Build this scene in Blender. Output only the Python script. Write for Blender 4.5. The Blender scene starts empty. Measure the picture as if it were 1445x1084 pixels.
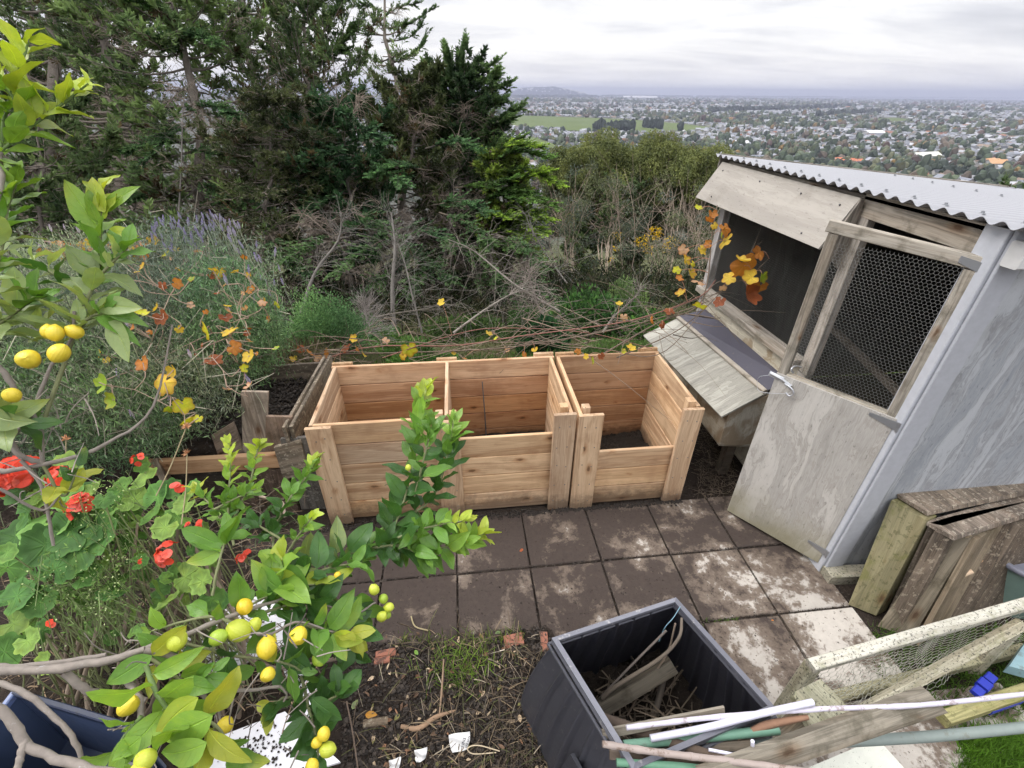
import bpy, math
import numpy as np
from mathutils import Matrix
RS = np.random.RandomState
PI = math.pi
scene = bpy.context.scene
COL = scene.collection
# ------------------------------------------------------------------ camera
H = 2.25; F = 659.0; CX = 722.5; CY = 542.0
_p, _r, _t = math.radians(32.1), math.radians(0.6), math.radians(6.7)
def _yaw(v):
    x, y, z = v
    return np.array([x*math.cos(_t)+y*math.sin(_t), -x*math.sin(_t)+y*math.cos(_t), z])
FWD = _yaw((0, math.cos(_p), -math.sin(_p)))
_u0 = _yaw((0, math.sin(_p), math.cos(_p))); _r0 = _yaw((1, 0, 0))
RT = _r0*math.cos(_r)+_u0*math.sin(_r)
UP = -_r0*math.sin(_r)+_u0*math.cos(_r)
CAM = np.array([0, 0, H])
def ray(x, y): return FWD + RT*((x-CX)/F) - UP*((y-CY)/F)
def D(x, y, d): return CAM + ray(x, y)*d                      # point at a depth
def G(x, y, z=0.): r = ray(x, y); return CAM + r*((z-H)/r[2])  # on a level
def PX(x, y, u): r = ray(x, y); return CAM + r*(u/r[0])
def PY(x, y, v): r = ray(x, y); return CAM + r*(v/r[1])
cd = bpy.data.cameras.new('camera'); cam = bpy.data.objects.new('camera', cd); COL.objects.link(cam)
cd.sensor_width = 36; cd.lens = 36*F/1445; cd.clip_start = 0.05; cd.clip_end = 120000
m = Matrix(((RT[0], UP[0], -FWD[0], 0), (RT[1], UP[1], -FWD[1], 0), (RT[2], UP[2], -FWD[2], H), (0, 0, 0, 1)))
cam.matrix_world = m; scene.camera = cam

# ------------------------------------------------------------------ objects and tags
def tag(o, label=None, cat=None, group=None, kind=None):
    if label: o['label'] = label
    if cat: o['category'] = cat
    if group: o['group'] = group
    if kind: o['kind'] = kind
    return o
def thing(name, loc, label, cat, group=None):
    o = bpy.data.objects.new(name, None); COL.objects.link(o); o.location = loc
    o.empty_display_size = 0.1
    return tag(o, label, cat, group)
def norm(a):
    a = np.asarray(a, float)
    return a/np.maximum(np.linalg.norm(a, axis=-1, keepdims=True), 1e-9)

class MB:
    """collects quads (and triangles) with a per-vertex tint and wood coordinate"""
    def __init__(s): s.v=[]; s.q=[]; s.t=[]; s.c=[]; s.w=[]; s.n=0
    def add(s, v, q=None, t=None, col=(1,1,1), uvw=None):
        v = np.asarray(v, float).reshape(-1, 3); n = len(v)
        s.v.append(v)
        if q is not None and len(q): s.q.append(np.asarray(q, int).reshape(-1, 4)+s.n)
        if t is not None and len(t): s.t.append(np.asarray(t, int).reshape(-1, 3)+s.n)
        c = np.asarray(col, float)
        s.c.append(np.broadcast_to(c, (n, 3)) if c.ndim == 1 else c)
        s.w.append(np.zeros((n, 3)) if uvw is None else np.asarray(uvw, float))
        s.n += n
    def mesh(s, name, mats, smooth=False):
        V = np.concatenate(s.v); C = np.concatenate(s.c); W = np.concatenate(s.w)
        Q = np.concatenate(s.q) if s.q else np.zeros((0, 4), int)
        T = np.concatenate(s.t) if s.t else np.zeros((0, 3), int)
        me = bpy.data.meshes.new(name)
        me.vertices.add(len(V)); me.vertices.foreach_set('co', V.astype(np.float32).ravel())
        L = np.concatenate([Q.ravel(), T.ravel()])
        me.loops.add(len(L)); me.loops.foreach_set('vertex_index', L.astype(np.int32))
        st = np.concatenate([np.arange(len(Q))*4, len(Q)*4+np.arange(len(T))*3])
        tot = np.concatenate([np.full(len(Q), 4), np.full(len(T), 3)])
        me.polygons.add(len(st)); me.polygons.foreach_set('loop_start', st.astype(np.int32))
        me.polygons.foreach_set('loop_total', tot.astype(np.int32))
        me.polygons.foreach_set('use_smooth', np.full(len(st), smooth))
        a = me.attributes.new('tint', 'FLOAT_COLOR', 'POINT')
        a.data.foreach_set('color', np.hstack([C, np.ones((len(C), 1))]).astype(np.float32).ravel())
        a = me.attributes.new('uvw', 'FLOAT_VECTOR', 'POINT')
        a.data.foreach_set('vector', W.astype(np.float32).ravel())
        me.materials.append(mats)
        me.update(calc_edges=True); me.validate()
        return me
    def build(s, name, mat_, parent=None, smooth=False, loc=None):
        me = s.mesh(name, mat_, smooth)
        return link(name, me, parent, loc)
def link(name, me, parent=None, loc=None):
    o = bpy.data.objects.new(name, me); COL.objects.link(o)
    if parent is not None:
        o.parent = parent
        if loc is None:        # geometry is in world coordinates
            o.matrix_parent_inverse = Matrix.Translation(parent.location).inverted()
        else: o.location = loc
    elif loc is not None: o.location = loc
    return o
def copy_tree(o, parent=None):
    c = o.copy(); COL.objects.link(c); c.parent = parent
    for ch in list(o.children): copy_tree(ch, c)
    return c

_seed = [1]
def board(mb, p0, p1, wd, w, t, tint=(1,1,1), ch=0.003, seed=None):
    """a sawn board along p0-p1, width w along wd, thickness t, chamfered edges"""
    p0 = np.asarray(p0, float); p1 = np.asarray(p1, float); A = p1-p0; L = np.linalg.norm(A); A = A/L
    wd = np.asarray(wd, float); wd = wd-A*(wd@A); wd = wd/np.linalg.norm(wd); td = np.cross(A, wd)
    a, b = w/2, t/2; ch = min(ch, a*.4, b*.4)
    if seed is None: _seed[0] += 1; seed = _seed[0]*7.31 % 97
    oc = [(-a+ch,-b),(a-ch,-b),(a,-b+ch),(a,b-ch),(a-ch,b),(-a+ch,b),(-a,b-ch),(-a,-b+ch)]
    per = 0.
    for i in range(8):
        x0, y0 = oc[i]; x1, y1 = oc[(i+1) % 8]; l = math.hypot(x1-x0, y1-y0)
        v = [p0+wd*x0+td*y0, p0+wd*x1+td*y1, p1+wd*x1+td*y1, p1+wd*x0+td*y0]
        mb.add(v, [[0,1,2,3]], col=tint, uvw=[(0,per,seed),(0,per+l,seed),(L,per+l,seed),(L,per,seed)])
        per += l
    for k, p in enumerate((p0, p1)):
        v = [p+wd*x+td*y for x, y in oc]; uv = [(x*12+5+seed, y, seed) for x, y in oc]
        q = [[0,1,2,3],[0,3,4,7],[4,5,6,7]]
        q = [[0,1,2,3],[0,3,4,7],[7,4,5,6]]
        if k == 0: q = [f[::-1] for f in q]
        mb.add(v, q, col=np.array(tint)*0.8, uvw=uv)
def prism(mb, quad, n, t, tint=(1,1,1), seed=0, long=None):
    """flat panel: quad of 4 corners extruded by t along n; grain runs from corner 0 to corner 1"""
    q = np.asarray(quad, float); n = norm(n)*t; f = q+n
    e0 = norm(q[1]-q[0]) if long is None else norm(long); e1 = norm(np.cross(norm(n), e0))
    uv = lambda P: [((p-q[0])@e0, (p-q[0])@e1, seed) for p in P]
    mb.add(q[::-1], [[0,1,2,3]], col=tint, uvw=uv(q[::-1])); mb.add(f, [[0,1,2,3]], col=tint, uvw=uv(f))
    for i in range(4):
        j = (i+1) % 4; P = [q[i], q[j], f[j], f[i]]
        mb.add(P, [[0,1,2,3]], col=tint, uvw=[((p-q[0])@e0, (p-q[0])@e1+(p-q[0])@norm(n), seed) for p in P])
def box(mb, c, s, tint=(1,1,1), rz=0., ch=.002, seed=None):
    c = np.asarray(c, float); h = np.array([math.cos(rz), math.sin(rz), 0.])
    board(mb, c-h*s[0]/2, c+h*s[0]/2, (-h[1], h[0], 0), s[1], s[2], tint, ch, seed)
def tubes(mb, P, R, k=5, tint=(1,1,1), cap=True):
    """P (N,K,3) polylines, R (N,K) radii"""
    P = np.asarray(P, float); R = np.asarray(R, float)
    if P.ndim == 2: P = P[None]
    N, K, _ = P.shape
    R = np.broadcast_to(R, (N, K))
    T = np.empty_like(P); T[:, 1:-1] = P[:, 2:]-P[:, :-2]; T[:, 0] = P[:, 1]-P[:, 0]; T[:, -1] = P[:, -1]-P[:, -2]
    T = norm(T)
    mean = norm(P[:, -1]-P[:, 0]); ref = np.where(np.abs(mean[:, 2:3]) > .8, np.array([[1., 0, 0]]), np.array([[0, 0, 1.]]))
    ref = np.repeat(ref[:, None], K, 1)
    A = norm(np.cross(T, ref)); B = np.cross(T, A)
    an = np.arange(k)*2*PI/k
    V = P[:, :, None]+R[:, :, None, None]*(A[:, :, None]*np.cos(an)[None, None, :, None]+B[:, :, None]*np.sin(an)[None, None, :, None])
    i = np.arange(N)[:, None, None]*K*k; j = np.arange(K-1)[None, :, None]*k; a = np.arange(k)[None, None, :]
    b = (a+1) % k; q = np.stack([i+j+a, i+j+k+a, i+j+k+b, i+j+b], -1).reshape(-1, 4)
    ln = np.concatenate([np.zeros((N, 1)), np.cumsum(np.linalg.norm(P[:, 1:]-P[:, :-1], axis=-1), 1)], 1)
    uv = np.stack(np.broadcast_arrays(ln[:, :, None], an[None, None]*R.mean(), np.arange(N)[:, None, None]*1.7), -1).reshape(-1, 3)
    c = np.asarray(tint, float)
    if c.ndim == 2: c = np.repeat(c, K*k, 0)
    mb.add(V.reshape(-1, 3), q, col=c, uvw=uv)
    if cap:
        for e in (0, K-1):
            idx = (np.arange(N)[:, None]*K*k+e*k+np.arange(k)[None])
            base = V.reshape(-1, 3)[idx.ravel()]
            cc = c if c.ndim == 1 else np.repeat(c[::K*k], k, 0)
            if k == 4: mb.add(base, np.arange(N*4).reshape(-1, 4), col=cc)
            else:
                tr = np.array([[0, x, x+1] for x in range(1, k-1)])
                mb.add(base, t=(np.arange(N)[:, None, None]*k+tr[None]).reshape(-1, 3), col=cc)
def bez(pts, n=12):
    """smooth polyline through pts (Catmull-Rom)"""
    p = np.asarray(pts, float); p = np.vstack([2*p[0]-p[1], p, 2*p[-1]-p[-2]]); out = []
    seg = len(p)-3; ts = np.linspace(0, seg, n)
    for t in ts:
        i = min(int(t), seg-1); f = t-i; a, b, c, d = p[i:i+4]
        out.append(.5*((2*b)+(c-a)*f+(2*a-5*b+4*c-d)*f*f+(-a+3*b-3*c+d)*f**3))
    return np.array(out)
def rnd_unit(r, n): return norm(r.normal(size=(n, 3)))

# ------------------------------------------------------------------ materials
class NT:
    def __init__(s, m):
        m.use_nodes = True; s.t = m.node_tree; s.t.nodes.clear(); s.N = s.t.nodes; s.L = s.t.links
    def node(s, typ, **k):
        n = s.N.new(typ)
        for a, b in k.items(): setattr(n, a, b)
        return n
    def put(s, sock, v):
        if v is None: return
        if hasattr(v, 'links') or isinstance(v, bpy.types.NodeSocket): s.L.new(v, sock)
        else:
            if sock.type == 'RGBA' and len(v) == 3: v = (*v, 1)
            sock.default_value = v
    def attr(s, name='tint'):
        n = s.node('ShaderNodeAttribute', attribute_name=name); return n.outputs['Color'] if name == 'tint' else n.outputs['Vector']
    def obj(s): return s.node('ShaderNodeTexCoord').outputs['Object']
    def pos(s): return s.node('ShaderNodeNewGeometry').outputs['Position']
    def mapv(s, v, scale=(1,1,1), loc=(0,0,0)):
        n = s.node('ShaderNodeMapping'); s.put(n.inputs['Vector'], v); n.inputs['Scale'].default_value = scale; n.inputs['Location'].default_value = loc
        return n.outputs[0]
    def noise(s, v, scale=5., detail=5., rough=.55, dist=0.):
        n = s.node('ShaderNodeTexNoise'); s.put(n.inputs['Vector'], v)
        for a, b in (('Scale', scale), ('Detail', detail), ('Roughness', rough), ('Distortion', dist)): n.inputs[a].default_value = b
        return n.outputs['Fac']
    def vor(s, v, scale=5., feat='F1', rand=1., dim='3D'):
        n = s.node('ShaderNodeTexVoronoi', feature=feat, voronoi_dimensions=dim); s.put(n.inputs['Vector'], v); n.inputs['Scale'].default_value = scale; n.inputs['Randomness'].default_value = rand
        return n.outputs['Distance']
    def wave(s, v, scale=5., dist=2., det=2., ds=1.):
        n = s.node('ShaderNodeTexWave'); s.put(n.inputs['Vector'], v); n.bands_direction = 'Y'
        for a, b in (('Scale', scale), ('Distortion', dist), ('Detail', det), ('Detail Scale', ds)): n.inputs[a].default_value = b
        return n.outputs['Fac']
    def math(s, op, a, b=None, c=None, clamp=False):
        n = s.node('ShaderNodeMath', operation=op, use_clamp=clamp); s.put(n.inputs[0], a); s.put(n.inputs[1], b)
        if c is not None: s.put(n.inputs[2], c)
        return n.outputs[0]
    def step(s, v, lo, hi):
        n = s.node('ShaderNodeMapRange'); n.interpolation_type = 'SMOOTHSTEP'
        s.put(n.inputs[0], v); n.inputs[1].default_value = lo; n.inputs[2].default_value = hi
        return n.outputs[0]
    def ramp(s, f, stops):
        n = s.node('ShaderNodeValToRGB'); s.put(n.inputs[0], f); e = n.color_ramp.elements
        while len(e) < len(stops): e.new(.5)
        for i, (p, c) in enumerate(stops): e[i].position = p; e[i].color = (*c, 1)
        return n.outputs[0]
    def mix(s, f, a, b, mode='MIX'):
        n = s.node('ShaderNodeMix', data_type='RGBA', blend_type=mode); s.put(n.inputs[0], f); s.put(n.inputs[6], a); s.put(n.inputs[7], b)
        return n.outputs[2]
    def sep(s, v):
        n = s.node('ShaderNodeSeparateXYZ'); s.put(n.inputs[0], v); return n.outputs
    def comb(s, x, y, z):
        n = s.node('ShaderNodeCombineXYZ'); s.put(n.inputs[0], x); s.put(n.inputs[1], y); s.put(n.inputs[2], z); return n.outputs[0]
    def bump(s, h, strength=.5, dist=.01):
        n = s.node('ShaderNodeBump'); s.put(n.inputs['Height'], h); n.inputs['Strength'].default_value = strength; n.inputs['Distance'].default_value = dist
        return n.outputs[0]
    def bsdf(s, col, rough=.7, normal=None, metal=0., spec=.5, transl=0., tcol=None, coat=0.):
        n = s.node('ShaderNodeBsdfPrincipled'); s.put(n.inputs['Base Color'], col); s.put(n.inputs['Roughness'], rough)
        s.put(n.inputs['Metallic'], metal); n.inputs['Specular IOR Level'].default_value = spec
        if coat: n.inputs['Coat Weight'].default_value = coat
        if normal is not None: s.put(n.inputs['Normal'], normal)
        o = n.outputs[0]
        if transl:
            t = s.node('ShaderNodeBsdfTranslucent'); s.put(t.inputs[0], tcol if tcol is not None else col)
            if normal is not None: s.put(t.inputs['Normal'], normal)
            mx = s.node('ShaderNodeMixShader'); mx.inputs[0].default_value = transl; s.L.new(o, mx.inputs[1]); s.L.new(t.outputs[0], mx.inputs[2]); o = mx.outputs[0]
        out = s.node('ShaderNodeOutputMaterial'); s.L.new(o, out.inputs['Surface']); return out
def mat(name, fn):
    m = bpy.data.materials.new(name); fn(NT(m)); return m

def wood_fn(light, dark, grain=.5, knots=True, rough=.7, stain=None, stainc=(.1,.1,.05), spots=None, spotc=(.03,.03,.03), stains=.5, spota=.8, splash=False):
    def f(n):
        uv = n.attr('uvw'); x, y, z = n.sep(uv)
        v = n.comb(n.math('MULTIPLY', x, .9), n.math('MULTIPLY', y, 9.), n.math('MULTIPLY', z, 3.7))
        warp = n.noise(v, 1.6, 3, .5)
        # plain-sawn figure: stretched bands
        band = n.noise(n.comb(n.math('MULTIPLY', x, .7), n.math('ADD', n.math('MULTIPLY', y, 26.), n.math('MULTIPLY', warp, 7.)), z), 1.0, 4, .6)
        fine = n.noise(n.comb(n.math('MULTIPLY', x, 6.), n.math('MULTIPLY', y, 260.), z), 1.0, 2, .6)
        g = n.math('ADD', n.math('MULTIPLY', band, .75), n.math('MULTIPLY', fine, .3))
        c = n.mix(n.step(g, .36, .66), dark, light)
        c = n.mix(n.math('MULTIPLY', n.step(n.noise(v, 1.2, 4, .6), .45, .7), .35), c, n.mix(1., c, (.8,.62,.45), 'MULTIPLY'))
        h = g
        if knots:
            kv = n.comb(n.math('ADD', n.math('MULTIPLY', x, 3.1), n.math('MULTIPLY', z, 5.3)), n.math('ADD', n.math('MULTIPLY', y, 7.), n.math('MULTIPLY', z, 3.1)), 0.)
            d = n.vor(kv, 1.0, dim='2D')
            dd = n.math('ADD', d, n.math('MULTIPLY', n.noise(uv, 60., 2), .06))
            km = n.step(n.noise(n.comb(n.math('MULTIPLY', x, 2.), n.math('MULTIPLY', y, 4.), n.math('MULTIPLY', z, 9.)), 1.), .47, .52); dd = n.math('ADD', dd, n.math('MULTIPLY', km, .12))
            ring = n.step(dd, .24, .09); core = n.step(dd, .12, .06)
            c = n.mix(n.math('MULTIPLY', ring, .6), c, n.mix(1., c, (.62,.42,.28), 'MULTIPLY'))
            c = n.mix(n.math('MULTIPLY', core, .75), c, (.09,.045,.022))
        if stain is not None:
            sv = n.noise(n.pos(), stain, 6, .65)
            c = n.mix(n.math('MULTIPLY', n.step(sv, .48, .68), stains), c, stainc)
        if spots is not None:
            s1 = n.step(n.noise(n.pos(), spots, 3, .7), .56, .62)
            c = n.mix(n.math('MULTIPLY', s1, spota), c, spotc)
        if splash:
            wz = n.math('ADD', n.sep(n.pos())[2], n.math('MULTIPLY', n.noise(n.pos(), 18., 5, .7), -.22)); c = n.mix(n.math('MULTIPLY', n.step(wz, .04, -.08), .7), c, (.09,.06,.042))
        c = n.mix(1., c, n.attr('tint'), 'MULTIPLY')
        n.bsdf(c, rough, n.bump(h, grain, .0025), spec=.3)
    return f
M = {}
M['pine'] = mat('fresh_pine', wood_fn((.69,.495,.315), (.42,.26,.15), .45, stain=3.4, stainc=(.30,.16,.085), stains=.38, splash=True))
M['weathered'] = mat('weathered_timber', wood_fn((.40,.37,.33), (.17,.155,.135), .9, stain=9., stainc=(.10,.09,.065), stains=.65))
M['lichen'] = mat('lichened_timber', wood_fn((.50,.485,.43), (.29,.275,.235), .8, False, stain=22., stainc=(.17,.175,.09), spots=95., spotc=(.045,.045,.04)))
M['oldwood'] = mat('damp_old_timber', wood_fn((.125,.108,.09), (.035,.03,.025), 1., False, stain=14., stainc=(.025,.02,.016), spots=45., spotc=(.24,.225,.19), spota=.5))
M['mossy'] = mat('mossy_timber', wood_fn((.33,.305,.20), (.17,.16,.10), .8, True, stain=11., stainc=(.17,.18,.06), stains=.7, spots=40., spotc=(.10,.10,.05), spota=.5))
def ply_fn(light, dark, low=None, lowz=(.0,.5), wet=None, swirl=2.6, vein=.42):
    def f(n):
        uv = n.attr('uvw'); x, y, z = n.sep(uv)
        w1 = n.noise(n.comb(n.math('MULTIPLY', x, 1.3), n.math('MULTIPLY', y, 5.), z), 1.2, 4, .55)
        b = n.noise(n.comb(n.math('MULTIPLY', x, .6), n.math('ADD', n.math('MULTIPLY', y, 7.), n.math('MULTIPLY', w1, swirl)), z), 1.5, 6, .68, .15)
        fine = n.noise(n.comb(n.math('MULTIPLY', x, 9.), n.math('MULTIPLY', y, 200.), z), 1., 3, .65)
        g = n.math('ADD', n.math('MULTIPLY', b, .8), n.math('MULTIPLY', fine, .22))
        c = n.mix(n.step(g, .36, .62), dark, light)
        veins = n.step(n.math('ABSOLUTE', n.math('SUBTRACT', b, .5)), .035, .0)
        c = n.mix(n.math('MULTIPLY', veins, vein), c, n.mix(1., c, (.55,.52,.5), 'MULTIPLY'))
        bl = n.noise(n.pos(), 3.2, 6, .62)
        c = n.mix(n.math('MULTIPLY', n.step(bl, .5, .7), .45), c, n.mix(1., c, (.62,.6,.56), 'MULTIPLY'))
        sp = n.step(n.noise(n.comb(n.math('MULTIPLY', x, 25.), n.math('MULTIPLY', y, 70.), z), 1., 3, .7), .6, .68)
        c = n.mix(n.math('MULTIPLY', sp, .5), c, n.mix(1., c, (.4,.4,.4), 'MULTIPLY'))
        if low is not None:
            pz = n.sep(n.pos())[2]; zz = n.math('ADD', pz, n.math('MULTIPLY', n.noise(n.pos(), 6., 4), .35))
            c = n.mix(n.math('MULTIPLY', n.step(zz, lowz[1]+.17, lowz[0]+.17), .75), c, low)
        if wet is not None:
            c = n.mix(n.math('MULTIPLY', n.step(n.noise(n.pos(), 4.5, 5, .6, .8), .50, .62), .75), c, wet)
        c = n.mix(1., c, n.attr('tint'), 'MULTIPLY')
        n.bsdf(c, .72, n.bump(g, .35, .003), spec=.3)
    return f
M['ply'] = mat('weathered_plywood', ply_fn((.50,.48,.45), (.32,.305,.285), (.24,.22,.13), (0., .35)))
M['awning'] = mat('pale_plywood', ply_fn((.43,.40,.36), (.33,.305,.275), swirl=.8, vein=.12))
M['stained'] = mat('stained_plywood', ply_fn((.62,.59,.52), (.42,.39,.33), wet=(.25,.18,.11)))
M['greyply'] = mat('painted_grey_plywood', ply_fn((.46,.48,.51), (.28,.30,.33), swirl=2.0, vein=.5))
M['lidply'] = mat('flaking_plywood', ply_fn((.42,.41,.36), (.19,.18,.16), swirl=1.8, vein=.25))
def plain(col, rough=.5, metal=0., nz=.15, scale=30., bump=.1, spec=.5, dirt=None):
    def f(n):
        a = n.noise(n.pos(), scale, 5, .6)
        c = n.mix(a, tuple(x*(1-nz) for x in col), tuple(min(1, x*(1+nz)) for x in col))
        if dirt is not None: c = n.mix(n.math('MULTIPLY', n.step(n.noise(n.pos(), dirt[0], 6, .7), dirt[1], dirt[1]+.08), dirt[3] if len(dirt) > 3 else .8), c, dirt[2])
        c = n.mix(1., c, n.attr('tint'), 'MULTIPLY')
        n.bsdf(c, n.math('ADD', n.math('MULTIPLY', a, .25), rough-.1), n.bump(a, bump, .002), metal=metal, spec=spec)
    return f
M['greypaint'] = mat('grey_paint', plain((.40,.415,.455), .55, dirt=(12., .62, (.2,.2,.2), .5)))
M['whitepaint'] = mat('white_paint', plain((.7,.7,.7), .5))
M['whiteboard'] = mat('soiled_white_board', plain((.72,.72,.76), .45, nz=.05, dirt=(16., .66, (.035,.028,.022), .9)))
M['speckboard'] = mat('speckled_white_board', plain((.62,.63,.56), .7, dirt=(130., .60, (.12,.12,.10), .8)))
M['steel'] = mat('galvanised_metal', plain((.62,.64,.68), .42, .75, .1, 8., .05))
M['roof'] = mat('corrugated_steel', plain((.31,.315,.34), .6, .15, .05, 2.5, .02))
M['wire'] = mat('wire', plain((.42,.42,.40), .5, .6))
M['darkstrip'] = mat('dark_felt_flashing', plain((.065,.062,.085), .6, dirt=(40., .62, (.16,.15,.13), .6)))
M['binplastic'] = mat('black_bin_plastic', plain((.050,.051,.062), .38, 0, .15, 60., .15, dirt=(26., .60, (.20,.19,.18), .35)))
M['bluecrate'] = mat('blue_plastic', plain((.045,.065,.125), .35, dirt=(18., .6, (.05,.05,.06), .7)))
M['bluebright'] = mat('bright_blue_plastic', plain((.015,.03,.36), .35))
M['cyan'] = mat('pale_blue_plastic', plain((.24,.38,.42), .5, dirt=(20., .55, (.15,.17,.15), .6)))
M['greybucket'] = mat('grey_plastic', plain((.13,.135,.17), .4))
M['greenbin'] = mat('grey_green_plastic', plain((.13,.19,.17), .4))
M['pvcwhite'] = mat('white_pvc', plain((.66,.66,.78), .35, dirt=(14., .6, (.35,.3,.3), .5)))
M['pvcgreen'] = mat('green_pipe', plain((.13,.26,.19), .5, dirt=(20., .6, (.12,.12,.1), .5)))
M['pvcgrey'] = mat('grey_green_pipe', plain((.20,.24,.225), .5, dirt=(20., .58, (.14,.13,.1), .5)))
M['cane'] = mat('pale_cane', plain((.47,.455,.48), .6, nz=.2, scale=25., dirt=(22., .55, (.20,.145,.11), .7)))
M['bark'] = mat('tree_bark', plain((.17,.145,.125), .9, nz=.5, scale=14., bump=.8, dirt=(9., .58, (.30,.28,.25), .5)))
M['twig'] = mat('dead_twig', plain((.30,.275,.25), .9, nz=.3, scale=10.))
M['lemonbark'] = mat('lemon_bark', plain((.23,.20,.175), .8, nz=.45, scale=60., bump=.6, dirt=(45., .62, (.42,.42,.42), .7)))
M['brick'] = mat('broken_brick', plain((.32,.13,.085), .85, nz=.3, scale=50., bump=.5, dirt=(25., .5, (.05,.035,.03), .8)))
M['rope'] = mat('rope', plain((.2,.17,.15), .9))
M['gravel'] = mat('crumb', plain((.030,.024,.020), .95, nz=.6, scale=90., bump=.8))
M['litter'] = mat('dry_litter', plain((1,1,1), .9, nz=.25, scale=40.))
def soil_fn(n):
    p = n.pos(); a = n.noise(p, 7., 8, .7); b = n.noise(p, 70., 4, .7)
    c = n.mix(a, (.018,.014,.012), (.05,.040,.032))
    c = n.mix(n.math('MULTIPLY', n.step(b, .55, .7), .6), c, (.085,.068,.052))
    c = n.mix(n.step(n.vor(p, 90.), .12, .05), c, (.22,.19,.15))
    n.bsdf(c, .95, n.bump(n.math('ADD', n.math('MULTIPLY', a, 1.), n.math('MULTIPLY', b, .6)), 1., .03), spec=.2)
M['soil'] = mat('dark_soil', soil_fn)
def ground_fn(n):
    p = n.pos(); x, y, z = n.sep(p)
    a = n.noise(p, 6., 8, .7); b = n.noise(p, 60., 4, .7)
    soil = n.mix(a, (.020,.015,.013), (.055,.043,.034))
    soil = n.mix(n.math('MULTIPLY', n.step(b, .55, .7), .6), soil, (.09,.07,.055))
    gr = n.mix(n.noise(p, 1.3, 6, .7), (.04,.05,.018), (.10,.10,.045))
    c = n.mix(n.step(n.math('ADD', y, n.math('MULTIPLY', a, 1.5)), 3.9, 4.8), soil, gr)
    # far plain: suburb mottling of gardens, roads and paddocks
    big = n.noise(p, .0035, 5, .6); mid = n.noise(p, .03, 6, .75)
    pl = n.mix(n.step(mid, .35, .65), (.035,.045,.032), (.12,.12,.11))
    pl = n.mix(n.math('MULTIPLY', n.step(big, .56, .64), .6), pl, (.11,.13,.05))
    c = n.mix(n.step(y, 150., 320.), c, pl)
    n.bsdf(c, .95, n.bump(n.math('ADD', a, n.math('MULTIPLY', b, .5)), .9, .03), spec=.15)
M['ground'] = mat('ground', ground_fn)
def paver_fn(n):
    p = n.pos(); x, y, z = n.sep(p); t = n.attr('tint')
    a = n.noise(p, 3.2, 8, .68, .3); b = n.noise(p, 34., 5, .7); d = n.noise(p, 11., 5, .65)
    base = n.mix(b, (.37,.34,.31), (.57,.53,.485))
    base = n.mix(1., base, t, 'MULTIPLY')
    # the film of soil is thickest by the timber bins and thins out towards the coop
    k = n.math('ADD', n.math('MULTIPLY', x, -.27), n.math('MULTIPLY', y, .32))
    k = n.math('ADD', n.math('ADD', n.math('MULTIPLY', a, 3.2), n.math('MULTIPLY', d, 1.1)), k)
    k = n.math('ADD', k, n.math('MULTIPLY', n.math('SUBTRACT', b, .5), .9)); f = n.step(k, 1.84, 2.14)
    f2 = n.step(k, 2.14, 2.52)
    soil = n.mix(b, (.060,.040,.028), (.165,.122,.09))
    c = n.mix(n.math('MULTIPLY', f, .88), base, soil)
    c = n.mix(n.math('MULTIPLY', f2, .85), c, n.mix(b, (.026,.019,.018), (.05,.038,.034)))
    c = n.mix(n.math('MULTIPLY', n.step(n.noise(p, 55., 3, .6), .63, .68), .8), c, (.035,.024,.02))
    n.bsdf(c, .85, n.bump(n.math('ADD', b, n.math('MULTIPLY', f, .8)), .5, .006), spec=.25)
M['paver'] = mat('concrete_paver', paver_fn)
def leaf_fn(vein=(1.5,1.5,1.1), rough=.38, tr=.3, veinw=.08, spec=.5):
    def f(n):
        uv = n.attr('uvw'); x, y, z = n.sep(uv); t = n.attr('tint')
        ay = n.math('ABSOLUTE', y)
        mid = n.step(ay, veinw, veinw*.3)
        side = n.math('ABSOLUTE', n.math('SINE', n.math('MULTIPLY', n.math('SUBTRACT', x, n.math('MULTIPLY', ay, .28)), 22.)))
        sv = n.math('MULTIPLY', n.step(side, .12, .0), .35)
        c = n.mix(n.noise(n.pos(), 55., 4, .6), n.mix(1., t, (.8,.85,.8), 'MULTIPLY'), n.mix(1., t, (1.2,1.15,1.2), 'MULTIPLY'))
        c = n.mix(n.math('MULTIPLY', n.math('MAXIMUM', mid, sv), .6), c, n.mix(1., t, vein, 'MULTIPLY'))
        bl = n.noise(n.pos(), 130., 3, .7); c = n.mix(n.math('MULTIPLY', n.step(bl, .62, .68), .45), c, n.mix(1., t, (1.5,1.15,.7), 'MULTIPLY')); c = n.mix(n.math('MULTIPLY', n.step(n.noise(n.pos(), 17., 3, .6), .5, .66), .35), c, n.mix(1., t, (1.6,1.3,.8), 'MULTIPLY'))
        tc = n.mix(1., c, (1.3,1.25,.5), 'MULTIPLY')
        n.bsdf(c, rough, n.bump(n.math('SUBTRACT', 1., n.math('MAXIMUM', mid, sv)), .6, .003), transl=tr, tcol=tc, spec=spec)
    return f
M['leaf'] = mat('glossy_leaf', leaf_fn())
M['vineleaf'] = mat('autumn_leaf', leaf_fn((1.15,1.1,.9), .6, .35, .05, .25))
M['geranium'] = mat('geranium_leaf', leaf_fn((1.2,1.2,1.0), .65, .2, .06, .2))
M['petal'] = mat('petal', leaf_fn((.9,.9,.9), .6, .25, .03, .2))
def needle_fn(tr):
    def f(n):
        t = n.attr('tint'); c = n.mix(n.step(n.noise(n.pos(), 1.1, 4, .65), .35, .65), n.mix(1., t, (.72,.76,.78), 'MULTIPLY'), n.mix(1., t, (1.35,1.3,1.1), 'MULTIPLY'))
        n.bsdf(c, .7, transl=tr, spec=.2)
    return f
M['needle'] = mat('foliage', needle_fn(.35))
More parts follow.
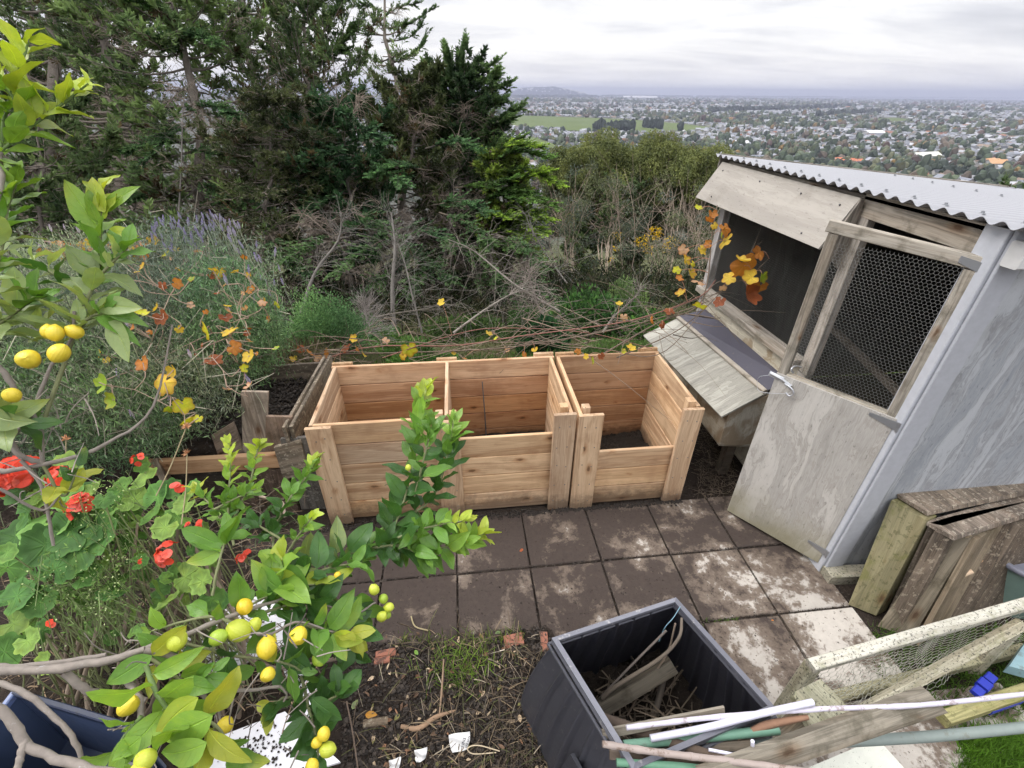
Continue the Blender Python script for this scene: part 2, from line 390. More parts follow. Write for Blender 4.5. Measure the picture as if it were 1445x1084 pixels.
def lemon_fn(n):
    t = n.attr('tint'); p = n.pos()
    n.bsdf(n.mix(n.noise(p, 25., 3), n.mix(1., t, (.88,.95,.9), 'MULTIPLY'), t), .4, n.bump(n.noise(p, 420., 2), .25, .002), spec=.5)
M['lemon'] = mat('lemon_skin', lemon_fn)
# ------------------------------------------------------------------ light and sky
world = bpy.data.worlds.new('World'); scene.world = world; world.use_nodes = True
SUN_EL, SUN_AZ = math.radians(52), math.radians(-85)     # azimuth from +Y towards +X; veiled sun behind cloud, to the left
def build_world():
    n = NT(world)
    sky = n.node('ShaderNodeTexSky', sky_type='NISHITA'); sky.sun_disc = False
    sky.sun_elevation = SUN_EL; sky.sun_rotation = SUN_AZ; sky.altitude = 100; sky.dust_density = 2.
    d = n.node('ShaderNodeTexCoord').outputs['Generated']; x, y, z = n.sep(d)
    zc = n.math('ADD', n.math('MAXIMUM', z, 0.), .10)
    pv = n.comb(n.math('DIVIDE', x, zc), n.math('DIVIDE', y, zc), 0.)
    a = n.noise(n.mapv(pv, (.55, 1.0, 1)), 1., 7, .6, .35)
    b = n.noise(n.mapv(pv, (.22, .5, 1), (3.1, 1.7, 0)), 1., 4, .55)
    k = n.math('ADD', n.math('MULTIPLY', a, .6), n.math('MULTIPLY', b, .5))
    cl = n.ramp(k, [(.38, (4.7,4.75,5.2)), (.48, (6.2,6.2,6.55)), (.57, (8.2,8.1,8.1)), (.68, (10.4,10.2,9.8))])
    # an overcast sky is brighter overhead than at the horizon
    zen = n.math('ADD', .84, n.math('MULTIPLY', n.step(z, .30, .85), 1.3))
    cl = n.mix(1., cl, n.comb(zen, zen, zen), 'MULTIPLY')
    glow = n.step(z, .13, .0)
    cl = n.mix(n.math('MULTIPLY', glow, .55), cl, (7.4,7.2,7.1))
    c = n.mix(.90, sky.outputs[0], cl)
    bg = n.node('ShaderNodeBackground'); n.put(bg.inputs[0], c); bg.inputs[1].default_value = .105
    o = n.node('ShaderNodeOutputWorld'); n.L.new(bg.outputs[0], o.inputs[0])
build_world()
sl = bpy.data.lights.new('sun', 'SUN'); sl.energy = 1.5; sl.angle = math.radians(30); sl.color = (1, .96, .9)
so = bpy.data.objects.new('sun', sl); COL.objects.link(so)
sd = np.array([math.sin(SUN_AZ)*math.cos(SUN_EL), math.cos(SUN_AZ)*math.cos(SUN_EL), math.sin(SUN_EL)])
from mathutils import Vector
so.rotation_euler = Vector(-sd).to_track_quat('-Z', 'Y').to_euler()
vs = scene.view_settings; vs.view_transform = 'Standard'; vs.look = 'None'; vs.exposure = 0.6; vs.gamma = 1
scene.cycles.use_adaptive_sampling = True; scene.cycles.adaptive_threshold = .03; scene.cycles.adaptive_min_samples = 24; scene.cycles.max_bounces = 5; scene.cycles.transparent_max_bounces = 8; scene.cycles.volume_bounces = 0
try: scene.cycles.use_denoising = True
except Exception: pass

# ------------------------------------------------------------------ ground
def smooth(a, lo, hi): t = np.clip((a-lo)/(hi-lo), 0, 1); return t*t*(3-2*t)
_nr = RS(5); _ph = _nr.uniform(0, 6.28, (24, 2)); _fr = _nr.normal(size=(24, 2))
def fbm(x, y, s):
    o = 0
    for i in range(24):
        f = s*(1+i*.55); o = o+np.sin((x*_fr[i, 0]+y*_fr[i, 1])*f+_ph[i, 0])/(1+i*.6)
    return o/3.
_hx = np.array([-50, 2.9, 3.6, 6., 15., 30., 60., 110., 300., 1e6]); _hz = np.array([0, 0, -.12, -.95, -3.4, -9.2, -19., -36., -75., -75.])
def hgt(x, y):
    x = np.asarray(x, float); y = np.asarray(y, float)
    z = np.interp(y+np.clip(np.abs(x)-3, 0, 40)*.12*(y > 3), _hx, _hz)
    z = z+fbm(x, y, .9)*.25*smooth(y, 4.5, 9.)*(1-smooth(y, 100, 250))
    # bank on the left: the raised, planted terrace
    bank = smooth(-x, 1.0, 1.12)*smooth(y, 2.27, 2.33)*(1-smooth(y, 4.6, 6.0))
    z = z+bank*.5
    z = z+smooth(-x, .7, 1.5)*(1-smooth(y, 1.3, 2.0))*.35*(y > -2)
    rough = smooth(-x, -.42, -.30)*(1-smooth(y, 1.22, 1.34)) 
    z = z+rough*(.035+fbm(x, y, 9.)*.035)
    near = (y < 8)&(np.abs(x) < 8)
    z = z+near*fbm(x, y, 14.)*.009
    return z-.012
def grid_axis(lo, hi, st, far, g=1.22):
    a = list(np.arange(lo, hi, st)); s = st; p = a[-1]
    while p < far: s *= g; p += s; a.append(p)
    s = st; p = a[0]
    while p > -far: s *= g; p -= s; a.insert(0, p)
    return np.array(a)
gx = grid_axis(-3.2, 3.2, .03, 60000.); gy = grid_axis(-.5, 5.5, .03, 60000.); gx = gx[np.abs(gx) < 15900]; gy = gy[(gy > -300) & (gy < 14500)]
XX, YY = np.meshgrid(gx, gy); ZZ = hgt(XX, YY)
nx, ny = len(gx), len(gy); ii = np.arange(ny-1)[:, None]*nx+np.arange(nx-1)[None]
mb = MB(); mb.add(np.stack([XX, YY, ZZ], -1).reshape(-1, 3), np.stack([ii, ii+1, ii+nx+1, ii+nx], -1).reshape(-1, 4))
tag(mb.build('ground', M['ground'], smooth=True), kind='structure')

# sea beyond the coast
def sea_fn(n): n.bsdf((.20,.25,.32), .35, n.bump(n.noise(n.pos(), .01, 4), .2, 1.))
M['sea'] = mat('sea', sea_fn)
mb = MB(); ys = np.array([13000, 15000, 18000, 20400.]); xs = np.linspace(-15900, 15900, 9)
X, Y = np.meshgrid(xs, ys); mb.add(np.stack([X, Y, np.full_like(X, -73.)], -1).reshape(-1, 3), [[r*9+c, r*9+c+1, (r+1)*9+c+1, (r+1)*9+c] for r in range(3) for c in range(8)])
tag(mb.build('sea', M['sea']), kind='structure')
# ------------------------------------------------------------------ pavers
PAV = .4065
pv_rng = RS(3)
row_v = [2.045-PAV, 2.045-2*PAV, 2.045-3*PAV, 2.045-4*PAV]
u_joint = G(748, 799)[0]
k = 0
n_pav = 0
for r in range(4):
    cnt = 0
    for c_ in range(-4, 6):
        u0 = u_joint+c_*PAV; v0 = row_v[r]+.003
        if r == 0: off = 0
        if u0+PAV < -.95 or (u0 > 1.5 and r == 0 and u0+PAV > 2.2): continue
        if r == 3 and u0 < .1: continue
        if r == 2 and u0 < -.6: continue
        if u0 > (1.55, 1.62, 1.75, 2.05)[r]: continue
        cnt += 1; mb = MB(); g = .004+pv_rng.uniform(0, .003)
        c = np.array([u0+PAV/2, v0+PAV/2, -.018+pv_rng.uniform(-.003, .003)])
        tl = pv_rng.normal(size=2)*.002
        w = pv_rng.uniform(.82, 1.05)
        if c_ >= 1 and r == 0: w *= 1.05
        box(mb, c, (PAV-g*2, PAV-g*2, .04), (w, w, w*.99), pv_rng.uniform(-.006, .006), ch=.005)
        o = mb.build('paver', M['paver'])
        rr = ('row beside the timber bins', 'second row from the bins', 'third row from the bins', 'row nearest the netting frame')[r]
        tag(o, 'soil-stained concrete paver, %s, number %d from the left' % (rr, cnt), 'paver', 'square concrete pavers of the path')
# ------------------------------------------------------------------ timber compost bins
br = RS(11)
def ptint(lo=.82, hi=1.1):
    w = br.uniform(lo-.04, hi+.04); k = br.uniform(-1, 1); return (w*(1+.03*k), w*(1-.02*k), w*(1-.12*k))
BH = .145; T_ = .022
def wall_x(root, u0, u1, v, n, name='board', dark_low=False):     # boards running along x
    for i in range(n):
        mb = MB(); z = .002+BH*(i+.5); e = br.uniform(-.002, .002)
        board(mb, (u0+e, v, z), (u1+e, v, z), (0, 0, 1), BH-.007, T_, tuple(np.array(ptint())*((.70,.56,.46),(.74,.60,.50),(.78,.64,.54),(.80,.66,.57),(.92,.86,.82))[min(i, 4)] if dark_low else ptint()))  # back boards tinted browner, and darker towards the bottom
        mb.build(name, M['pine'], root)
def wall_y(root, v0, v1, u, n, name='board'):
    for i in range(n):
        mb = MB(); z = .002+BH*(i+.5)
        board(mb, (u, v0, z), (u, v1, z), (0, 0, 1), BH-.007, T_, ptint())
        mb.build(name, M['pine'], root)
def post(root, u0, u1, v, h=.728, th=.024, name='post'):
    mb = MB(); board(mb, ((u0+u1)/2, v, 0), ((u0+u1)/2, v, h), (1, 0, 0), u1-u0, th, ptint(.8, .98)); mb.build(name, M['pine'], root)
def cleat(root, u, v, h=.735, s=.045, name='corner_block'):
    mb = MB(); board(mb, (u, v, .0), (u, v, h), (1, 0, 0), s, s, ptint(.95, 1.12)); mb.build(name, M['pine'], root)
d = thing('compost_bin', (-.12, 2.4, 0), 'wide double-bay compost bin of fresh pine, left of the single-bay one', 'compost bin', 'new timber compost bins')
wall_x(d, -.86, .606, 2.742, 5, dark_low=True)
wall_y(d, 2.106, 2.729, -.838, 5); wall_y(d, 2.085, 2.729, .584, 5); wall_y(d, 2.125, 2.729, -.115, 5, 'divider_board')
wall_x(d, -.8265, -.128, 2.1115, 5, 'front_board'); wall_x(d, -.102, .571, 2.0995, 4, 'front_board')
post(d, -.86, -.725, 2.075); post(d, -.185, -.045, 2.074, .722); post(d, .478, .606, 2.059, .735)
post(d, -.86, -.73, 2.767, .735, .024, 'back_post'); post(d, -.185, -.05, 2.767, .735, .024, 'back_post'); post(d, .47, .606, 2.767, .74, .024, 'back_post')
cleat(d, -.155, 2.15, .735, .04); cleat(d, -.079, 2.14, .735, .04); cleat(d, .548, 2.136, .742)
s = thing('compost_bin', (.98, 2.4, 0), 'narrow single-bay compost bin of fresh sawn pine beside the hen house', 'compost bin', 'new timber compost bins')
wall_x(s, .622, 1.345, 2.742, 5, dark_low=True)
wall_y(s, 2.063, 2.729, .634, 5); wall_y(s, 2.078, 2.729, 1.331, 5)
wall_x(s, .648, 1.318, 2.0795, 3, 'front_board')
post(s, .617, .76, 2.048, .727); post(s, 1.225, 1.347, 2.047, .727)
post(s, .622, .75, 2.767, .735, .024, 'back_post'); post(s, 1.21, 1.345, 2.767, .742, .024, 'back_post')
cleat(s, .672, 2.115, .742); cleat(s, 1.293, 2.115, .745, .05)
def screws(root, u, v, rows=5):
    for i in range(rows):
        for du in (-.03, .03):
            if 'scr' not in M:
                b = MB(); tubes(b, [[(0,0,0),(0,-.0015,0)]], [[.0042,.0036]], 8, (.35,.33,.3)); M['scr'] = b.mesh('screw', M['steel'])
            o = link('screw', M['scr'], root, tuple(np.array([u+du+br.uniform(-.006,.006), v, .07+BH*i+br.uniform(-.012,.012)])-np.array(root.location)))
for u_, v_ in ((-.79,2.0627),(-.115,2.0617),(.54,2.0467)): screws(d, u_, v_)
for u_, v_ in ((.69,2.0357),(1.286,2.0347)): screws(s, u_, v_)
# thin dark rod standing in the middle bay
a = PY(683, 562, 2.66); b_ = PY(687, 612, 2.5)
mb = MB(); tubes(mb, [[(.13, 2.60, .02), (.122, 2.63, .35), (.112, 2.66, .60)]], [[.005, .005, .004]], 6, (.3, .3, .3))
tag(mb.build('garden_stake', M['steel']), 'thin dark rod standing upright inside the middle bay of the timber bin', 'stake')
def heap(name, x0, x1, y0, y1, z, amp, label, seed):
    r = RS(seed); n = 46; X, Y = np.meshgrid(np.linspace(x0, x1, n), np.linspace(y0, y1, n))
    Z = z+amp*fbm(X*3+seed, Y*3, 6.)+r.normal(size=X.shape)*.004
    i = np.arange(n-1)[:, None]*n+np.arange(n-1)[None]
    mb = MB(); mb.add(np.stack([X, Y, Z], -1).reshape(-1, 3), np.stack([i, i+1, i+n+1, i+n], -1).reshape(-1, 4))
    return tag(mb.build(name, M['soil'], smooth=True), label, 'compost', kind='stuff')
heap('compost_heap', -.825, .57, 2.125, 2.725, .10, .03, 'dark compost covering the floor of the double timber bin', 3)
heap('compost_heap', .65, 1.31, 2.095, 2.725, .05, .03, 'dark compost on the floor of the single timber bin', 8)

# ------------------------------------------------------------------ hen house
CU = 1.91; CV = 1.445; CVL = 3.40; EZ = 1.86
coop = thing('hen_house', (CU+.6, 2.4, 0), 'weathered plywood hen house with corrugated metal roof, wire netting front and nest box', 'hen house')
Z = (0, 0, 1)
def P(*a): return np.array(a, float)
mb = MB(); prism(mb, [P(CU+.03, CV, .02), P(CU+.03, CV, 1.86), P(CU+2.4, CV, 1.65), P(CU+2.4, CV, .02)], (0, 1, 0), .014, (1,1,1), 4, long=Z)
mb.build('side_wall', M['greyply'], coop)
mb = MB(); board(mb, (CU+.052, CV-.008, .0), (CU+.052, CV-.008, 1.875), (1, 0, 0), .10, .014, (1.05,1.05,1.05)); mb.build('corner_trim', M['greypaint'], coop)
mb = MB(); board(mb, (CU-.002, CV+.045, .0), (CU-.002, CV+.045, 1.86), (0, 1, 0), .09, .022, (1.2,1.2,1.2)); mb.build('corner_trim', M['greypaint'], coop)
mb = MB(); prism(mb, [P(CU+2.4, CV, .02), P(CU+2.4, CV, 1.64), P(CU+2.4, CVL, 1.64), P(CU+2.4, CVL, .02)], (-1, 0, 0), .014, (.25,.25,.25), 4, long=Z); mb.build('back_wall', M['ply'], coop)  # inner walls and floor tinted dark to stand for the shade inside
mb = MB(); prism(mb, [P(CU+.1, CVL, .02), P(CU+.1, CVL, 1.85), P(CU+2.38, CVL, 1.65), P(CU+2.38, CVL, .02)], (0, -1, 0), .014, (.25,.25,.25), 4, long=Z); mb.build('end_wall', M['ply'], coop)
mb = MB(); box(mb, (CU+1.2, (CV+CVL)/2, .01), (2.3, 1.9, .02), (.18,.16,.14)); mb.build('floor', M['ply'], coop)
# frame members
def member(name, p0, p1, wd, w, t, tint=(1,1,1), m='weathered', par=None):
    mb = MB(); board(mb, p0, p1, wd, w, t, tint); return mb.build(name, M[m], coop if par is None else par)
member('frame_post', (CU+.03, CVL-.05, .02), (CU+.03, CVL-.05, 1.84), (0,1,0), .07, .045, (1.25,1.3,1.45))
member('frame_post', (CU+.03, 2.10, .9), (CU+.03, 2.10, 1.84), (0,1,0), .07, .045, (1.15,1.13,1.12))
member('frame_post', (CU+.03, 2.10, .02), (CU+.03, 2.10, .895), (0,1,0), .07, .045, (1.05,1.05,1.05))
member('frame_rail', (CU+.01, 2.14, .935), (CU+.01, CVL, .925), (1,0,0), .085, .045, (1.1,1.08,1.05))
member('lintel', (CU+.02, 1.50, 1.80), (CU+.02, 2.13, 1.81), (0,0,1), .11, .03, (1.1,1.06,1.0))
member('frame_rail', (CU+.04, 1.50, 1.84), (CU+.04, CVL, 1.84), (1,0,0), .07, .02, (.9,.88,.85))
member('rafter', (CU+.07, 2.115, 1.80), (CU+2.2, 2.115, 1.60), (0,0,1), .09, .04, (.8,.78,.75))
mb = MB(); prism(mb, [P(CU+.012, 2.14, .02), P(CU+.012, 2.14, .91), P(CU+.012, CVL-.01, .90), P(CU+.012, CVL-.01, .02)], (1,0,0), .012, (1.1,1.08,1.0), 9, long=(0,1,0))
mb.build('front_panel', M['stained'], coop)
# plywood awning, hinged out below the eave
aw = [P(CU-.015, 3.44, 1.835), P(CU-.015, 2.12, 1.835), P(CU-.13, 2.13, 1.597), P(CU-.13, 3.50, 1.59)]
mb = MB(); prism(mb, aw, (-.9, 0, .43), .012, (1,1,1), 3, long=(0,1,0)); mb.build('awning', M['awning'], coop)
mb = MB(); prism(mb, [P(CU-.01, 2.118, 1.835), P(CU-.01, 2.118, 1.50), P(CU-.125, 2.118, 1.60), P(CU-.03, 2.118, 1.835)], (0,-1,0), .01, (.8,.78,.75), 3); mb.build('awning_bracket', M['weathered'], coop)
for v_, s_ in ((3.36, .2), (2.9, .2), (2.5, .2), (2.2, .2), (3.3, .85), (2.3, .85)):
    mb = MB(); c = aw[0]*(1-s_)+aw[3]*s_; c = P(c[0]-.013, v_, c[2]+.008)
    tubes(mb, [[c, c+P(-.004, 0, .002)]], [[.005, .004]], 8, (.2,.2,.2)); mb.build('screw', M['steel'], coop)
# roof
mb = MB(); pitch = .0762; r0 = 1.40-.06; r1 = 3.50; nn = int((r1-r0)/pitch*10)
vv = np.linspace(r0, r1, nn); amp = .0095; zz = amp*np.cos(2*PI*vv/pitch)
us = np.linspace(CU-.055, CU+2.5, 5); X = np.repeat(us[:, None], nn, 1); Y = np.repeat(vv[None], 5, 0)
Zr = EZ+.012+zz[None]-(X-CU)*.098
a_ = np.arange(4)[:, None]*nn+np.arange(nn-1)[None]
q_ = np.stack([a_, a_+nn, a_+nn+1, a_+1], -1).reshape(-1, 4)
mb.add(np.stack([X, Y, Zr+.001], -1).reshape(-1, 3), q_[:, ::-1]); mb.add(np.stack([X, Y, Zr-.0008], -1).reshape(-1, 3), q_)
e_ = np.arange(nn-1); mb.add(np.concatenate([np.stack([X[0], Y[0], Zr[0]+.001], -1), np.stack([X[0], Y[0], Zr[0]-.0008], -1)]), np.stack([e_, e_+1, e_+nn+1, e_+nn], -1))
rf = mb.build('roof', M['roof'], coop, smooth=True)
for i_ in range(13):
    for uu in (CU+.03, CU+1.2):
        v_ = r0+pitch*(round(r0/pitch)+1)-r0+i_*pitch*2
        v_ = (round(r0/pitch)+1+i_*2)*pitch
        if v_ > r1-.03: continue
        c = P(uu, v_, EZ+.012+amp-(uu-CU)*.098)
        mb = MB(); tubes(mb, [[c, c+P(0,0,.003), c+P(0,0,.004), c+P(0,0,.011)]], [[.011, .010, .006, .005]], 8, (.45,.45,.45)); o = mb.build('roof_screw', M['steel'], None)
        o.parent = rf; o.matrix_parent_inverse = rf.matrix_world.inverted()
member('barge_board', (CU-.03, CVL+.075, 1.845), (CU+2.4, CVL+.075, 1.61), (0,0,1), .09, .018, (.8,.8,.8))
# hexagonal netting
def netting(origin, eu, ev, W, Hh, cell, r=.0006, name='wire_netting', par=None, jitter=.0, seed=0, tint=(1,1,1), clip=None):
    eu = norm(eu); ev = norm(ev); origin = np.asarray(origin, float); rr = RS(seed)
    a = cell/math.sqrt(3); S = []
    nxh = int(W/cell)+2; nyh = int(Hh/(1.5*a))+2
    def vj(i, j): return None
    for j in range(nyh):
        for i in range(nxh):
            cx = i*cell+(j % 2)*cell/2; cy = j*1.5*a
            p = [(cx, cy+a), (cx+cell/2, cy+a/2), (cx+cell/2, cy-a/2), (cx, cy-a), (cx-cell/2, cy-a/2)]
            S += [(p[0], p[1]), (p[1], p[2]), (p[2], p[3])]
    S = np.array(S)
    ok = (S[:, :, 0] >= 0).all(1)&(S[:, :, 0] <= W).all(1)&(S[:, :, 1] >= 0).all(1)&(S[:, :, 1] <= Hh).all(1)
    S = S[ok]
    if clip is not None: S = S[[clip(*s.mean(0)) for s in S]]
    def tr(s):
        x, y = s[..., 0], s[..., 1]; dz = 0.
        if jitter:
            dz = jitter*(np.sin(x*9+seed)+np.sin(y*13+x*5)+.6*np.sin(x*31+y*17))
            x = x+jitter*.6*np.sin(y*23+x*11); y = y+jitter*.8*np.sin(x*19+1.3)
        return origin+eu*x[..., None]+ev*y[..., None]+np.cross(eu, ev)*(np.asarray(dz)[..., None] if jitter else 0.)
    mb = MB(); tubes(mb, tr(S), np.full((len(S), 2), r), 3, tint, cap=False)
    return mb.build(name, M['wire'], par)
netting((CU+.008, 2.14, .96), (0,1,0), (0,0,1), CVL-2.16, .85, .015, .00045, par=coop, tint=(.4,.4,.4))  # wire tinted dark so the shaded interior behind it reads dark
# nest box
nb = MB(); NV0, NV1 = 2.17, 3.22; NU = 1.60
prism(nb, [P(CU+.01, NV0, .30), P(CU+.01, NV0, .74), P(NU, NV0, .62), P(NU, NV0, .34)], (0,1,0), .012, (1,1,.98), 2, long=Z)
prism(nb, [P(CU+.01, NV1, .30), P(CU+.01, NV1, .74), P(NU, NV1, .62), P(NU, NV1, .34)], (0,-1,0), .012, (1,1,1), 2, long=Z)
prism(nb, [P(NU, NV0+.013, .34), P(NU, NV0+.013, .62), P(NU, NV1-.013, .62), P(NU, NV1-.013, .34)], (1,0,0), .012, (.9,.85,.78), 5, long=(0,1,0))
prism(nb, [P(NU, NV0, .34), P(NU, NV1, .34), P(CU, NV1, .30), P(CU, NV0, .30)], (0,0,-1), .012, (.7,.7,.68), 5)
nest = nb.build('nest_box', M['stained'], coop)
lidc = [G(908, 475, .625), G(1018, 590, .60), G(1083, 556, .71), None]; lidc[3] = lidc[0]+(lidc[2]-lidc[1])*1.0
mb = MB(); prism(mb, [lidc[0], lidc[1], lidc[2], lidc[3]], np.cross(lidc[1]-lidc[0], lidc[2]-lidc[1]), .013, (1,1,1), 6, long=lidc[2]-lidc[1])
lid = mb.build('nest_lid', M['lidply'], coop)
A0, A1 = lidc[3]+P(-.02, 0, .018), lidc[2]+P(-.02, 0, .018); ex = norm(lidc[2]-lidc[1])
mb = MB(); board(mb, A0, A1, ex, .028, .022, (1.05,1.02,.98)); mb.build('batten', M['weathered'], coop)
F0, F1 = A0+ex*.016, A1+ex*.016
mb = MB(); prism(mb, [F0+P(0,.0,-.004), F1+P(0,0,-.004), P(CU+.005, F1[1]+.02, .80), P(CU+.005, F0[1]+.01, .80)], (0,0,1), .003, (1,1,1), 1); mb.build('flashing', M['darkstrip'], coop)
for v_ in (NV0+.1, NV1-.1): mb = MB(); box(mb, (CU-.16, v_, .15), (.06, .06, .3), (.4,.36,.32)); mb.build('nest_leg', M['weathered'], coop)
# door standing ajar
Dh = np.array([1.902, 1.475, 0.]); Df = np.array([1.61, 1.91, 0.]); de = norm(Df-Dh); dn = np.cross(de, [0, 0, 1.])   # dn faces the path
if dn[0] > 0: dn = -dn
def dpt(s, z, o=0.): return Dh+de*s+np.array([0, 0, z])+dn*o
door = coop
mb = MB(); prism(mb, [dpt(.0, .045), dpt(.0, 1.03), dpt(.528, 1.03), dpt(.528, .02)], dn, .010, (1,1,1), 8, long=Z)
dr = mb.build('door', M['ply'], coop)
def dsub(name, mb_, m): o = mb_.build(name, M[m], None); o.parent = dr; o.matrix_parent_inverse = dr.matrix_world.inverted(); return o
def dmem(s0, z0, s1, z1, w, t=.035, o=-.018, tint=(1.05,1.04,1.0), name='door_stile'):
    mb = MB(); a, b = dpt(s0, z0, o), dpt(s1, z1, o); ax = norm(b-a); board(mb, a, b, np.cross(ax, dn), w, t, tint); return dsub(name, mb, 'weathered')
dmem(.506, .02, .506, 1.735, .045); dmem(.023, .05, .023, 1.70, .045)
dmem(-.02, 1.725, .54, 1.765, .05, name='door_rail', tint=(1.15,1.14,1.1)); dmem(.046, 1.015, .483, 1.015, .045, name='door_rail', tint=(1.15,1.13,1.05)); dmem(.046, .07, .483, .05, .05, name='door_rail')
o = netting(dpt(.045, 1.035, -.004), de, (0,0,1), .44, .68, .0155, .0006, 'wire_netting', None, tint=(.8,.8,.8)); o.parent = dr; o.matrix_parent_inverse = dr.matrix_world.inverted()
def dtube(name, pts, r, tint=(1,1,1), m='steel', k=8):
    mb = MB(); tubes(mb, [np.array(pts)], r, k, tint); return dsub(name, mb, m)
dtube('latch', [dpt(.555, 1.02, .018), dpt(.49, 1.012, .018), dpt(.44, .995, .02)], .007)
dtube('latch_hook', bez([dpt(.47, 1.0, .03), dpt(.43, .99, .034), dpt(.415, .965, .03), dpt(.43, .945, .03), dpt(.45, .955, .03)], 14), .004)
dtube('latch_wire', bez([dpt(.55, 1.01, .02), dpt(.60, .97, .02), dpt(.58, .90, .02), dpt(.50, .92, .02), dpt(.43, .96, .025)], 16), .0012)
mb = MB(); board(mb, dpt(.56, 1.015, .0135), dpt(.485, 1.008, .0135), Z, .026, .003); dsub('latch_plate', mb, 'steel')
for zz_, ln in ((1.0, .10), (.14, .085)):
    mb = MB(); prism(mb, [dpt(-.018, zz_+.022, .0125), dpt(-.018, zz_-.022, .0125), dpt(ln, zz_-.006+.01, .0125), dpt(ln, zz_+.008+.01, .0125)], dn, .003, (.6,.6,.6), 1); dsub('hinge', mb, 'steel')
    dtube('hinge_pin', [dpt(-.018, zz_-.025, .016), dpt(-.018, zz_+.025, .016)], .006, (.6,.6,.6))
mb = MB(); prism(mb, [dpt(-.02, 1.73, .0), dpt(-.02, 1.69, .0), dpt(.07, 1.72, .0), dpt(.07, 1.745, .0)], dn, .003, (.6,.6,.6), 1); dsub('hinge', mb, 'steel')
# clip on the jamb
mb = MB(); tubes(mb, [bez([P(CU-.0, 2.11, .93), P(CU-.05, 2.10, .945), P(CU-.075, 2.09, .93), P(CU-.06, 2.08, .91)], 12)], .005, 8); mb.build('gate_hook', M['steel'], coop)
# small white gutter end on the side wall
a = PY(1432, 345, CV-.02); mb = MB(); box(mb, (a[0]+.06, CV-.045, a[2]-.03), (.14, .06, .09), (1,1,1), ch=.006); mb.build('gutter_end', M['whitepaint'], coop)
# perch inside
member('perch', (CU+.5, 1.5, .75), (CU+.9, 3.3, .8), (1,0,0), .04, .04, (.5,.45,.4))
# concrete edge under the coop
mb = MB(); box(mb, (CU+.16, CV-.05, .02), (.34, .075, .07), (.8,.78,.7), -.06); tag(mb.build('timber_offcut', M['lichen']), 'short pale timber offcut on the ground at the foot of the grey coop corner', 'offcut')
# ------------------------------------------------------------------ the plain far below
PZ = -74.7
def inpoly(x, y, poly):
    x = np.asarray(x); y = np.asarray(y); ins = np.zeros(x.shape, bool); n = len(poly)
    for i in range(n):
        x0, y0 = poly[i]; x1, y1 = poly[(i+1) % n]
        c = ((y0 > y) != (y1 > y)) & (x < (x1-x0)*(y-y0)/(y1-y0+1e-12)+x0); ins ^= c
    return ins
def toG(px, z=PZ): return [G(x, y, z) for x, y in px]
fields = [[(600,163),(700,164),(740,163),(800,165),(880,168),(960,174),(1010,180),(960,187),(880,187),(800,184),(735,179),(600,180)],
          [(1222,168),(1262,166),(1292,169),(1285,174),(1230,175)], [(720,196),(752,193),(790,206),(780,214),(700,214),(650,205)]]
def field_fn(n):
    p = n.pos(); n.bsdf(n.mix(n.noise(p, .006, 5, .7), (.07,.105,.03), (.13,.16,.06)), .95, spec=.1)
M['field'] = mat('field_grass', field_fn)
fieldG = []
for f in fields:
    g = toG(f, -74.2); fieldG.append([(p[0], p[1]) for p in g]); mb = MB(); c = np.mean(g, 0)
    mb.add([c]+g, t=[[0, i+1, (i+1) % len(g)+1] for i in range(len(g))]); o = mb.build('field', M['field']); tag(o, kind='structure')
cr = RS(21)
def wallroof_fn(n): n.bsdf(n.attr('tint'), .7, spec=.3)
M['house'] = mat('painted_house', wallroof_fn)
ROOFS = .62*np.array([(.62,.63,.67),(.50,.52,.57),(.40,.42,.47),(.30,.32,.36),(.20,.21,.24),(.55,.57,.66),(.34,.36,.42),(.42,.20,.13),(.36,.28,.22),(.14,.15,.17)])  # roofs dimmed to lower contrast, part of the haze put into their colour
RP = np.array([.13,.14,.15,.14,.11,.09,.12,.03,.05,.04])
RN = ['pale', 'light grey', 'grey', 'mid grey', 'dark grey', 'pale blue', 'blue grey', 'terracotta', 'brown', 'charcoal']
def houses(mb, x, y, z, L, W, h, rz, roof, wall):
    """gabled houses, vectorised"""
    n = len(x); ov = .5
    w = np.array([(-.5,-.5,0),(.5,-.5,0),(.5,.5,0),(-.5,.5,0),(-.5,-.5,1),(.5,-.5,1),(.5,.5,1),(-.5,.5,1),(-.5,0,1.75),(.5,0,1.75)])
    wq = [[0,1,5,4],[1,2,6,5],[2,3,7,6],[3,0,4,7]]; wt = [[5,6,9],[7,4,8]]
    r = np.array([(-.53,-.56,.93),(.53,-.56,.93),(.53,0,1.8),(-.53,0,1.8),(.53,.56,.93),(-.53,.56,.93)]); rq = [[0,1,2,3],[3,2,4,5]]
    for tpl, q, t, c in ((w, wq, wt, wall), (r, rq, [], roof)):
        V = tpl[None]*np.stack([L, W, h], -1)[:, None]
        cx, sx = np.cos(rz)[:, None], np.sin(rz)[:, None]
        X = V[..., 0]*cx-V[..., 1]*sx+x[:, None]; Y = V[..., 0]*sx+V[..., 1]*cx+y[:, None]; Zz = V[..., 2]+z[:, None]
        k = len(tpl); base = (np.arange(n)*k)[:, None, None]
        mb.add(np.stack([X, Y, Zz], -1).reshape(-1, 3), (base+np.array(q)[None]).reshape(-1, 4), (base+np.array(t)[None]).reshape(-1, 3) if len(t) else None, np.repeat(c, k, 0))
def sample(n, r0, r1, seed, az0=-12., az1=57.):
    r = RS(seed); w = r.uniform(0, 1, n)
    rr = 1/(1/r0+(1/r1-1/r0)*w); az = np.radians(r.uniform(az0, az1, n)); return rr, az
def okpos(x, y):
    ok = np.ones(x.shape, bool)
    for f in fieldG: ok &= ~inpoly(x, y, f)
    return ok & (y < 12900)
def blockang(x, y): return (np.floor(x/420.)*1.7+np.floor(y/420.)*2.9) % 1.57
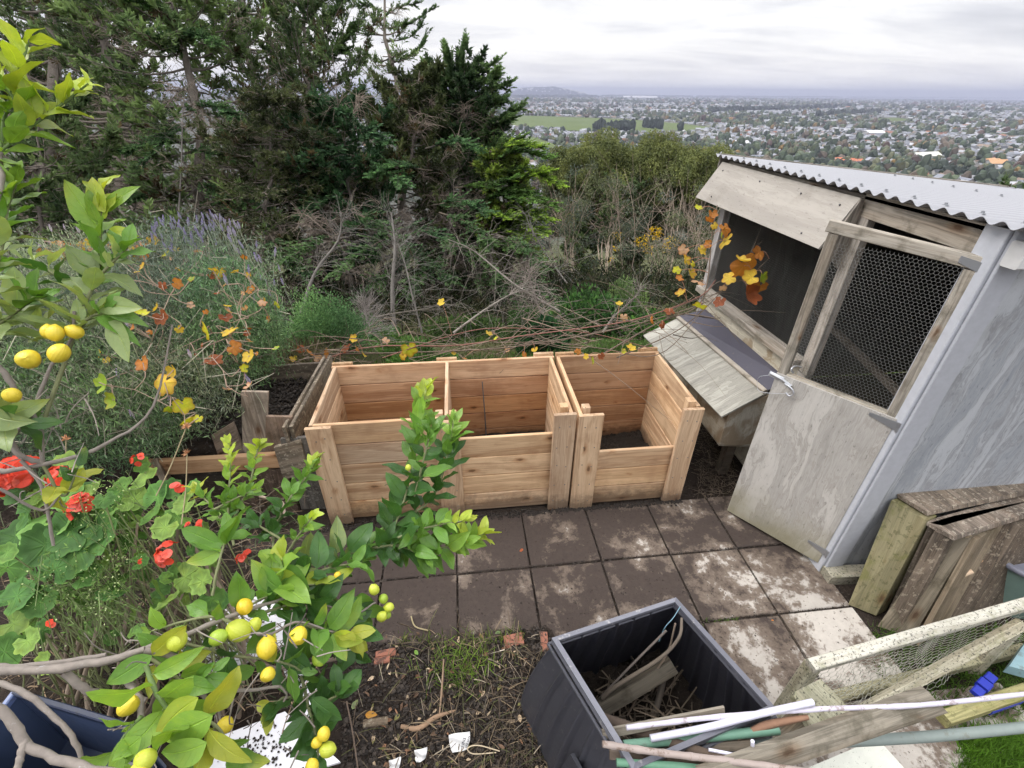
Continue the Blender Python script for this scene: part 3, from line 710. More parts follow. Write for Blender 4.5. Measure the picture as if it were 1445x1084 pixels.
# individual houses: the nearest band
r_, az = sample(900, 440, 1150, 5, 3, 52); o_ = np.argsort(r_); r_ = r_[o_]; az = az[o_]
hx, hy = r_*np.sin(az), r_*np.cos(az)
ang = blockang(hx, hy); s_ = 26.
ca, sa = np.cos(ang), np.sin(ang); gx_, gy_ = np.round((hx*ca+hy*sa)/s_)*s_, np.round((-hx*sa+hy*ca)/s_)*s_
hx, hy = gx_*ca-gy_*sa+cr.normal(size=len(ang))*1.5, gx_*sa+gy_*ca+cr.normal(size=len(ang))*1.5
_, uq = np.unique(np.round(np.stack([hx, hy], -1)/14.), axis=0, return_index=True); uq = np.sort(uq)
hx, hy, ang = hx[uq], hy[uq], ang[uq]; ok = okpos(hx, hy); hx, hy, ang = hx[ok][:300], hy[ok][:300], ang[ok][:300]
hm = []
for i, c in enumerate(ROOFS):
    mb = MB(); houses(mb, np.zeros(2), np.array([0., 3.2]), np.zeros(2), np.array([15., 8.]), np.array([9., 11.]), np.array([3., 2.8]), np.array([0., 1.571]), np.repeat(c[None], 2, 0), np.array([[.55,.53,.5]]*2)*cr.uniform(.5, 1.1))
    hm.append(mb.mesh('house', M['house']))
ci = cr.choice(len(ROOFS), len(hx), p=RP)
for i in range(len(hx)):
    o = link('house', hm[ci[i]], None, (hx[i], hy[i], PZ)); o.rotation_euler[2] = ang[i]+cr.choice([0, PI/2]); q = cr.uniform(.6, 1.05); o.scale = (q*cr.uniform(.8, 1.2), q, cr.uniform(.9, 1.3))
    tag(o, 'small distant house with %s gabled roof down on the hazy plain' % RN[ci[i]], 'house', 'nearest houses of the suburb on the plain')
# terracotta cluster and large pale building that stand out
def special(px, py, L, W, h, roofc, n, label, spread=10., name='building'):
    p = G(px, py, PZ); mb = MB(); r = RS(int(px))
    ox = r.uniform(-1, 1, n)*spread; oy = r.uniform(-1, 1, n)*spread*.7
    if n == 1: ox[:] = 0; oy[:] = 0
    houses(mb, p[0]+ox, p[1]+oy, np.full(n, PZ), r.uniform(.8, 1.2, n)*L, r.uniform(.8, 1.2, n)*W, np.full(n, h), r.uniform(-.3, .3, n)+.2, np.repeat(np.array(roofc)[None], n, 0), np.full((n, 3), .45))
    tag(mb.build(name, M['house']), label, 'building')
special(1195, 232, 12, 12, 4, (.50,.17,.09), 7, 'cluster of joined terracotta-roofed buildings just above the hen house roof', 19)
special(1300, 224, 34, 14, 5, (.60,.60,.55), 2, 'large pale-roofed building on the plain behind the roof of the hen house', 12)
special(1398, 235, 24, 14, 5, (.52,.30,.16), 3, 'orange-brown roofed building near the right edge of the plain', 14)
special(1272, 257, 12, 8, 4, (.50,.20,.10), 2, 'low orange-roofed building right behind the metal roof edge', 10)
special(1228, 190, 46, 20, 5, (.66,.66,.68), 2, 'long white-roofed building far out on the plain', 20)
special(905, 140.5, 330, 60, 22, (.5,.5,.53), 2, 'long white industrial sheds on the horizon right of the hill', 100)
special(1045, 205, 20, 12, 4, (.62,.62,.66), 3, 'white-roofed buildings on the plain beyond the gum tree tops', 14)
# all the others
mb = MB()
for (n, a, b, sc, sd_) in ((13000, 560, 2600, .9, 31), (16000, 1500, 6000, 1.45, 32), (12000, 4000, 12500, 2.6, 33)):
    r_, az = sample(n, a, b, sd_); x, y = r_*np.sin(az), r_*np.cos(az); an = blockang(x, y)
    x += cr.normal(size=n)*4; dens = fbm(x/300., y/300., 1.); ok = okpos(x, y) & (dens > cr.uniform(-1.1, .35, n))
    if a < 700: ok &= ~((r_ < 1000) & (az > .05) & (cr.uniform(size=n) < .8)); 
    x, y, an = x[ok], y[ok], an[ok]; m_ = len(x)
    c = ROOFS[cr.choice(len(ROOFS), m_, p=RP)]*cr.uniform(.7, 1.15, (m_, 1))
    L = cr.uniform(7, 14, m_)*sc; L = np.where(cr.uniform(size=m_) < .04, L*2.4, L)
    houses(mb, x, y, np.full(m_, PZ), L, cr.uniform(6.5, 10, m_)*sc, cr.uniform(2.6, 4, m_)*sc**.5, an+cr.choice([0, PI/2], m_), c, np.repeat(np.array([[.42,.41,.40]]), m_, 0)*cr.uniform(.6, 1.2, (m_, 1)))
# houses on the hill come with the same sheet of rooftops
hc = G(772, 135.2, PZ); HR = np.array([880., 420.])
def hillz(a, b):      # a along x, b along y, in -1..1
    e = np.clip(1-a**2, 0, 1)**.55*np.clip(1-b**2, 0, 1)**.6
    return e*(140+22*np.sin(a*2.2+2.2)+9*np.sin(a*7)+ 5*np.sin(a*17+b*5))
haz = math.atan2(hc[0], hc[1]); he = np.array([math.cos(haz), -math.sin(haz)]); hf = np.array([math.sin(haz), math.cos(haz)])
def hillpos(a, b): return hc[0]+he[0]*a*HR[0]+hf[0]*b*HR[1], hc[1]+he[1]*a*HR[0]+hf[1]*b*HR[1], PZ-1+hillz(a, b)
a, b = cr.uniform(-.9, .9, 120), cr.uniform(-.95, .1, 120) ; x, y, z = hillpos(a, b); n = 120
houses(mb, x, y, z, cr.uniform(14, 30, n), cr.uniform(10, 16, n), cr.uniform(6, 12, n), cr.uniform(0, 3, n), np.full((n, 3), .62)*cr.uniform(.5, 1.2, (n, 1)), np.full((n, 3), .6))
tag(mb.build('suburb_houses', M['house']), 'thousands of tiny roofs of the suburbs spread over the hazy plain', 'houses', kind='stuff')
# hill
g = 70; A, B = np.meshgrid(np.linspace(-1, 1, g), np.linspace(-1, 1, g//2)); x, y, z = hillpos(A, B); z = z+cr.uniform(-1, 1, z.shape)*7*(z > PZ+3)
ii = np.arange(g//2-1)[:, None]*g+np.arange(g-1)[None]; mb = MB(); mb.add(np.stack([x, y, z], -1).reshape(-1, 3), np.stack([ii, ii+1, ii+g+1, ii+g], -1).reshape(-1, 4))
M['hill'] = mat('wooded_hill', lambda n: n.bsdf(n.mix(n.noise(n.pos(), .02, 5, .7), (.006,.010,.010), (.02,.026,.022)), .95, spec=.1))
tag(mb.build('hill', M['hill']), kind='structure')
# tree blobs
ph = (1+5**.5)/2; ico = norm(np.array([(-1,ph,0),(1,ph,0),(-1,-ph,0),(1,-ph,0),(0,-1,ph),(0,1,ph),(0,-1,-ph),(0,1,-ph),(ph,0,-1),(ph,0,1),(-ph,0,-1),(-ph,0,1)]))
icf = np.array([(0,11,5),(0,5,1),(0,1,7),(0,7,10),(0,10,11),(1,5,9),(5,11,4),(11,10,2),(10,7,6),(7,1,8),(3,9,4),(3,4,2),(3,2,6),(3,6,8),(3,8,9),(4,9,5),(2,4,11),(6,2,10),(8,6,7),(9,8,1)])
def blobs(mb, x, y, z, rx, rz_, col, r):
    n = len(x); V = ico[None]*r.uniform(.65, 1.25, (n, 12, 1))*np.stack([rx, rx, rz_], -1)[:, None]
    V += np.stack([x, y, z+rz_*.8], -1)[:, None]
    mb.add(V.reshape(-1, 3), t=(icf[None]+(np.arange(n)*12)[:, None, None]).reshape(-1, 3), col=np.repeat(col, 12, 0))
TC = 1.35*np.array([(.035,.05,.03),(.05,.065,.035),(.028,.04,.028),(.07,.075,.04),(.075,.06,.045),(.13,.085,.03),(.06,.04,.035)]); TP = [.27,.22,.24,.1,.1,.03,.04]  # greens lightened to lower contrast, part of the haze put into the colour
mb = MB(); cr = RS(77)
for (n, a, b, sc, sd_) in ((7000, 620, 2500, 1., 41), (9000, 1500, 6500, 1.5, 42), (9000, 4000, 12800, 2.6, 43)):
    r_, az = sample(n, a, b, sd_); x, y = r_*np.sin(az), r_*np.cos(az)
    dens = fbm(x/250.+9, y/250., 1.); ok = okpos(x, y) & (dens > cr.uniform(-.9, .6, n)); x, y = x[ok], y[ok]; m_ = len(x)
    rx = cr.uniform(2.5, 6.5, m_)*sc; blobs(mb, x, y, np.full(m_, PZ), rx, rx*cr.uniform(.7, 1.6, m_)/sc**.4, TC[cr.choice(7, m_, p=TP)]*cr.uniform(.7, 1.3, (m_, 1)), cr)
# shelter belts and the line of tall trees on the coast
def belt(x0, y0, x1, y1, n, r, hh):
    t = cr.uniform(0, 1, n); p = np.array([G(x0+(x1-x0)*k, y0+(y1-y0)*k, PZ) for k in t]); blobs(mb, p[:, 0], p[:, 1], np.full(n, PZ), cr.uniform(.7, 1.2, n)*r, cr.uniform(.7, 1.3, n)*hh, np.repeat(np.array([[.018,.028,.02]]), n, 0), cr)
belt(840, 185, 893, 188, 60, 8, 13); belt(907, 180, 934, 183, 22, 6, 13); belt(958, 184, 962, 186, 4, 7, 10); belt(1150, 166, 1240, 160, 60, 12, 12); belt(850, 136, 1445, 139, 900, 30, 16)
belt(690, 139, 845, 138, 200, 40, 20); belt(1000, 160, 1200, 152, 120, 14, 14); belt(1150, 238, 1260, 246, 60, 5, 6); belt(1330, 250, 1460, 262, 90, 5, 6)
tag(mb.build('suburb_trees', M['house']), 'dark tree clumps and shelter belts among the distant roofs', 'trees', kind='stuff')
# nearer trees as things of their own
cm = []
for i in range(5):
    r = RS(60+i); n = 260; u = rnd_unit(r, n)*r.uniform(.6, 1., (n, 1)); u *= (3.6, 3.6, 4.4 if i < 3 else 6.); u[:, 2] += 4.6
    d1 = rnd_unit(r, n); s1 = norm(np.cross(d1, rnd_unit(r, n))); q = np.stack([u-d1*.8, u+s1*.6, u+d1*.8, u-s1*.6], 1)
    mb = MB(); mb.add(q.reshape(-1, 3), np.arange(n*4).reshape(-1, 4), col=np.repeat(TC[[0,1,2,4,5][i]]*r.uniform(.6, 1.5, (n, 1)), 4, 0)); tubes(mb, [[(0,0,0),(0,0,4)]], [[.3,.2]], 5, (.05,.04,.03)); cm.append(mb.mesh('suburb_tree', M['house']))
r_, az = sample(700, 430, 1000, 7, 3, 52); x, y = r_*np.sin(az), r_*np.cos(az); ok = okpos(x, y); x, y = x[ok], y[ok]; o_ = np.argsort(x*x+y*y)[:300]
KN = ['dark green', 'mid green', 'deep green', 'bare brown', 'golden autumn']
for i in o_:
    k = cr.choice(5, p=[.3, .22, .28, .14, .06]); o = link('suburb_tree', cm[k], None, (x[i], y[i], PZ)); s_ = cr.uniform(.6, 1.5); o.scale = (s_, s_, s_*cr.uniform(.8, 1.2)); o.rotation_euler[2] = cr.uniform(0, 6)
    tag(o, 'small distant %s tree among the houses on the plain' % KN[k], 'tree', 'nearest garden trees of the suburb on the plain')
# air
def haze_fn(n):
    v = n.node('ShaderNodeVolumePrincipled'); v.inputs['Color'].default_value = (.56, .60, .78, 1); v.inputs['Density'].default_value = 1.25e-4; v.inputs['Anisotropy'].default_value = .2
    o = n.node('ShaderNodeOutputMaterial'); n.L.new(v.outputs[0], o.inputs['Volume'])
M['haze'] = mat('haze', haze_fn)
mb = MB(); x0, x1, y0, y1, z0, z1 = -16100, 16100, -400, 20600, -77, 125
mb.add([(x0,y0,z0),(x1,y0,z0),(x1,y1,z0),(x0,y1,z0),(x0,y0,z1),(x1,y0,z1),(x1,y1,z1),(x0,y1,z1)], [[3,2,1,0],[4,5,6,7],[0,1,5,4],[1,2,6,5],[2,3,7,6],[3,0,4,7]])
tag(mb.build('haze', M['haze']), kind='stuff')
# ------------------------------------------------------------------ trees on the slope
def diamonds(mb, b, d, side, L, W, col):
    L = np.asarray(L)[:, None]; W = np.asarray(W)[:, None]
    q = np.stack([b, b+d*L*.45+side*W*.5, b+d*L, b+d*L*.45-side*W*.5], 1)
    mb.add(q.reshape(-1, 3), np.arange(len(b)*4).reshape(-1, 4), col=np.repeat(col, 4, 0))
def along(P, s):
    """P (N,K,3), s (N,M) in 0..1 -> points and tangents (N,M,3)"""
    K = P.shape[1]; f = np.clip(s*(K-1), 0, K-1.0001); i = f.astype(int); f = (f-i)[..., None]; n = np.arange(len(P))[:, None]
    a, b = P[n, i], P[n, i+1]; return a*(1-f)+b*f, norm(b-a)
def perp(t, r): return norm(np.cross(t, rnd_unit(r, int(np.prod(t.shape[:-1]))).reshape(t.shape)))
def conifer(name, base, top, R, seed, label, cat='tree', nl=90, nb=12, ns=22, greens=((.028,.050,.022),(.05,.08,.032)), bare=.12, up=.35, leaf=(.15,.045), dens=1.4, tips=None, deadfrac=.18, group=None, trunk_r=None, shape=.75, azbias=None, minl=.25):
    r = RS(seed); base = np.asarray(base, float); top = np.asarray(top, float); Ht = np.linalg.norm(top-base)
    root = thing(name, base, label, cat, group)
    K = 9; ts = np.linspace(0, 1, K); ax = base+(top-base)*ts[:, None]; ax[1:-1] += r.normal(size=(K-2, 3))*[.012*Ht, .012*Ht, 0]
    tr = (trunk_r or Ht*.016)
    mb = MB(); tubes(mb, ax, (tr*(1-ts*.93)), 9, (1,1,1))
    t = np.sort(r.uniform(bare, .985, nl)); a0, _ = along(ax[None], t[None]); a0 = a0[0]
    az = np.arange(nl)*2.39996+r.normal(size=nl)*.4
    if azbias is not None: az = np.where(r.uniform(size=nl) < .5, azbias+r.normal(size=nl)*.8, az)
    Ls = R*(minl+(1-minl)*np.clip((1-t)/(1-bare), 0, 1)**shape)*r.uniform(.55, 1.12, nl)
    el0 = r.normal(size=nl)*.16-.05+t*.35; s = np.linspace(0, 1, 7)
    h = np.stack([np.cos(az), np.sin(az), np.zeros(nl)], -1)
    Pm = a0[:, None]+h[:, None]*(Ls[:, None]*s*np.cos(el0)[:, None])[..., None]
    Pm[..., 2] += Ls[:, None]*(np.sin(el0)[:, None]*s+up*s**2.2*r.uniform(.3, 1.4, (nl, 1))-.10*np.sin(s*PI))
    Pm += (r.normal(size=Pm.shape)*.03*Ls[:, None, None])*s[None, :, None]
    dead = r.uniform(size=nl) < deadfrac*np.where(t < .45, 2.2, .5)
    tubes(mb, Pm, (tr*.30*(1-t*.5)*.8)[:, None]*(1-s*.85), 4, (1,1,1), cap=False)
    # side branchlets
    sb = r.uniform(.22, 1., (nl, nb)); p, tg = along(Pm, sb)
    upv = np.array([0, 0, 1.]); sd = norm(np.cross(tg, upv)); sg = np.where(np.arange(nb) % 2, 1., -1.)[None, :, None]
    dr_ = norm(tg*.75+sd*sg*r.uniform(.35, 1.1, (nl, nb, 1))+upv*r.normal(size=(nl, nb, 1))*.25+upv*.12)
    bl = Ls[:, None]*.42*(1.12-sb*.75)*r.uniform(.5, 1.2, (nl, nb))
    s4 = np.linspace(0, 1, 5); Pb = p[:, :, None]+dr_[:, :, None]*(bl[..., None]*s4)[..., None]
    Pb[..., 2] += bl[..., None]*(.22*s4**2)*r.uniform(-.7, 1.3, (nl, nb, 1))
    Pb += r.normal(size=Pb.shape)*.03*s4[:, None]
    live = ~dead
    Pa = Pb.reshape(-1, 5, 3); tubes(mb, Pa, np.full((len(Pa), 1), .009)*(1-s4*.6), 3, (1.3,1.25,1.2), cap=False)
    # fine dead twigs on the dead limbs
    if dead.any():
        Pd = Pb[dead].reshape(-1, 5, 3); sx = r.uniform(.1, .9, (len(Pd), 4)); p2, t2 = along(Pd, sx); d2 = norm(t2+perp(t2, r)*.8); l2 = r.uniform(.2, .6, (len(Pd), 4))
        s3 = np.linspace(0, 1, 4); T = p2[:, :, None]+d2[:, :, None]*(l2[..., None]*s3)[..., None]; T[..., 2] -= l2[..., None]*s3**2*.35
        tubes(mb, T.reshape(-1, 4, 3), np.full((T.shape[0]*4, 1), .005)*(1-s3*.5), 3, (1.7,1.6,1.5), cap=False)
    wood = mb.build('trunk', M['bark'], root, smooth=True)
    Pl = Pb[live].reshape(-1, 5, 3); tl = np.repeat(t[live], nb); sl_ = sb[live].ravel()
    n_ = int(ns*dens); ss = r.uniform(.05, 1.02, (len(Pl), n_)); p3, t3 = along(Pl, np.clip(ss, 0, 1))
    sd3 = perp(t3, r); d3 = norm(t3*.8+sd3*.75+upv*.15); w3 = norm(np.cross(d3, upv+rnd_unit(r, len(Pl)*n_).reshape(len(Pl), n_, 3)*.7))
    L3 = r.uniform(.6, 1.3, ss.shape)*leaf[0]; g0, g1 = np.array(greens[0]), np.array(greens[1])
    k = np.clip(r.normal(size=(len(Pl), 1))*.3+.35+ss*.3, 0, 1)[..., None]; c = g0*(1-k)+g1*k; c = c*r.uniform(.75, 1.25, ss.shape)[..., None]
    if tips is not None:
        kk = (np.clip((sl_[:, None]-.45)*2+r.normal(size=(len(Pl), 1))*.3, 0, 1)*ss)[..., None]; c = c*(1-kk)+np.array(tips)*kk
    brown = (r.uniform(size=(len(Pl), 1)) < .06)[..., None]; c = np.where(brown, np.array([.10,.075,.04]), c)
    mb = MB(); diamonds(mb, p3.reshape(-1, 3), d3.reshape(-1, 3), w3.reshape(-1, 3), L3.ravel(), np.full(L3.size, leaf[1])*r.uniform(.7, 1.3, L3.size), c.reshape(-1, 3))
    mb.build('crown', M['needle'], root)
    return root
def BT(bx, by, tx, ty, d, db=None):
    b = D(bx, by, db or d); b[2] = float(hgt(b[0], b[1]))-.1; return b, D(tx, ty, d)
GB = ((.11,.17,.07),(.21,.30,.12)); GD = ((.075,.12,.055),(.145,.205,.085)); GY = ((.06,.10,.03),(.13,.17,.045))
TL = [ # base px, top px, depth, radius, seed, label, kwargs
 ((292,400),(215,-260),11.5,3.3,1,'tall conifer with bare grey trunk and dead twigs, rising above the lavender',dict(nl=150,nb=12,ns=28,bare=.03,deadfrac=.24,greens=GB,trunk_r=.16,up=.1,leaf=(.16,.055))),
 ((455,470),(430,-60),15,3.0,2,'dark upswept cypress in the middle of the tree belt, its top against the sky',dict(nl=120,ns=26,up=.8,greens=GD,shape=.6)),
 ((600,470),(530,-60),19,2.6,3,'thin open-topped conifer with sparse crown against the bright sky',dict(nl=46,ns=12,bare=.3,greens=GB,up=.1,shape=.8,deadfrac=.1)),
 ((690,470),(640,104),14,1.75,4,'cypress with long plume-like branches reaching right over the plain',dict(nl=150,ns=32,up=.45,greens=((.028,.055,.026),(.06,.105,.042)),shape=.4)),
 ((728,440),(705,215),11.8,.9,5,'low cypress with bright yellow-green branch tips beside the gum trees',dict(nl=90,nb=12,ns=30,up=.1,greens=GY,tips=(.22,.32,.05),shape=.3,bare=.3,azbias=-.2,leaf=(.12,.045))),
 ((90,430),(30,-330),17,5.0,6,'large dark conifer at the far left edge of the tree belt',dict(nl=150,ns=26,greens=GD,bare=.05)),
 ((-190,430),(-330,-300),14,4.6,7,'dark conifer just beyond the left edge of the view',dict(nl=120,ns=22,greens=GD,bare=.05)),
 ((380,440),(335,-190),18,3.6,8,'dark conifer behind the cypress and the bare trunk',dict(nl=120,ns=24,greens=GD,up=.5)),
 ((560,450),(592,100),12.5,2.1,9,'brownish twiggy cypress with much dead wood in the centre of the belt',dict(nl=130,ns=24,deadfrac=.32,greens=((.045,.062,.028),(.085,.105,.042)),up=.3)),
 ((175,420),(120,-240),15,3.6,10,'conifer with feathery dark branches left of the bare trunk',dict(nl=120,ns=22,greens=GD,deadfrac=.3)),
 ((360,430),(390,120),10.5,2.1,11,'olive-green drooping cypress right of the bare trunk',dict(nl=110,ns=28,up=-.25,greens=((.045,.06,.028),(.085,.10,.045)),shape=.4,leaf=(.10,.03))),
 ((500,450),(480,150),11.5,1.9,12,'small mid-green conifer in front of the upswept cypress',dict(nl=90,ns=26,up=.2,greens=((.03,.07,.035),(.055,.115,.05)),shape=.4)),
 ((640,450),(668,170),16.5,1.8,13,'dark cypress with layered branches behind the plume-branched one',dict(nl=120,ns=30,up=.45,greens=GD,shape=.5)),
 ((20,440),(60,150),9.5,2.1,14,'dark low conifer behind the lemon tree',dict(nl=80,ns=26,greens=GD,shape=.4)),
]
for (bp, tp, d, R_, sd_, lab, kw) in TL:
    b, t = BT(bp[0], bp[1], tp[0], tp[1], d); conifer('conifer', b, t, R_, sd_, lab, **kw)
def bough(root, pts, n2, l2, cols, tip, seed, leaf=(.09,.03), flat=.25, m=26, droop=.15, r0=.02):
    """a long spreading branch with flat sprays"""
    n2 = int(n2*1.5); m = int(m*1.6); leaf = (leaf[0]*1.12, leaf[1]*1.35); cols = np.array(cols)*1.15; tip = np.array(tip)*1.45
    r = RS(seed); ax = bez(pts, 12); mb = MB(); tubes(mb, ax, np.linspace(r0, r0*.2, 12), 5, (.13,.11,.095))
    s = np.sort(r.uniform(.12, 1, n2))[None]; p, tg = along(ax[None], s); p, tg = p[0], tg[0]; upv = np.array([0, 0, 1.]); sd = norm(np.cross(tg, upv))*np.where(np.arange(n2) % 2, 1, -1)[:, None]
    d = norm(tg*.8+sd*r.uniform(.3, .9, (n2, 1))+upv*r.normal(size=(n2, 1))*flat+upv*.1); L = l2*r.uniform(.6, 1.15, n2)*(1.15-.65*s[0]); q = np.linspace(0, 1, 5)
    T = p[:, None]+d[:, None]*(L[:, None]*q)[..., None]; T[..., 2] += (L*r.uniform(-1, .8, n2)*droop)[:, None]*q**2; tubes(mb, T, np.full((n2, 1), .006)*(1-q*.6), 3, (.15,.13,.11), cap=False)
    ss = r.uniform(.0, 1.03, (n2, m)); p3, t3 = along(T, np.clip(ss, 0, 1)); sd3 = norm(np.cross(t3, upv))*np.where(r.uniform(size=ss.shape) < .5, 1, -1)[..., None]; d3 = norm(t3*.8+sd3*.7+r.normal(size=t3.shape)*.22+upv*.1); w3 = norm(np.cross(d3, upv+r.normal(size=d3.shape)*.5))
    k = np.clip(ss*.8+s[0][:, None]*.5-.35+r.normal(size=(n2, 1))*.2, 0, 1)[..., None]; c = np.array(cols)*(1-k)+np.array(tip)*k; c = c*r.uniform(.7, 1.3, ss.shape)[..., None]; sz = (1-.45*np.clip(ss, 0, 1)).ravel()
    diamonds(mb, p3.reshape(-1, 3), d3.reshape(-1, 3), w3.reshape(-1, 3), leaf[0]*sz*r.uniform(.7, 1.3, ss.size), leaf[1]*sz*r.uniform(.7, 1.3, ss.size), c.reshape(-1, 3)); mb.build('bough', M['needle'], root)
TREES = {o['label'][:24]: o for o in scene.objects if o.name.startswith('conifer')}
tD = [o for o in TREES.values() if 'plume-like' in o['label']][0]; tB = [o for o in TREES.values() if 'bright yellow-green' in o['label']][0]; tC = [o for o in TREES.values() if 'dark upswept' in o['label']][0]; tT = [o for o in TREES.values() if 'thin open-topped' in o['label']][0]
DK, DT = (.065,.115,.05), (.12,.19,.075)
for i, (a, m_, b) in enumerate([((640,130),(672,104),(705,86)),((650,150),(690,128),(722,118)),((648,110),(650,88),(656,62)),((640,120),(635,95),(630,72)),((660,190),(705,168),(738,150)),((660,205),(700,180),(722,166)),((650,170),(690,150),(712,142)),((665,225),(700,205),(735,196)),((640,140),(612,118),(600,96)),((655,250),(710,225),(748,208)),((650,130),(680,120),(700,104))]):
    bough(tD, [D(*a, 13.6), D(*m_, 13.4), D(*b, 13.2)], 26, .62, DK, DT, 900+i, leaf=(.13,.045), flat=.3, m=22)
for i, (a, m_, b, br_t) in enumerate([((690,230),(730,215),(775,222),0),((690,250),(740,240),(790,262),1),((690,275),(735,270),(780,290),0),((680,300),(730,290),(775,312),1),((680,320),(720,305),(768,330),1),((670,290),(710,275),(755,285),0),((690,215),(725,205),(760,208),1),((680,335),(715,325),(745,338),1),((660,350),(700,345),(735,352),0),((670,310),(690,300),(722,308),1),((640,265),(690,262),(735,250),0),((700,262),(745,250),(775,242),1)]):
    bough(tB, [D(*a, 11.6), D(*m_, 11.1), D(*b, 10.7)], 30, .55, (.055,.10,.03), (.24,.36,.05) if br_t else (.10,.19,.05), 930+i, leaf=(.09,.032), flat=.14, m=30, droop=.1)
for i, (a, m_, b) in enumerate([((445,60),(470,20),(492,-12)),((450,90),(485,58),(502,40)),((440,40),(430,5),(440,-40)),((430,80),(405,40),(390,0)),((440,100),(470,80),(490,70)),((425,60),(400,20),(385,-20)),((440,20),(455,-10),(462,-40))]):
    bough(tC, [D(*a, 14.8), D(*m_, 14.6), D(*b, 14.4)], 26, .6, DK, DT, 960+i, leaf=(.13,.045), flat=.35, m=22)
for i, (a, m_, b) in enumerate([((538,40),(575,35),(612,12)),((538,60),(580,52),(600,20)),((536,15),(515,8),(498,10)),((537,30),(560,12),(590,5)),((540,80),(575,80),(600,62)),((538,50),(512,48),(498,40)),((540,95),(585,75),(608,40))]):
    bough(tT, [D(*a, 18.8), D(*m_, 18.6), D(*b, 18.4)], 16, .55, DK, DT, 980+i, leaf=(.14,.045), flat=.3, m=16)
# mid-green sprays in front of the bare trunk and across the belt
tA = [o for o in TREES.values() if 'bare grey trunk' in o['label']][0]; tG = [o for o in TREES.values() if 'small mid-green' in o['label']][0]
for i, (a, m_, b) in enumerate([((262,200),(215,205),(175,215)),((262,215),(300,215),(335,228)),((268,250),(320,275),(385,300)),((262,180),(240,190),(195,235)),((270,270),(215,275),(180,285)),((250,80),(230,60),(205,50)),((250,60),(275,50),(300,60)),((258,160),(300,150),(330,165)),((270,285),(320,290),(370,320)),((245,20),(215,10),(190,-5))]):
    bough(tA, [D(*a, 11.3), D(*m_, 10.9), D(*b, 10.6)], 26, .6, (.05,.10,.045), (.11,.20,.08), 1000+i, leaf=(.10,.034), flat=.18, m=26)
for i, (a, m_, b) in enumerate([((500,220),(465,215),(430,228)),((500,250),(540,245),(575,262)),((490,280),(455,285),(425,305)),((500,180),(520,185),(545,200)),((600,240),(560,235),(525,248)),((610,290),(650,285),(690,300)),((600,210),(640,200),(675,212)),((560,320),(600,325),(640,345))]):
    bough(tG, [D(*a, 11.), D(*m_, 10.6), D(*b, 10.3)], 26, .5, (.045,.09,.045), (.09,.18,.075), 1020+i, leaf=(.09,.032), flat=.2, m=26)
for i, (a, m_, b) in enumerate([((560,330),(520,350),(470,385)),((560,350),(600,370),(640,400)),((600,330),(650,350),(700,385)),((560,380),(530,400),(500,425)),((640,360),(600,385),(575,415)),((700,330),(740,350),(770,385)),((480,330),(440,345),(400,370)),((660,390),(700,400),(735,425)),((380,330),(400,360),(440,390)),((500,300),(540,320),(580,350)),((620,300),(660,315),(690,345)),((720,380),(750,395),(775,420))]):
    bough(tG, [D(*a, 9.8), D(*m_, 9.4), D(*b, 9.1)], 24, .5, (.05,.095,.04), (.085,.15,.06), 1060+i, leaf=(.09,.030), flat=.25, m=20, droop=.5)
# dark belt further back
back = []
for i, (px, py, d, R_) in enumerate([(-120,-60,27,4),(20,-90,26,4),(140,-40,25,4),(250,-40,27,4),(330,30,25,3.5),(420,70,26,3.6),(500,95,25,3.4),(570,110,26,3.4),(630,150,24,2.2),(680,195,24,1.8),(715,245,22,1.6),(-250,-60,24,4),(90,60,22,3.5),(210,90,22,3.5),(300,110,23,3.4),(400,130,23,3.2),(-60,40,22,3.5),(480,150,22,3),(560,170,22,3),(110,-150,21,4),(280,-120,21,3.6),(390,0,22,3.2),(10,-180,21,4)]):
    b, t = BT(px+20, 400, px, py, d)
    if i < 3: back.append(conifer('conifer', b, t, R_, 100+i, 'x', nl=110, nb=12, ns=24, greens=GD, bare=.0, up=.3, leaf=(.28,.11), deadfrac=.02, minl=.4, shape=.5, group='dark conifers at the back of the belt')); o = back[-1]; o['sc'] = float(t[2]-b[2])
    else:
        src = back[i % 3]; o = copy_tree(src); o.location = b; k = float((t[2]-b[2])/src['sc']); o.scale = (k, k, k); o.rotation_euler[2] = i*1.3
    tag(o, 'dark dense conifer at the back of the belt, mostly hidden by nearer trees')
for o in back: del o['sc']
for o in scene.objects:
    if 'sc' in o.keys(): del o['sc']

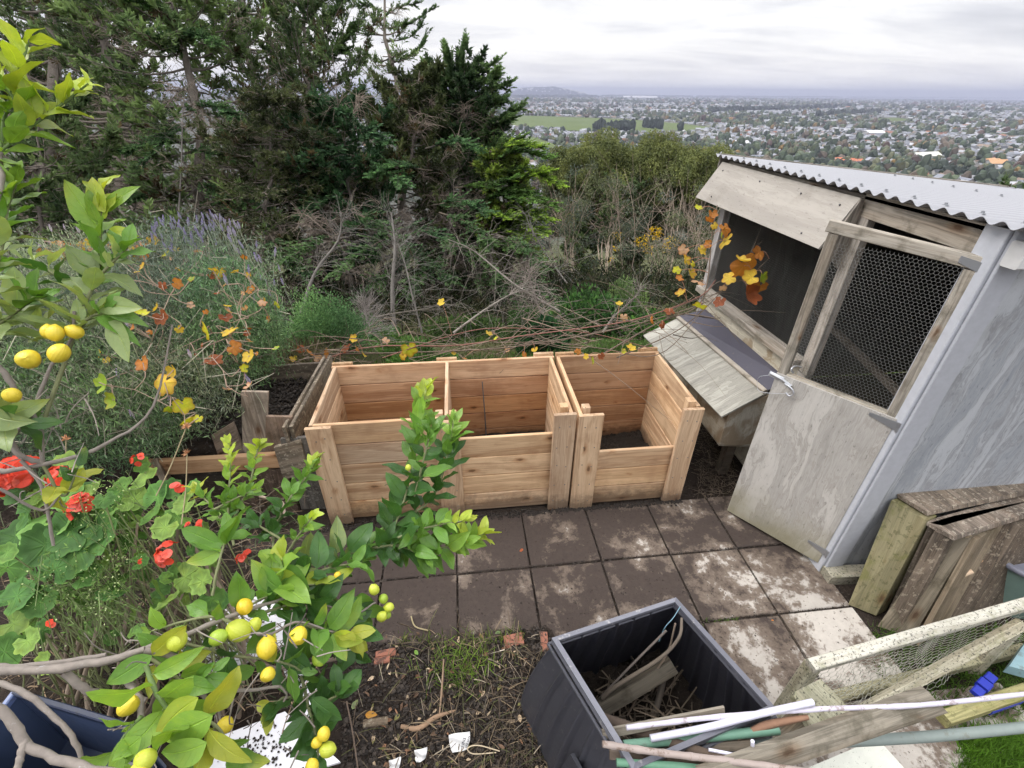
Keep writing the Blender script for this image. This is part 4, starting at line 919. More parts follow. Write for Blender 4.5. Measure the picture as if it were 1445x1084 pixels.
def clump_tree(name, base, stems, clumps, leafc, seed, label, L=.15, W=.035, per=420, cr_=.7, droop=.6, trunk=.05, group=None, tintw=(1.5,1.4,1.25), cat='tree', extra=0):
    """several slender stems carrying rounded clumps of hanging leaves"""
    r = RS(seed); root = thing(name, base, label, cat, group); mb = MB(); mbl = MB()
    for (tx, ty, tz) in stems:
        e = np.array([tx, ty, tz]); q = np.array([base, base+(e-base)*.35+r.normal(size=3)*.2, base+(e-base)*.7+r.normal(size=3)*.25, e]); pts = bez(q, 10)
        tubes(mb, pts, trunk*(1-np.linspace(0, 1, 10)*.8), 6, np.array(tintw)*r.uniform(.6, 1.1))
        for k in range(extra):
            s0 = r.uniform(.3, .8); a, tg = along(pts[None], np.array([[s0]])); a = a[0, 0]; dd = norm(tg[0, 0]+rnd_unit(r, 1)[0]*.7); ll = r.uniform(.8, 2.2)
            tubes(mb, bez([a, a+dd*ll*.5+r.normal(size=3)*.06, a+dd*ll+np.array([0, 0, .2])], 6), np.linspace(trunk*.3, .006, 6), 4, np.array(tintw)*r.uniform(.5, 1.2))
    for (c, rad, k) in clumps:
        n = int(per*rad**2/.49); u = rnd_unit(r, n)*(r.uniform(.25, 1., (n, 1))**.5); u[:, 2] *= .8; p = np.asarray(c)+u*rad
        d = norm(rnd_unit(r, n)*.7+np.array([0, 0, -droop])+u*.5); sd = norm(np.cross(d, rnd_unit(r, n)))
        cc = np.array(leafc[k])*(r.uniform(.65, 1.35, (n, 1))*r.uniform(.85, 1.15))
        diamonds(mbl, p, d, sd, r.uniform(.6, 1.3, n)*L, r.uniform(.7, 1.3, n)*W, cc)
        a = np.asarray(c); j = stems[r.randint(len(stems))]; e = base+(np.array(j)-base)*r.uniform(.45, .9)
        tubes(mb, bez([e, (e+a)/2+r.normal(size=3)*.1, a], 6), np.linspace(trunk*.35, .008, 6), 4, np.array(tintw)*.9)
    mb.build('trunk', M['bark'], root, smooth=True); mbl.build('crown', M['needle'], root); return root
EC = [(.165,.19,.075),(.115,.145,.085),(.14,.165,.095),(.09,.115,.085),(.12,.15,.13)]
for i, (px, py, d, wd, lab) in enumerate([
  (806,205,29,1.7,'leftmost gum tree of the stand, small rounded olive crown'),
  (852,190,27,2.6,'gum tree with a broad rounded crown and pale stems, second from left in the stand'),
  (938,188,28,2.9,'tallest gum tree of the stand with dense dome of olive leaves'),
  (893,215,33,2.6,'gum tree filling the gap between the two big rounded crowns'),
  (993,202,28,2.2,'gum tree with rounded crown nearest the hen house awning'),
  (1035,222,33,2.3,'yellowish gum tree just showing beside the hen house roof corner'),
  (1085,235,30,2.3,'gum tree hidden behind the hen house roof')]):
    r = RS(300+i); T = D(px, py, d); b = D(px+4, 405, d-1); b[2] = float(hgt(b[0], b[1]))-.2; Ht = T[2]-b[2]
    cl = []; n = 62
    for k in range(n):
        f = k/n; ph = k*2.4; zz = T[2]-.45-(f**.9)*Ht*.60; rr_ = wd*min(1, .15+1.1*math.sqrt(f*1.6))*r.uniform(.5, 1.)*(1 if f < .7 else .8)
        cl.append((np.array([T[0]+rr_*math.cos(ph), T[1]+rr_*math.sin(ph)*.8, zz+r.normal()*.2]), r.uniform(.5, .9), (0 if f < .4 else r.choice([1, 2, 0], p=[.3,.4,.3]))))  # brightest green on the upper clumps, top light put into the leaf colour
    for k in range(16): cl.append((np.array([T[0]+r.normal()*wd*.6, T[1]+r.normal()*wd*.5, T[2]-Ht*r.uniform(.45, .9)]), r.uniform(.35, .65), r.choice([3, 4, 1])))
    st = [(T[0]+r.normal()*wd*.45, T[1]+r.normal()*wd*.4, T[2]-Ht*r.uniform(.12, .35)) for k in range(6)]
    clump_tree('gum_tree', b, st, cl, EC, 300+i, lab, L=.17, W=.055, per=850, trunk=.05, extra=4, tintw=(1.9,1.8,1.6))
# grey-green saplings and slender poles in front of the stand
for i, (px, py, by, d) in enumerate([(885,262,410,19),(950,300,420,18),(800,285,420,19),(1000,310,430,17)]):
    r = RS(340+i); T = D(px, py, d); b = D(px+r.uniform(-8, 8), by, d); b[2] = float(hgt(b[0], b[1]))-.2
    cl = [(T+r.normal(size=3)*[.9, .7, 1.0]-np.array([0, 0, r.uniform(0, 2.8)]), r.uniform(.25, .5), r.choice([3, 4, 1])) for k in range(26)]
    st = [tuple(T+r.normal(size=3)*[.5,.4,.5]) for k in range(4)]
    clump_tree('gum_sapling', b, st, cl, [EC[1], (.12,.14,.10), EC[2], (.13,.145,.085), (.12,.145,.12)], 340+i, 'slender grey-stemmed gum sapling in the shade, %s' % ['below the broad rounded crown','left of the hen house post','at the left end of the gum stand','closest to the hen house awning','in front of the pale stems','behind the yellow autumn leaves','under the tallest gum crown','beside the bright cypress tips'][i], L=.13, W=.035, per=420, trunk=.022, extra=4, tintw=(1.6,1.5,1.35))
# autumn-yellow tree glimpsed between the stems
r = RS(9); c0 = D(935,335,24); b = D(930,400,24); b[2] = float(hgt(b[0], b[1]))-.1
clump_tree('autumn_tree', b, [tuple(c0), tuple(c0+[.8,0,.3]), tuple(c0+[-.9,0,.2])], [(D(px,py,24), rr_, 0) for px, py, rr_ in [(872,332,.28),(905,340,.35),(925,328,.42),(948,340,.35),(915,352,.3),(940,352,.3),(870,352,.15),(862,365,.12)]], [(.62,.42,.04)], 11, 'small yellow-leaved tree glimpsed between the gum stems', L=.14, W=.09, per=260)

# ------------------------------------------------------------------ dead branches with curving twigs
def dead_fan(base, top, n, tl, seed, label, r0=.02, tw=.0042, bend=.35, spread=1., up=.5, tint=(1,1,1), fine=3, name='dead_branch', cat='branch', group=None, fan=False, tiltx=0.):
    n = int(n*.52); tl = tl*1.15; fine = max(1, fine-2) if n < 140 else fine; tint = tuple(np.array(tint)*.58)
    r = RS(seed); base = np.asarray(base, float); top = np.asarray(top, float); mb = MB()
    ax = bez([base, base+(top-base)*.4+r.normal(size=3)*.05, base+(top-base)*.75+r.normal(size=3)*.05, top], 10)
    tubes(mb, ax, np.linspace(r0, r0*.25, 10), 6, tint)
    s = r.uniform(.05, 1, (1, n)); p, tg = along(ax[None], s); p, tg = p[0], tg[0]
    d = norm(rnd_unit(r, n)*spread*[1, .7, .8]+tg*up+np.array([tiltx, 0, 0])); L = tl*r.uniform(.35, 1.1, n)*(1.15-.6*s[0])
    q = np.linspace(0, 1, 7); T = p[:, None]+d[:, None]*(L[:, None]*q)[..., None]; T[..., 2] -= (L*bend*r.uniform(.2, 1.4, n))[:, None]*q**2; T += r.normal(size=(n, 7, 3))*.012*q[:, None]*tl
    tint = np.array(tint); tt = tint*r.uniform(.6, 1.4, (n, 1)); tubes(mb, T, np.full((n, 1), tw)*(1-q*.65), 3, tt, cap=False)
    if fine:
        sx = r.uniform(.2, .95, (n, fine)); p2, t2 = along(T, sx); d2 = norm(t2+perp(t2, r)*.7); l2 = tl*r.uniform(.12, .4, (n, fine)); q4 = np.linspace(0, 1, 4)
        T2 = p2[:, :, None]+d2[:, :, None]*(l2[..., None]*q4)[..., None]; T2[..., 2] -= l2[..., None]*q4**2*bend*.6
        tubes(mb, T2.reshape(-1, 4, 3), np.full((n*fine, 1), tw*.6)*(1-q4*.5), 3, np.repeat(tt, fine, 0), cap=False)
    return tag(mb.build(name, M['twig'], smooth=True), label, cat, group)
def gD(px, py, d): p = D(px, py, d); return p
for i, (b, t, d, n, tl, lab, kw) in enumerate([
  ((424,445),(482,300),7.2,150,.95,'dead leaning conifer branch with long arching bare twigs, above the round green bush',dict(bend=.5,up=.7,r0=.028)),
  ((556,475),(552,300),8.5,170,1.15,'dead upright stem with bare twigs fanning out both sides, centre of the belt',dict(bend=.25,up=.9,r0=.05)),
  ((596,470),(560,340),8.0,110,1.0,'tangle of fallen bare branches leaning left in front of the dark trunk',dict(bend=.1,up=.3)),
  ((640,470),(742,408),6.6,90,.7,'pale fallen branch lying diagonally behind the middle of the timber bins',dict(bend=.5,up=.2,r0=.02,tint=(1.5,1.45,1.4))),
  ((790,440),(632,338),7.5,110,.8,'long pale dead branch sloping down right from the centre trunk',dict(bend=.4,up=.2,tint=(1.35,1.3,1.25))),
  ((775,470),(745,378),7.0,240,.6,'bushy pinkish-grey dead branch beside the ivy stump',dict(bend=.2,up=.1,spread=1.2,tint=(1.5,1.38,1.33),fine=4)),
  ((700,440),(690,330),9.5,160,1.1,'grey mass of hanging dead twigs under the bright cypress',dict(bend=.7,up=.1,tint=(1.,.95,.9))),
  ((800,400),(740,300),10.5,160,1.2,'grey drooping dead boughs right of the centre trunk',dict(bend=.8,up=.3)),
  ((520,475),(515,430),6.0,260,.38,'small silvery dead shrub behind the round green bush',dict(bend=-.1,up=.5,tint=(1.55,1.5,1.55),tw=.003,fine=4,r0=.012)),
  ((620,440),(640,250),12,150,1.6,'long bare limbs reaching up across the brown cypress',dict(bend=.2,up=.6,tint=(1.1,1.05,1.))),
  ((330,420),(385,200),11,110,1.3,'bare dead twigs hanging beside the olive cypress',dict(bend=.5,up=.4)),
  ((250,330),(262,120),10.6,120,1.5,'dead lower twigs around the bare grey trunk',dict(bend=.2,up=.2,r0=.02)),
  ((420,460),(330,380),7.5,110,.8,'dark bare twigs behind the right edge of the lavender',dict(bend=.4,up=.2,tint=(.7,.68,.65))),
  ((850,470),(905,400),6.5,110,.5,'dry grey twigs among the shrubs left of the hen house',dict(bend=.2,up=.4,tint=(1.2,1.15,1.1))),
  ((480,460),(640,420),7.8,120,.7,'low heap of dead brush behind the grapevine',dict(bend=.3,up=.2,tint=(.9,.85,.8))),
]):
    dead_fan(gD(*b, d), gD(*t, d), n, tl, 500+i, lab, **kw)
# ------------------------------------------------------------------ shrubs
def shrub(base, rad, n, cols, seed, label, L=.06, W=.03, name='shrub', cat='shrub', stems=26, upw=.6, mat_='needle', shell=.5, group=None, stemt=(.8,.75,.65), lobes=14):
    r = RS(seed); base = np.asarray(base, float); rad = np.asarray(rad, float); root = thing(name, base, label, cat, group)
    lc = rnd_unit(r, lobes); lc[:, 2] = np.abs(lc[:, 2]); lc = lc*r.uniform(.45, .78, (lobes, 1)); k = r.randint(0, lobes, n)
    u = lc[k]+rnd_unit(r, n)*(r.uniform(shell, 1, (n, 1))**.5)*.38; u[:, 2] = np.abs(u[:, 2])
    p = base+u*rad; d = norm(u*.8+rnd_unit(r, n)*.6+np.array([0, 0, upw])); sd = norm(np.cross(d, rnd_unit(r, n)))
    cols = np.array(cols)*(1.5 if name == 'shrub' else 1.); c = cols[r.randint(len(cols), size=n)]*r.uniform(.7, 1.3, (n, 1))*(r.uniform(.8, 1.2, lobes)[k])[:, None]
    mb = MB(); diamonds(mb, p, d, sd, r.uniform(.6, 1.3, n)*L, r.uniform(.7, 1.3, n)*W, c); mb.build('foliage', M[mat_], root)
    mb = MB(); e = base+u[:stems]*rad*.95; s = np.linspace(0, 1, 5)[None, :, None]; b0 = base+r.normal(size=(stems, 3))*rad*[.08,.08,0]
    tubes(mb, b0[:, None]*(1-s)+e[:, None]*s+np.sin(s*PI)*r.normal(size=(stems, 1, 3))*.04, np.full((stems, 1), .008)*(1-s[..., 0]*.7), 4, stemt, cap=False); mb.build('stems', M['twig'], root)
    return root
def gS(px, py, d): p = D(px, py, d); p[2] = min(p[2], float(hgt(p[0], p[1]))+.02); return p
G1 = [(.035,.085,.025),(.06,.13,.035),(.03,.06,.022)]
for i, (px, py, d, rad, cols, lab, L, W) in enumerate([
  (838,470,8.0,(.95,.8,.75),G1,'dark green leafy shrub below the gum stems, left of its pale neighbour',.08,.045),
  (800,455,9.0,(.6,.6,.55),[(.025,.06,.03),(.04,.08,.035)],'low dark green shrub just right of the ivy stump',.07,.04),
  (880,470,8.5,(.5,.5,1.05),[(.09,.13,.055),(.06,.10,.04)],'pale green pointed shrub standing above its neighbours by the gum stems',.06,.025),
  (912,470,7.2,(.45,.4,.42),G1+[(.07,.16,.03)],'bright green small-leaved shrub left of the hen house',.06,.04),
  (950,460,7.6,(.65,.5,.5),[(.08,.09,.05),(.055,.065,.035)],'olive-grey bushy shrub behind the grapevine by the hen house post',.05,.02),
  (764,495,6.6,(.36,.3,.42),[(.02,.055,.025),(.03,.075,.03)],'ivy covering a stump behind the timber bins',.09,.07),
  (740,470,7.6,(.35,.3,.7),[(.05,.11,.03),(.035,.08,.025)],'upright green seedling conifer left of the ivy stump',.07,.02),
  (560,500,6.4,(.6,.4,.3),[(.05,.11,.03),(.08,.14,.04)],'loose green weeds on the slope left of the low bright ones',.06,.02),
  (650,480,8.0,(.8,.5,.45),[(.05,.09,.03),(.07,.11,.035)],'mid green scrub under the dead branches in the centre',.07,.03),
  (520,480,7.5,(.5,.4,.4),[(.045,.09,.035)],'dark green scrub behind the small silvery dead shrub',.06,.025),
  (870,490,5.8,(.7,.4,.22),[(.07,.13,.035),(.09,.12,.05)],'low green weeds on the slope behind the single bin',.05,.02),
  (600,520,5.6,(.42,.3,.22),[(.07,.14,.03),(.05,.11,.03)],'low bright green weeds behind the grapevine canes',.05,.03),
  (700,500,7.4,(.9,.6,.3),[(.04,.07,.025),(.06,.09,.03)],'rough green ground growth on the slope behind the bins',.06,.02),
  (468,500,4.7,(.50,.36,.69),[(.11,.20,.085),(.075,.145,.06),(.14,.24,.10)],'round dense fine-leaved green bush behind the corner of the double bin',.024,.014),
]):
    n = 17000 if 'round dense' in lab else 4200
    shrub(gS(px, py, d), rad, n, cols, 600+i, lab, L, W, lobes=40 if 'round dense' in lab else 14, shell=.2)
# dark understorey that fills the shade under the trees
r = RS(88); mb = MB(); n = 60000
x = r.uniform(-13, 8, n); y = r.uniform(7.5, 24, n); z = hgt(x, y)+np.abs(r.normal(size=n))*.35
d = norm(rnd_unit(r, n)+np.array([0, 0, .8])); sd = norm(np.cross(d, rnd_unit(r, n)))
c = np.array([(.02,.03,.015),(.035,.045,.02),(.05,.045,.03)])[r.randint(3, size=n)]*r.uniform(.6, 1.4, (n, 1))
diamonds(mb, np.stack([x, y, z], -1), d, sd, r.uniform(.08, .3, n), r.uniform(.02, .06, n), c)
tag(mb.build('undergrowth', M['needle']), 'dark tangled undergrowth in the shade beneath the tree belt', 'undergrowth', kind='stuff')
mb = MB(); n = 26000; x = r.uniform(-3.5, 4.5, n); y = 2.95+np.abs(r.normal(size=n))*1.9; y = np.where(y > 8, 5, y)
z = hgt(x, y); d = norm(r.normal(size=(n, 3))*.5+[0, 0, 1]); sd = norm(np.cross(d, rnd_unit(r, n)))
keep = ~((x > 1.85) & (y < 3.6)); kk = fbm(x*2, y*2, 1.)[:, None]
c = np.where(kk > r.normal(size=(n, 1))*.2, np.array([(.07,.14,.03)]), np.array([(.10,.09,.05)]))*r.uniform(.6, 1.4, (n, 1))
diamonds(mb, np.stack([x, y, z], -1)[keep], d[keep], sd[keep], r.uniform(.05, .16, n)[keep], r.uniform(.006, .016, n)[keep], c[keep])
tag(mb.build('slope_grass', M['needle']), 'rough grass and weeds on the slope directly behind the timber bins', 'grass', kind='stuff')
# ------------------------------------------------------------------ leaves
def leaves(mb, base, d, nrm, L, W, col, K=7, fold=.25, curl=.25, wave=.05, sk=.85, seed=0, tipcol=None):
    r = RS(seed); N = len(base); base = np.asarray(base, float); d = norm(d); nrm = norm(nrm-d*np.sum(nrm*d, -1, keepdims=True)); sd = np.cross(d, nrm)
    t = np.linspace(0, 1, K); w = (np.sin(PI*t**sk))**.8; w[0] = .03; w[-1] = .0
    L = np.broadcast_to(L, (N,)).astype(float); W = np.broadcast_to(W, (N,)).astype(float)
    cu = curl*r.uniform(-.3, 1.5, N); fo = fold*r.uniform(.3, 1.6, N); ph = r.uniform(0, 6.28, (N, 2)); bx = r.normal(size=N)*.18
    V = np.zeros((N, K, 3, 3))
    lat = (bx*L)[:, None]*(t[None]**2); dn = -(cu*L)[:, None]*t[None]**2
    for j, s in enumerate((-1, 0, 1)):
        e = s*w[None]*(W/2)[:, None]; up = (abs(s)*fo[:, None]*w[None]*(W/2)[:, None])+(abs(s)*wave*(W*np.ones(1))[:, None]*np.sin(t[None]*11+ph[:, (j//2):(j//2)+1]))
        V[:, :, j] = base[:, None]+d[:, None]*(t[None]*L[:, None])[..., None]+sd[:, None]*(e+lat)[..., None]+nrm[:, None]*(up+dn)[..., None]
    i = np.arange(N)[:, None, None]*K*3+np.arange(K-1)[None, :, None]*3+np.arange(2)[None, None]
    q = np.stack([i, i+1, i+4, i+3], -1).reshape(-1, 4)
    uv = np.zeros((N, K, 3, 3)); uv[..., 0] = t[None, :, None]; uv[..., 1] = np.array([-1, 0, 1.])
    c = np.repeat(np.asarray(col, float)[:, None], K*3, 1).reshape(N, K, 3, 3).copy()
    if tipcol is not None:
        k = np.clip((t[None, :]-.55)*3, 0, 1)*(r.uniform(size=(N, 1)) < .25); k = np.repeat(k[..., None], 3, 2)*r.uniform(0, 1, (N, 1, 3)); c = c*(1-k[..., None])+np.array(tipcol)*k[..., None]
    mb.add(V.reshape(-1, 3), q, col=c.reshape(-1, 3), uvw=uv.reshape(-1, 3))
def lobed(mb, pos, d, nrm, size, col, kind='vine', cup=.25, wave=.08, seed=0, edge=None):
    r = RS(seed); N = len(pos); d = norm(d); nrm = norm(np.asarray(nrm, float)-d*np.sum(nrm*d, -1, keepdims=True)); sd = np.cross(d, nrm)
    Mn = 44; th = (np.arange(Mn)+.5)/Mn*2*PI-PI
    if kind == 'vine':
        lobes = np.radians([0, 58, -58, 118, -118]); am = [1., .88, .88, .62, .62]; rad = np.zeros(Mn)
        for l, a in zip(lobes, am): rad = np.maximum(rad, a*np.exp(-((th-l)/.52)**2))
        rad = .60+.40*rad; rad *= 1+.045*np.cos(th*22); rad = np.where(np.abs(th) > 2.85, .25, rad); axes = lobes
    elif kind == 'round':
        rad = .90+.07*np.cos(th*8)+.025*np.cos(th*24); rad = np.where(np.abs(th) > 2.9, .25, rad); axes = np.radians([0, 45, -45, 90, -90, 135, -135])
    else:   # petal
        rad = .55+.45*np.cos(th/2)**.7; axes = np.array([0.])
    rings = [.0, .38, .72, 1.]; off = .0 if kind == 'petal' else .25
    V = np.zeros((N, len(rings)*Mn, 3)); uv = np.zeros((len(rings)*Mn, 3)); ph = r.uniform(0, 6.28, (N, 2)); cupn = cup*r.uniform(-.6, 1.5, N); size = np.broadcast_to(size, (N,)).astype(float)
    bend = r.uniform(-.1, .5, N)*cup*1.4
    for k, g in enumerate(rings):
        x = rad*g*np.cos(th)+off; y = rad*g*np.sin(th); rr = rad*g
        zz = cupn[:, None]*(rr**2)[None]+wave*np.sin(th*3+ph[:, :1])*rr+wave*.7*np.sin(th*7+ph[:, 1:])*rr-bend[:, None]*np.clip(x, 0, 2)[None]**2
        V[:, k*Mn:(k+1)*Mn] = np.asarray(pos)[:, None]+size[:, None, None]*(d[:, None]*x[None, :, None]+sd[:, None]*y[None, :, None]+nrm[:, None]*zz[..., None])
        ad = np.min(np.abs((th[:, None]-axes[None]+PI) % (2*PI)-PI), 1)*np.maximum(g, .05); uv[k*Mn:(k+1)*Mn, 0] = .07; uv[k*Mn:(k+1)*Mn, 1] = ad
    j = np.arange(Mn); q = np.concatenate([np.stack([k*Mn+j, (k+1)*Mn+j, (k+1)*Mn+(j+1) % Mn, k*Mn+(j+1) % Mn], -1) for k in range(len(rings)-1)])
    c = np.repeat(np.asarray(col, float)[:, None], V.shape[1], 1).copy()
    if kind == 'round': c = c*np.concatenate([np.full(Mn, v) for v in (1.15, 1.0, .74, 1.12)])[None, :, None]
    if edge is not None:
        ke = r.uniform(size=(N, 1, 1))*np.concatenate([np.full(Mn, v) for v in (0, 0, .25, .9)])[None, :, None]; c = c*(1-ke)+np.array(edge)*ke
    mb.add(V.reshape(-1, 3), (q[None]+(np.arange(N)*V.shape[1])[:, None, None]).reshape(-1, 4), col=c.reshape(-1, 3), uvw=np.tile(uv, (N, 1)))
VC = {'y': (.60,.44,.06), 'o': (.47,.20,.05), 'b': (.24,.075,.035), 'g': (.28,.42,.05), 'yg': (.52,.55,.05), 'p': (.55,.36,.24), 'r': (.34,.045,.02)}
TOCAM = -FWD
def vleaves(mb, lst, depth, seed, px2m=True):
    """lst of (px, py, size px, colour key[, depth])"""
    r = RS(seed); P_ = []; S = []; C_ = []
    for e in lst:
        dd = e[4] if len(e) > 4 else depth
        P_.append(D(e[0], e[1], dd)); S.append(e[2]*dd/F*.52); C_.append(np.array(VC[e[3]])*r.uniform(.8, 1.15))
    P_ = np.array(P_); n = len(P_); nr = norm(TOCAM[None]*.55+np.array([0, 0, .5])+rnd_unit(r, n)*.5); dd = norm(rnd_unit(r, n)+np.array([0, 0, -.5]))
    lobed(mb, P_-dd*np.array(S)[:, None]*.25, dd, nr, np.array(S), np.array(C_), 'vine', .42, .055, seed, edge=(.30,.10,.03)); return P_
# ------------------------------------------------------------------ grapevine behind the bins, up the hen house
gv = thing('grapevine', (-.1, 3.1, 0), 'tangled bare grapevine with a few yellow and orange leaves strung behind the timber bins', 'grapevine')
r = RS(17); mb = mbc = MB(); CPT = []
def cane(pts, rad, tint): CPT.append(bez([D(*p) for p in pts], 24)); tubes(mb, bez([D(*p) for p in pts], 24), np.linspace(rad, rad*.55, 24), 6, tint)
RD = (.72,.38,.33); BRN = (.48,.40,.33)
for pts, rad, tint in [
 ([(420,520,3.6),(520,490,3.6),(640,488,3.5),(730,475,3.4),(830,462,3.3),(900,450,3.2),(985,420,3.1),(1010,395,3.05)], .006, RD),
 ([(440,500,3.7),(560,498,3.6),(700,492,3.4),(800,478,3.3),(880,462,3.2),(960,440,3.1),(1000,425,3.)], .006, BRN),
 ([(700,500,3.35),(760,482,3.3),(850,492,3.2),(930,500,3.0),(1000,430,3.0)], .004, BRN),
 ([(540,505,3.5),(650,470,3.5),(720,463,3.5),(830,470,3.4),(920,492,3.1)], .004, RD),
 ([(850,500,3.2),(930,455,3.15),(990,425,3.1),(1005,330,3.1),(1012,290,3.1)], .006, BRN),
 ([(870,505,3.2),(950,470,3.1),(1000,430,3.05),(1040,385,3.0),(1075,340,2.95)], .004, BRN),
 ([(980,440,3.05),(1010,400,3.),(1050,395,2.9),(1085,365,2.85)], .003, BRN),
 ([(1000,420,3.05),(1030,400,3.),(1060,355,2.95),(1078,310,2.95)], .0025, BRN)]: cane(pts, rad, tint)
n = 150; bx = r.uniform(400, 1000, n); by = 505-(bx-400)*.09+r.normal(size=n)*13; T = []
for i in range(n):
    a = D(bx[i], by[i], r.uniform(3.05, 3.9)); l = r.uniform(.15, .75); dd = norm(r.normal(size=3)*[1.3, .5, .35]+[0, 0, .1]); T.append(bez([a, a+dd*l*.5+r.normal(size=3)*.05, a+dd*l-np.array([0, 0, l*.15])], 8))
tubes(mb, np.array(T), np.linspace(1, .4, 8)[None]*r.uniform(.0018, .0042, (n, 1)), 4, np.array(BRN)*r.uniform(.5, 1.9, (n, 1)), cap=False)
mb = MB(); VL = [(624,427,14,'y',3.4),(874,430,12,'y',3.3),(918,452,16,'o',3.1),(935,458,13,'b',3.1),(880,447,13,'p',3.2),(577,492,26,'yg',3.5),(568,502,14,'y',3.5),(462,500,20,'o',3.6),(436,498,16,'o',3.6),(450,507,14,'p',3.6),(470,512,14,'yg',3.6),(488,490,18,'b',3.6),(500,478,14,'y',3.6),(482,520,14,'y',3.6),(505,492,12,'o',3.6),(425,492,14,'b',3.6),(414,506,12,'y',3.6),(545,480,12,'p',3.6),(690,470,12,'y',3.4),(700,478,8,'yg',3.4),(740,500,12,'o',3.3),(755,494,12,'y',3.3),(838,508,14,'g',2.9),(826,503,10,'y',2.95),(815,497,11,'o',3.),(848,502,12,'b',2.95),(890,492,16,'y',3.1),(878,496,10,'yg',3.1),(655,505,8,'o',3.4),(512,500,11,'y',3.6),(640,498,9,'y',3.5),(716,494,9,'p',3.4),
 (985,398,22,'p',3.1),(960,415,18,'y',3.1),(975,385,18,'y',3.1),(968,368,20,'y',3.1),(955,382,14,'yg',3.1),(990,352,18,'y',3.1),(965,352,18,'p',3.1),(1000,345,14,'o',3.1),(1025,340,28,'y',2.95),(1023,322,24,'o',2.95),(1018,328,18,'g',2.95),(1005,302,16,'o',3.05),(985,295,14,'yg',3.1),(1000,312,14,'o',3.05),(1008,318,12,'y',3.05),(1050,375,44,'o',2.85),(1072,356,24,'o',2.85),(1046,368,24,'y',2.8),(1060,392,26,'y',2.8),(1076,390,20,'g',2.8),(1055,415,36,'b',2.85),(1072,405,26,'o',2.85),(1030,392,22,'y',2.85),(1016,425,20,'b',2.9),(988,432,22,'yg',3.),(945,440,18,'b',3.1),(1020,408,12,'p',2.9),(960,392,14,'o',3.1),(978,372,12,'yg',3.1)]
vp1 = vleaves(mb, VL, 3.3, 4); mb.build('leaves', M['vineleaf'], gv, smooth=True)
CP = np.concatenate(CPT)
for p in vp1:
    k = np.argmin(np.linalg.norm(CP-p-[0,0,.02], axis=1)); a = CP[k]
    if np.linalg.norm(a-p) < .4: tubes(mbc, bez([a, (a+p)/2+[0,0,.02], p], 7), .0016, 4, (1.3,.75,.55), cap=False)
mbc.build('canes', M['twig'], gv, smooth=True)
gv2 = thing('grapevine', tuple(D(240,480,2.8)), 'yellow and rusty grapevine leaves trailing over the lavender bush', 'grapevine')
mb = MB(); VL = [(92,348,16,'o',3.4),(110,358,15,'y',3.4),(200,345,22,'o',3.2),(215,338,16,'y',3.2),(232,358,18,'yg',3.2),(205,362,14,'o',3.2),(185,352,12,'y',3.2),(310,383,20,'y',2.9),(330,383,14,'y',2.9),(300,388,14,'b',2.9),(355,410,16,'o',2.9),(392,430,14,'yg',2.95),(350,388,10,'y',2.9),(248,400,18,'o',2.7),(222,434,16,'y',2.6),(200,443,20,'yg',2.55),(228,447,26,'b',2.6),(186,460,22,'o',2.5),(325,465,28,'y',2.6),(292,465,34,'yg',2.6),(318,448,20,'b',2.6),(330,490,24,'o',2.55),(352,502,24,'y',2.5),(300,508,28,'b',2.6),(345,520,14,'yg',2.5),(202,512,26,'o',2.35),(245,522,24,'y',2.35),(232,540,36,'y',2.3),(146,543,32,'g',2.2),(160,565,28,'g',2.2),(258,570,30,'yg',2.3),(262,592,24,'yg',2.3),(240,575,20,'g',2.3),(280,590,14,'yg',2.3),(140,500,14,'y',2.6),(150,508,12,'y',2.6),(350,545,16,'p',2.5),(320,550,14,'p',2.55),(322,440,15,'p',2.6),(280,355,14,'o',3.1),(345,365,12,'o',3.),(75,345,12,'p',3.4),(130,352,13,'p',3.4),(160,348,15,'o',3.3),(250,380,10,'y',2.9),(270,430,12,'p',2.7),(380,450,12,'o',2.9),(375,425,11,'y',2.9),(60,355,14,'o',3.3)]
r = RS(90); VL += [(r.uniform(55,250), r.normal()*9+352, r.uniform(8,17), 'oypyb'[r.randint(5)], 3.35) for k in range(34)]+[(r.uniform(150,395), r.uniform(370,520), r.uniform(7,15), 'oypbg'[r.randint(5)], 2.62) for k in range(26)]
vp = vleaves(mb, VL, 2.7, 6); mb.build('leaves', M['vineleaf'], gv2, smooth=True)
mb = MB(); T = []; RT0 = (200, 520, 2.75)
for pts in [[RT0,(180,470,2.9),(120,390,3.3),(70,350,3.4)],[RT0,(230,470,2.9),(215,400,3.1),(200,350,3.25)],[RT0,(300,470,2.7),(330,480,2.6),(300,510,2.6)]]: T.append(bez([D(*p) for p in pts], 7))
for pts in [[RT0,(300,505,2.6),(320,545,2.5),(350,560,2.5)],[RT0,(325,475,2.6),(340,430,2.75),(365,408,2.9)],[RT0,(230,440,2.6),(250,400,2.8),(280,370,3.)],[RT0,(140,540,2.2),(190,550,2.3),(260,585,2.3)]]: T.append(bez([D(*p) for p in pts], 7))
CP = np.concatenate(T)
for p in vp:
    a = CP[np.argmin(np.linalg.norm(CP-p, axis=1))]; T.append(bez([p, (p+a)/2+r.normal(size=3)*.03, a], 7))
tubes(mb, np.array(T), .003*np.linspace(1, .6, 7)[None], 4, (1.2,.95,.8)); mb.build('canes', M['twig'], gv2, smooth=True)
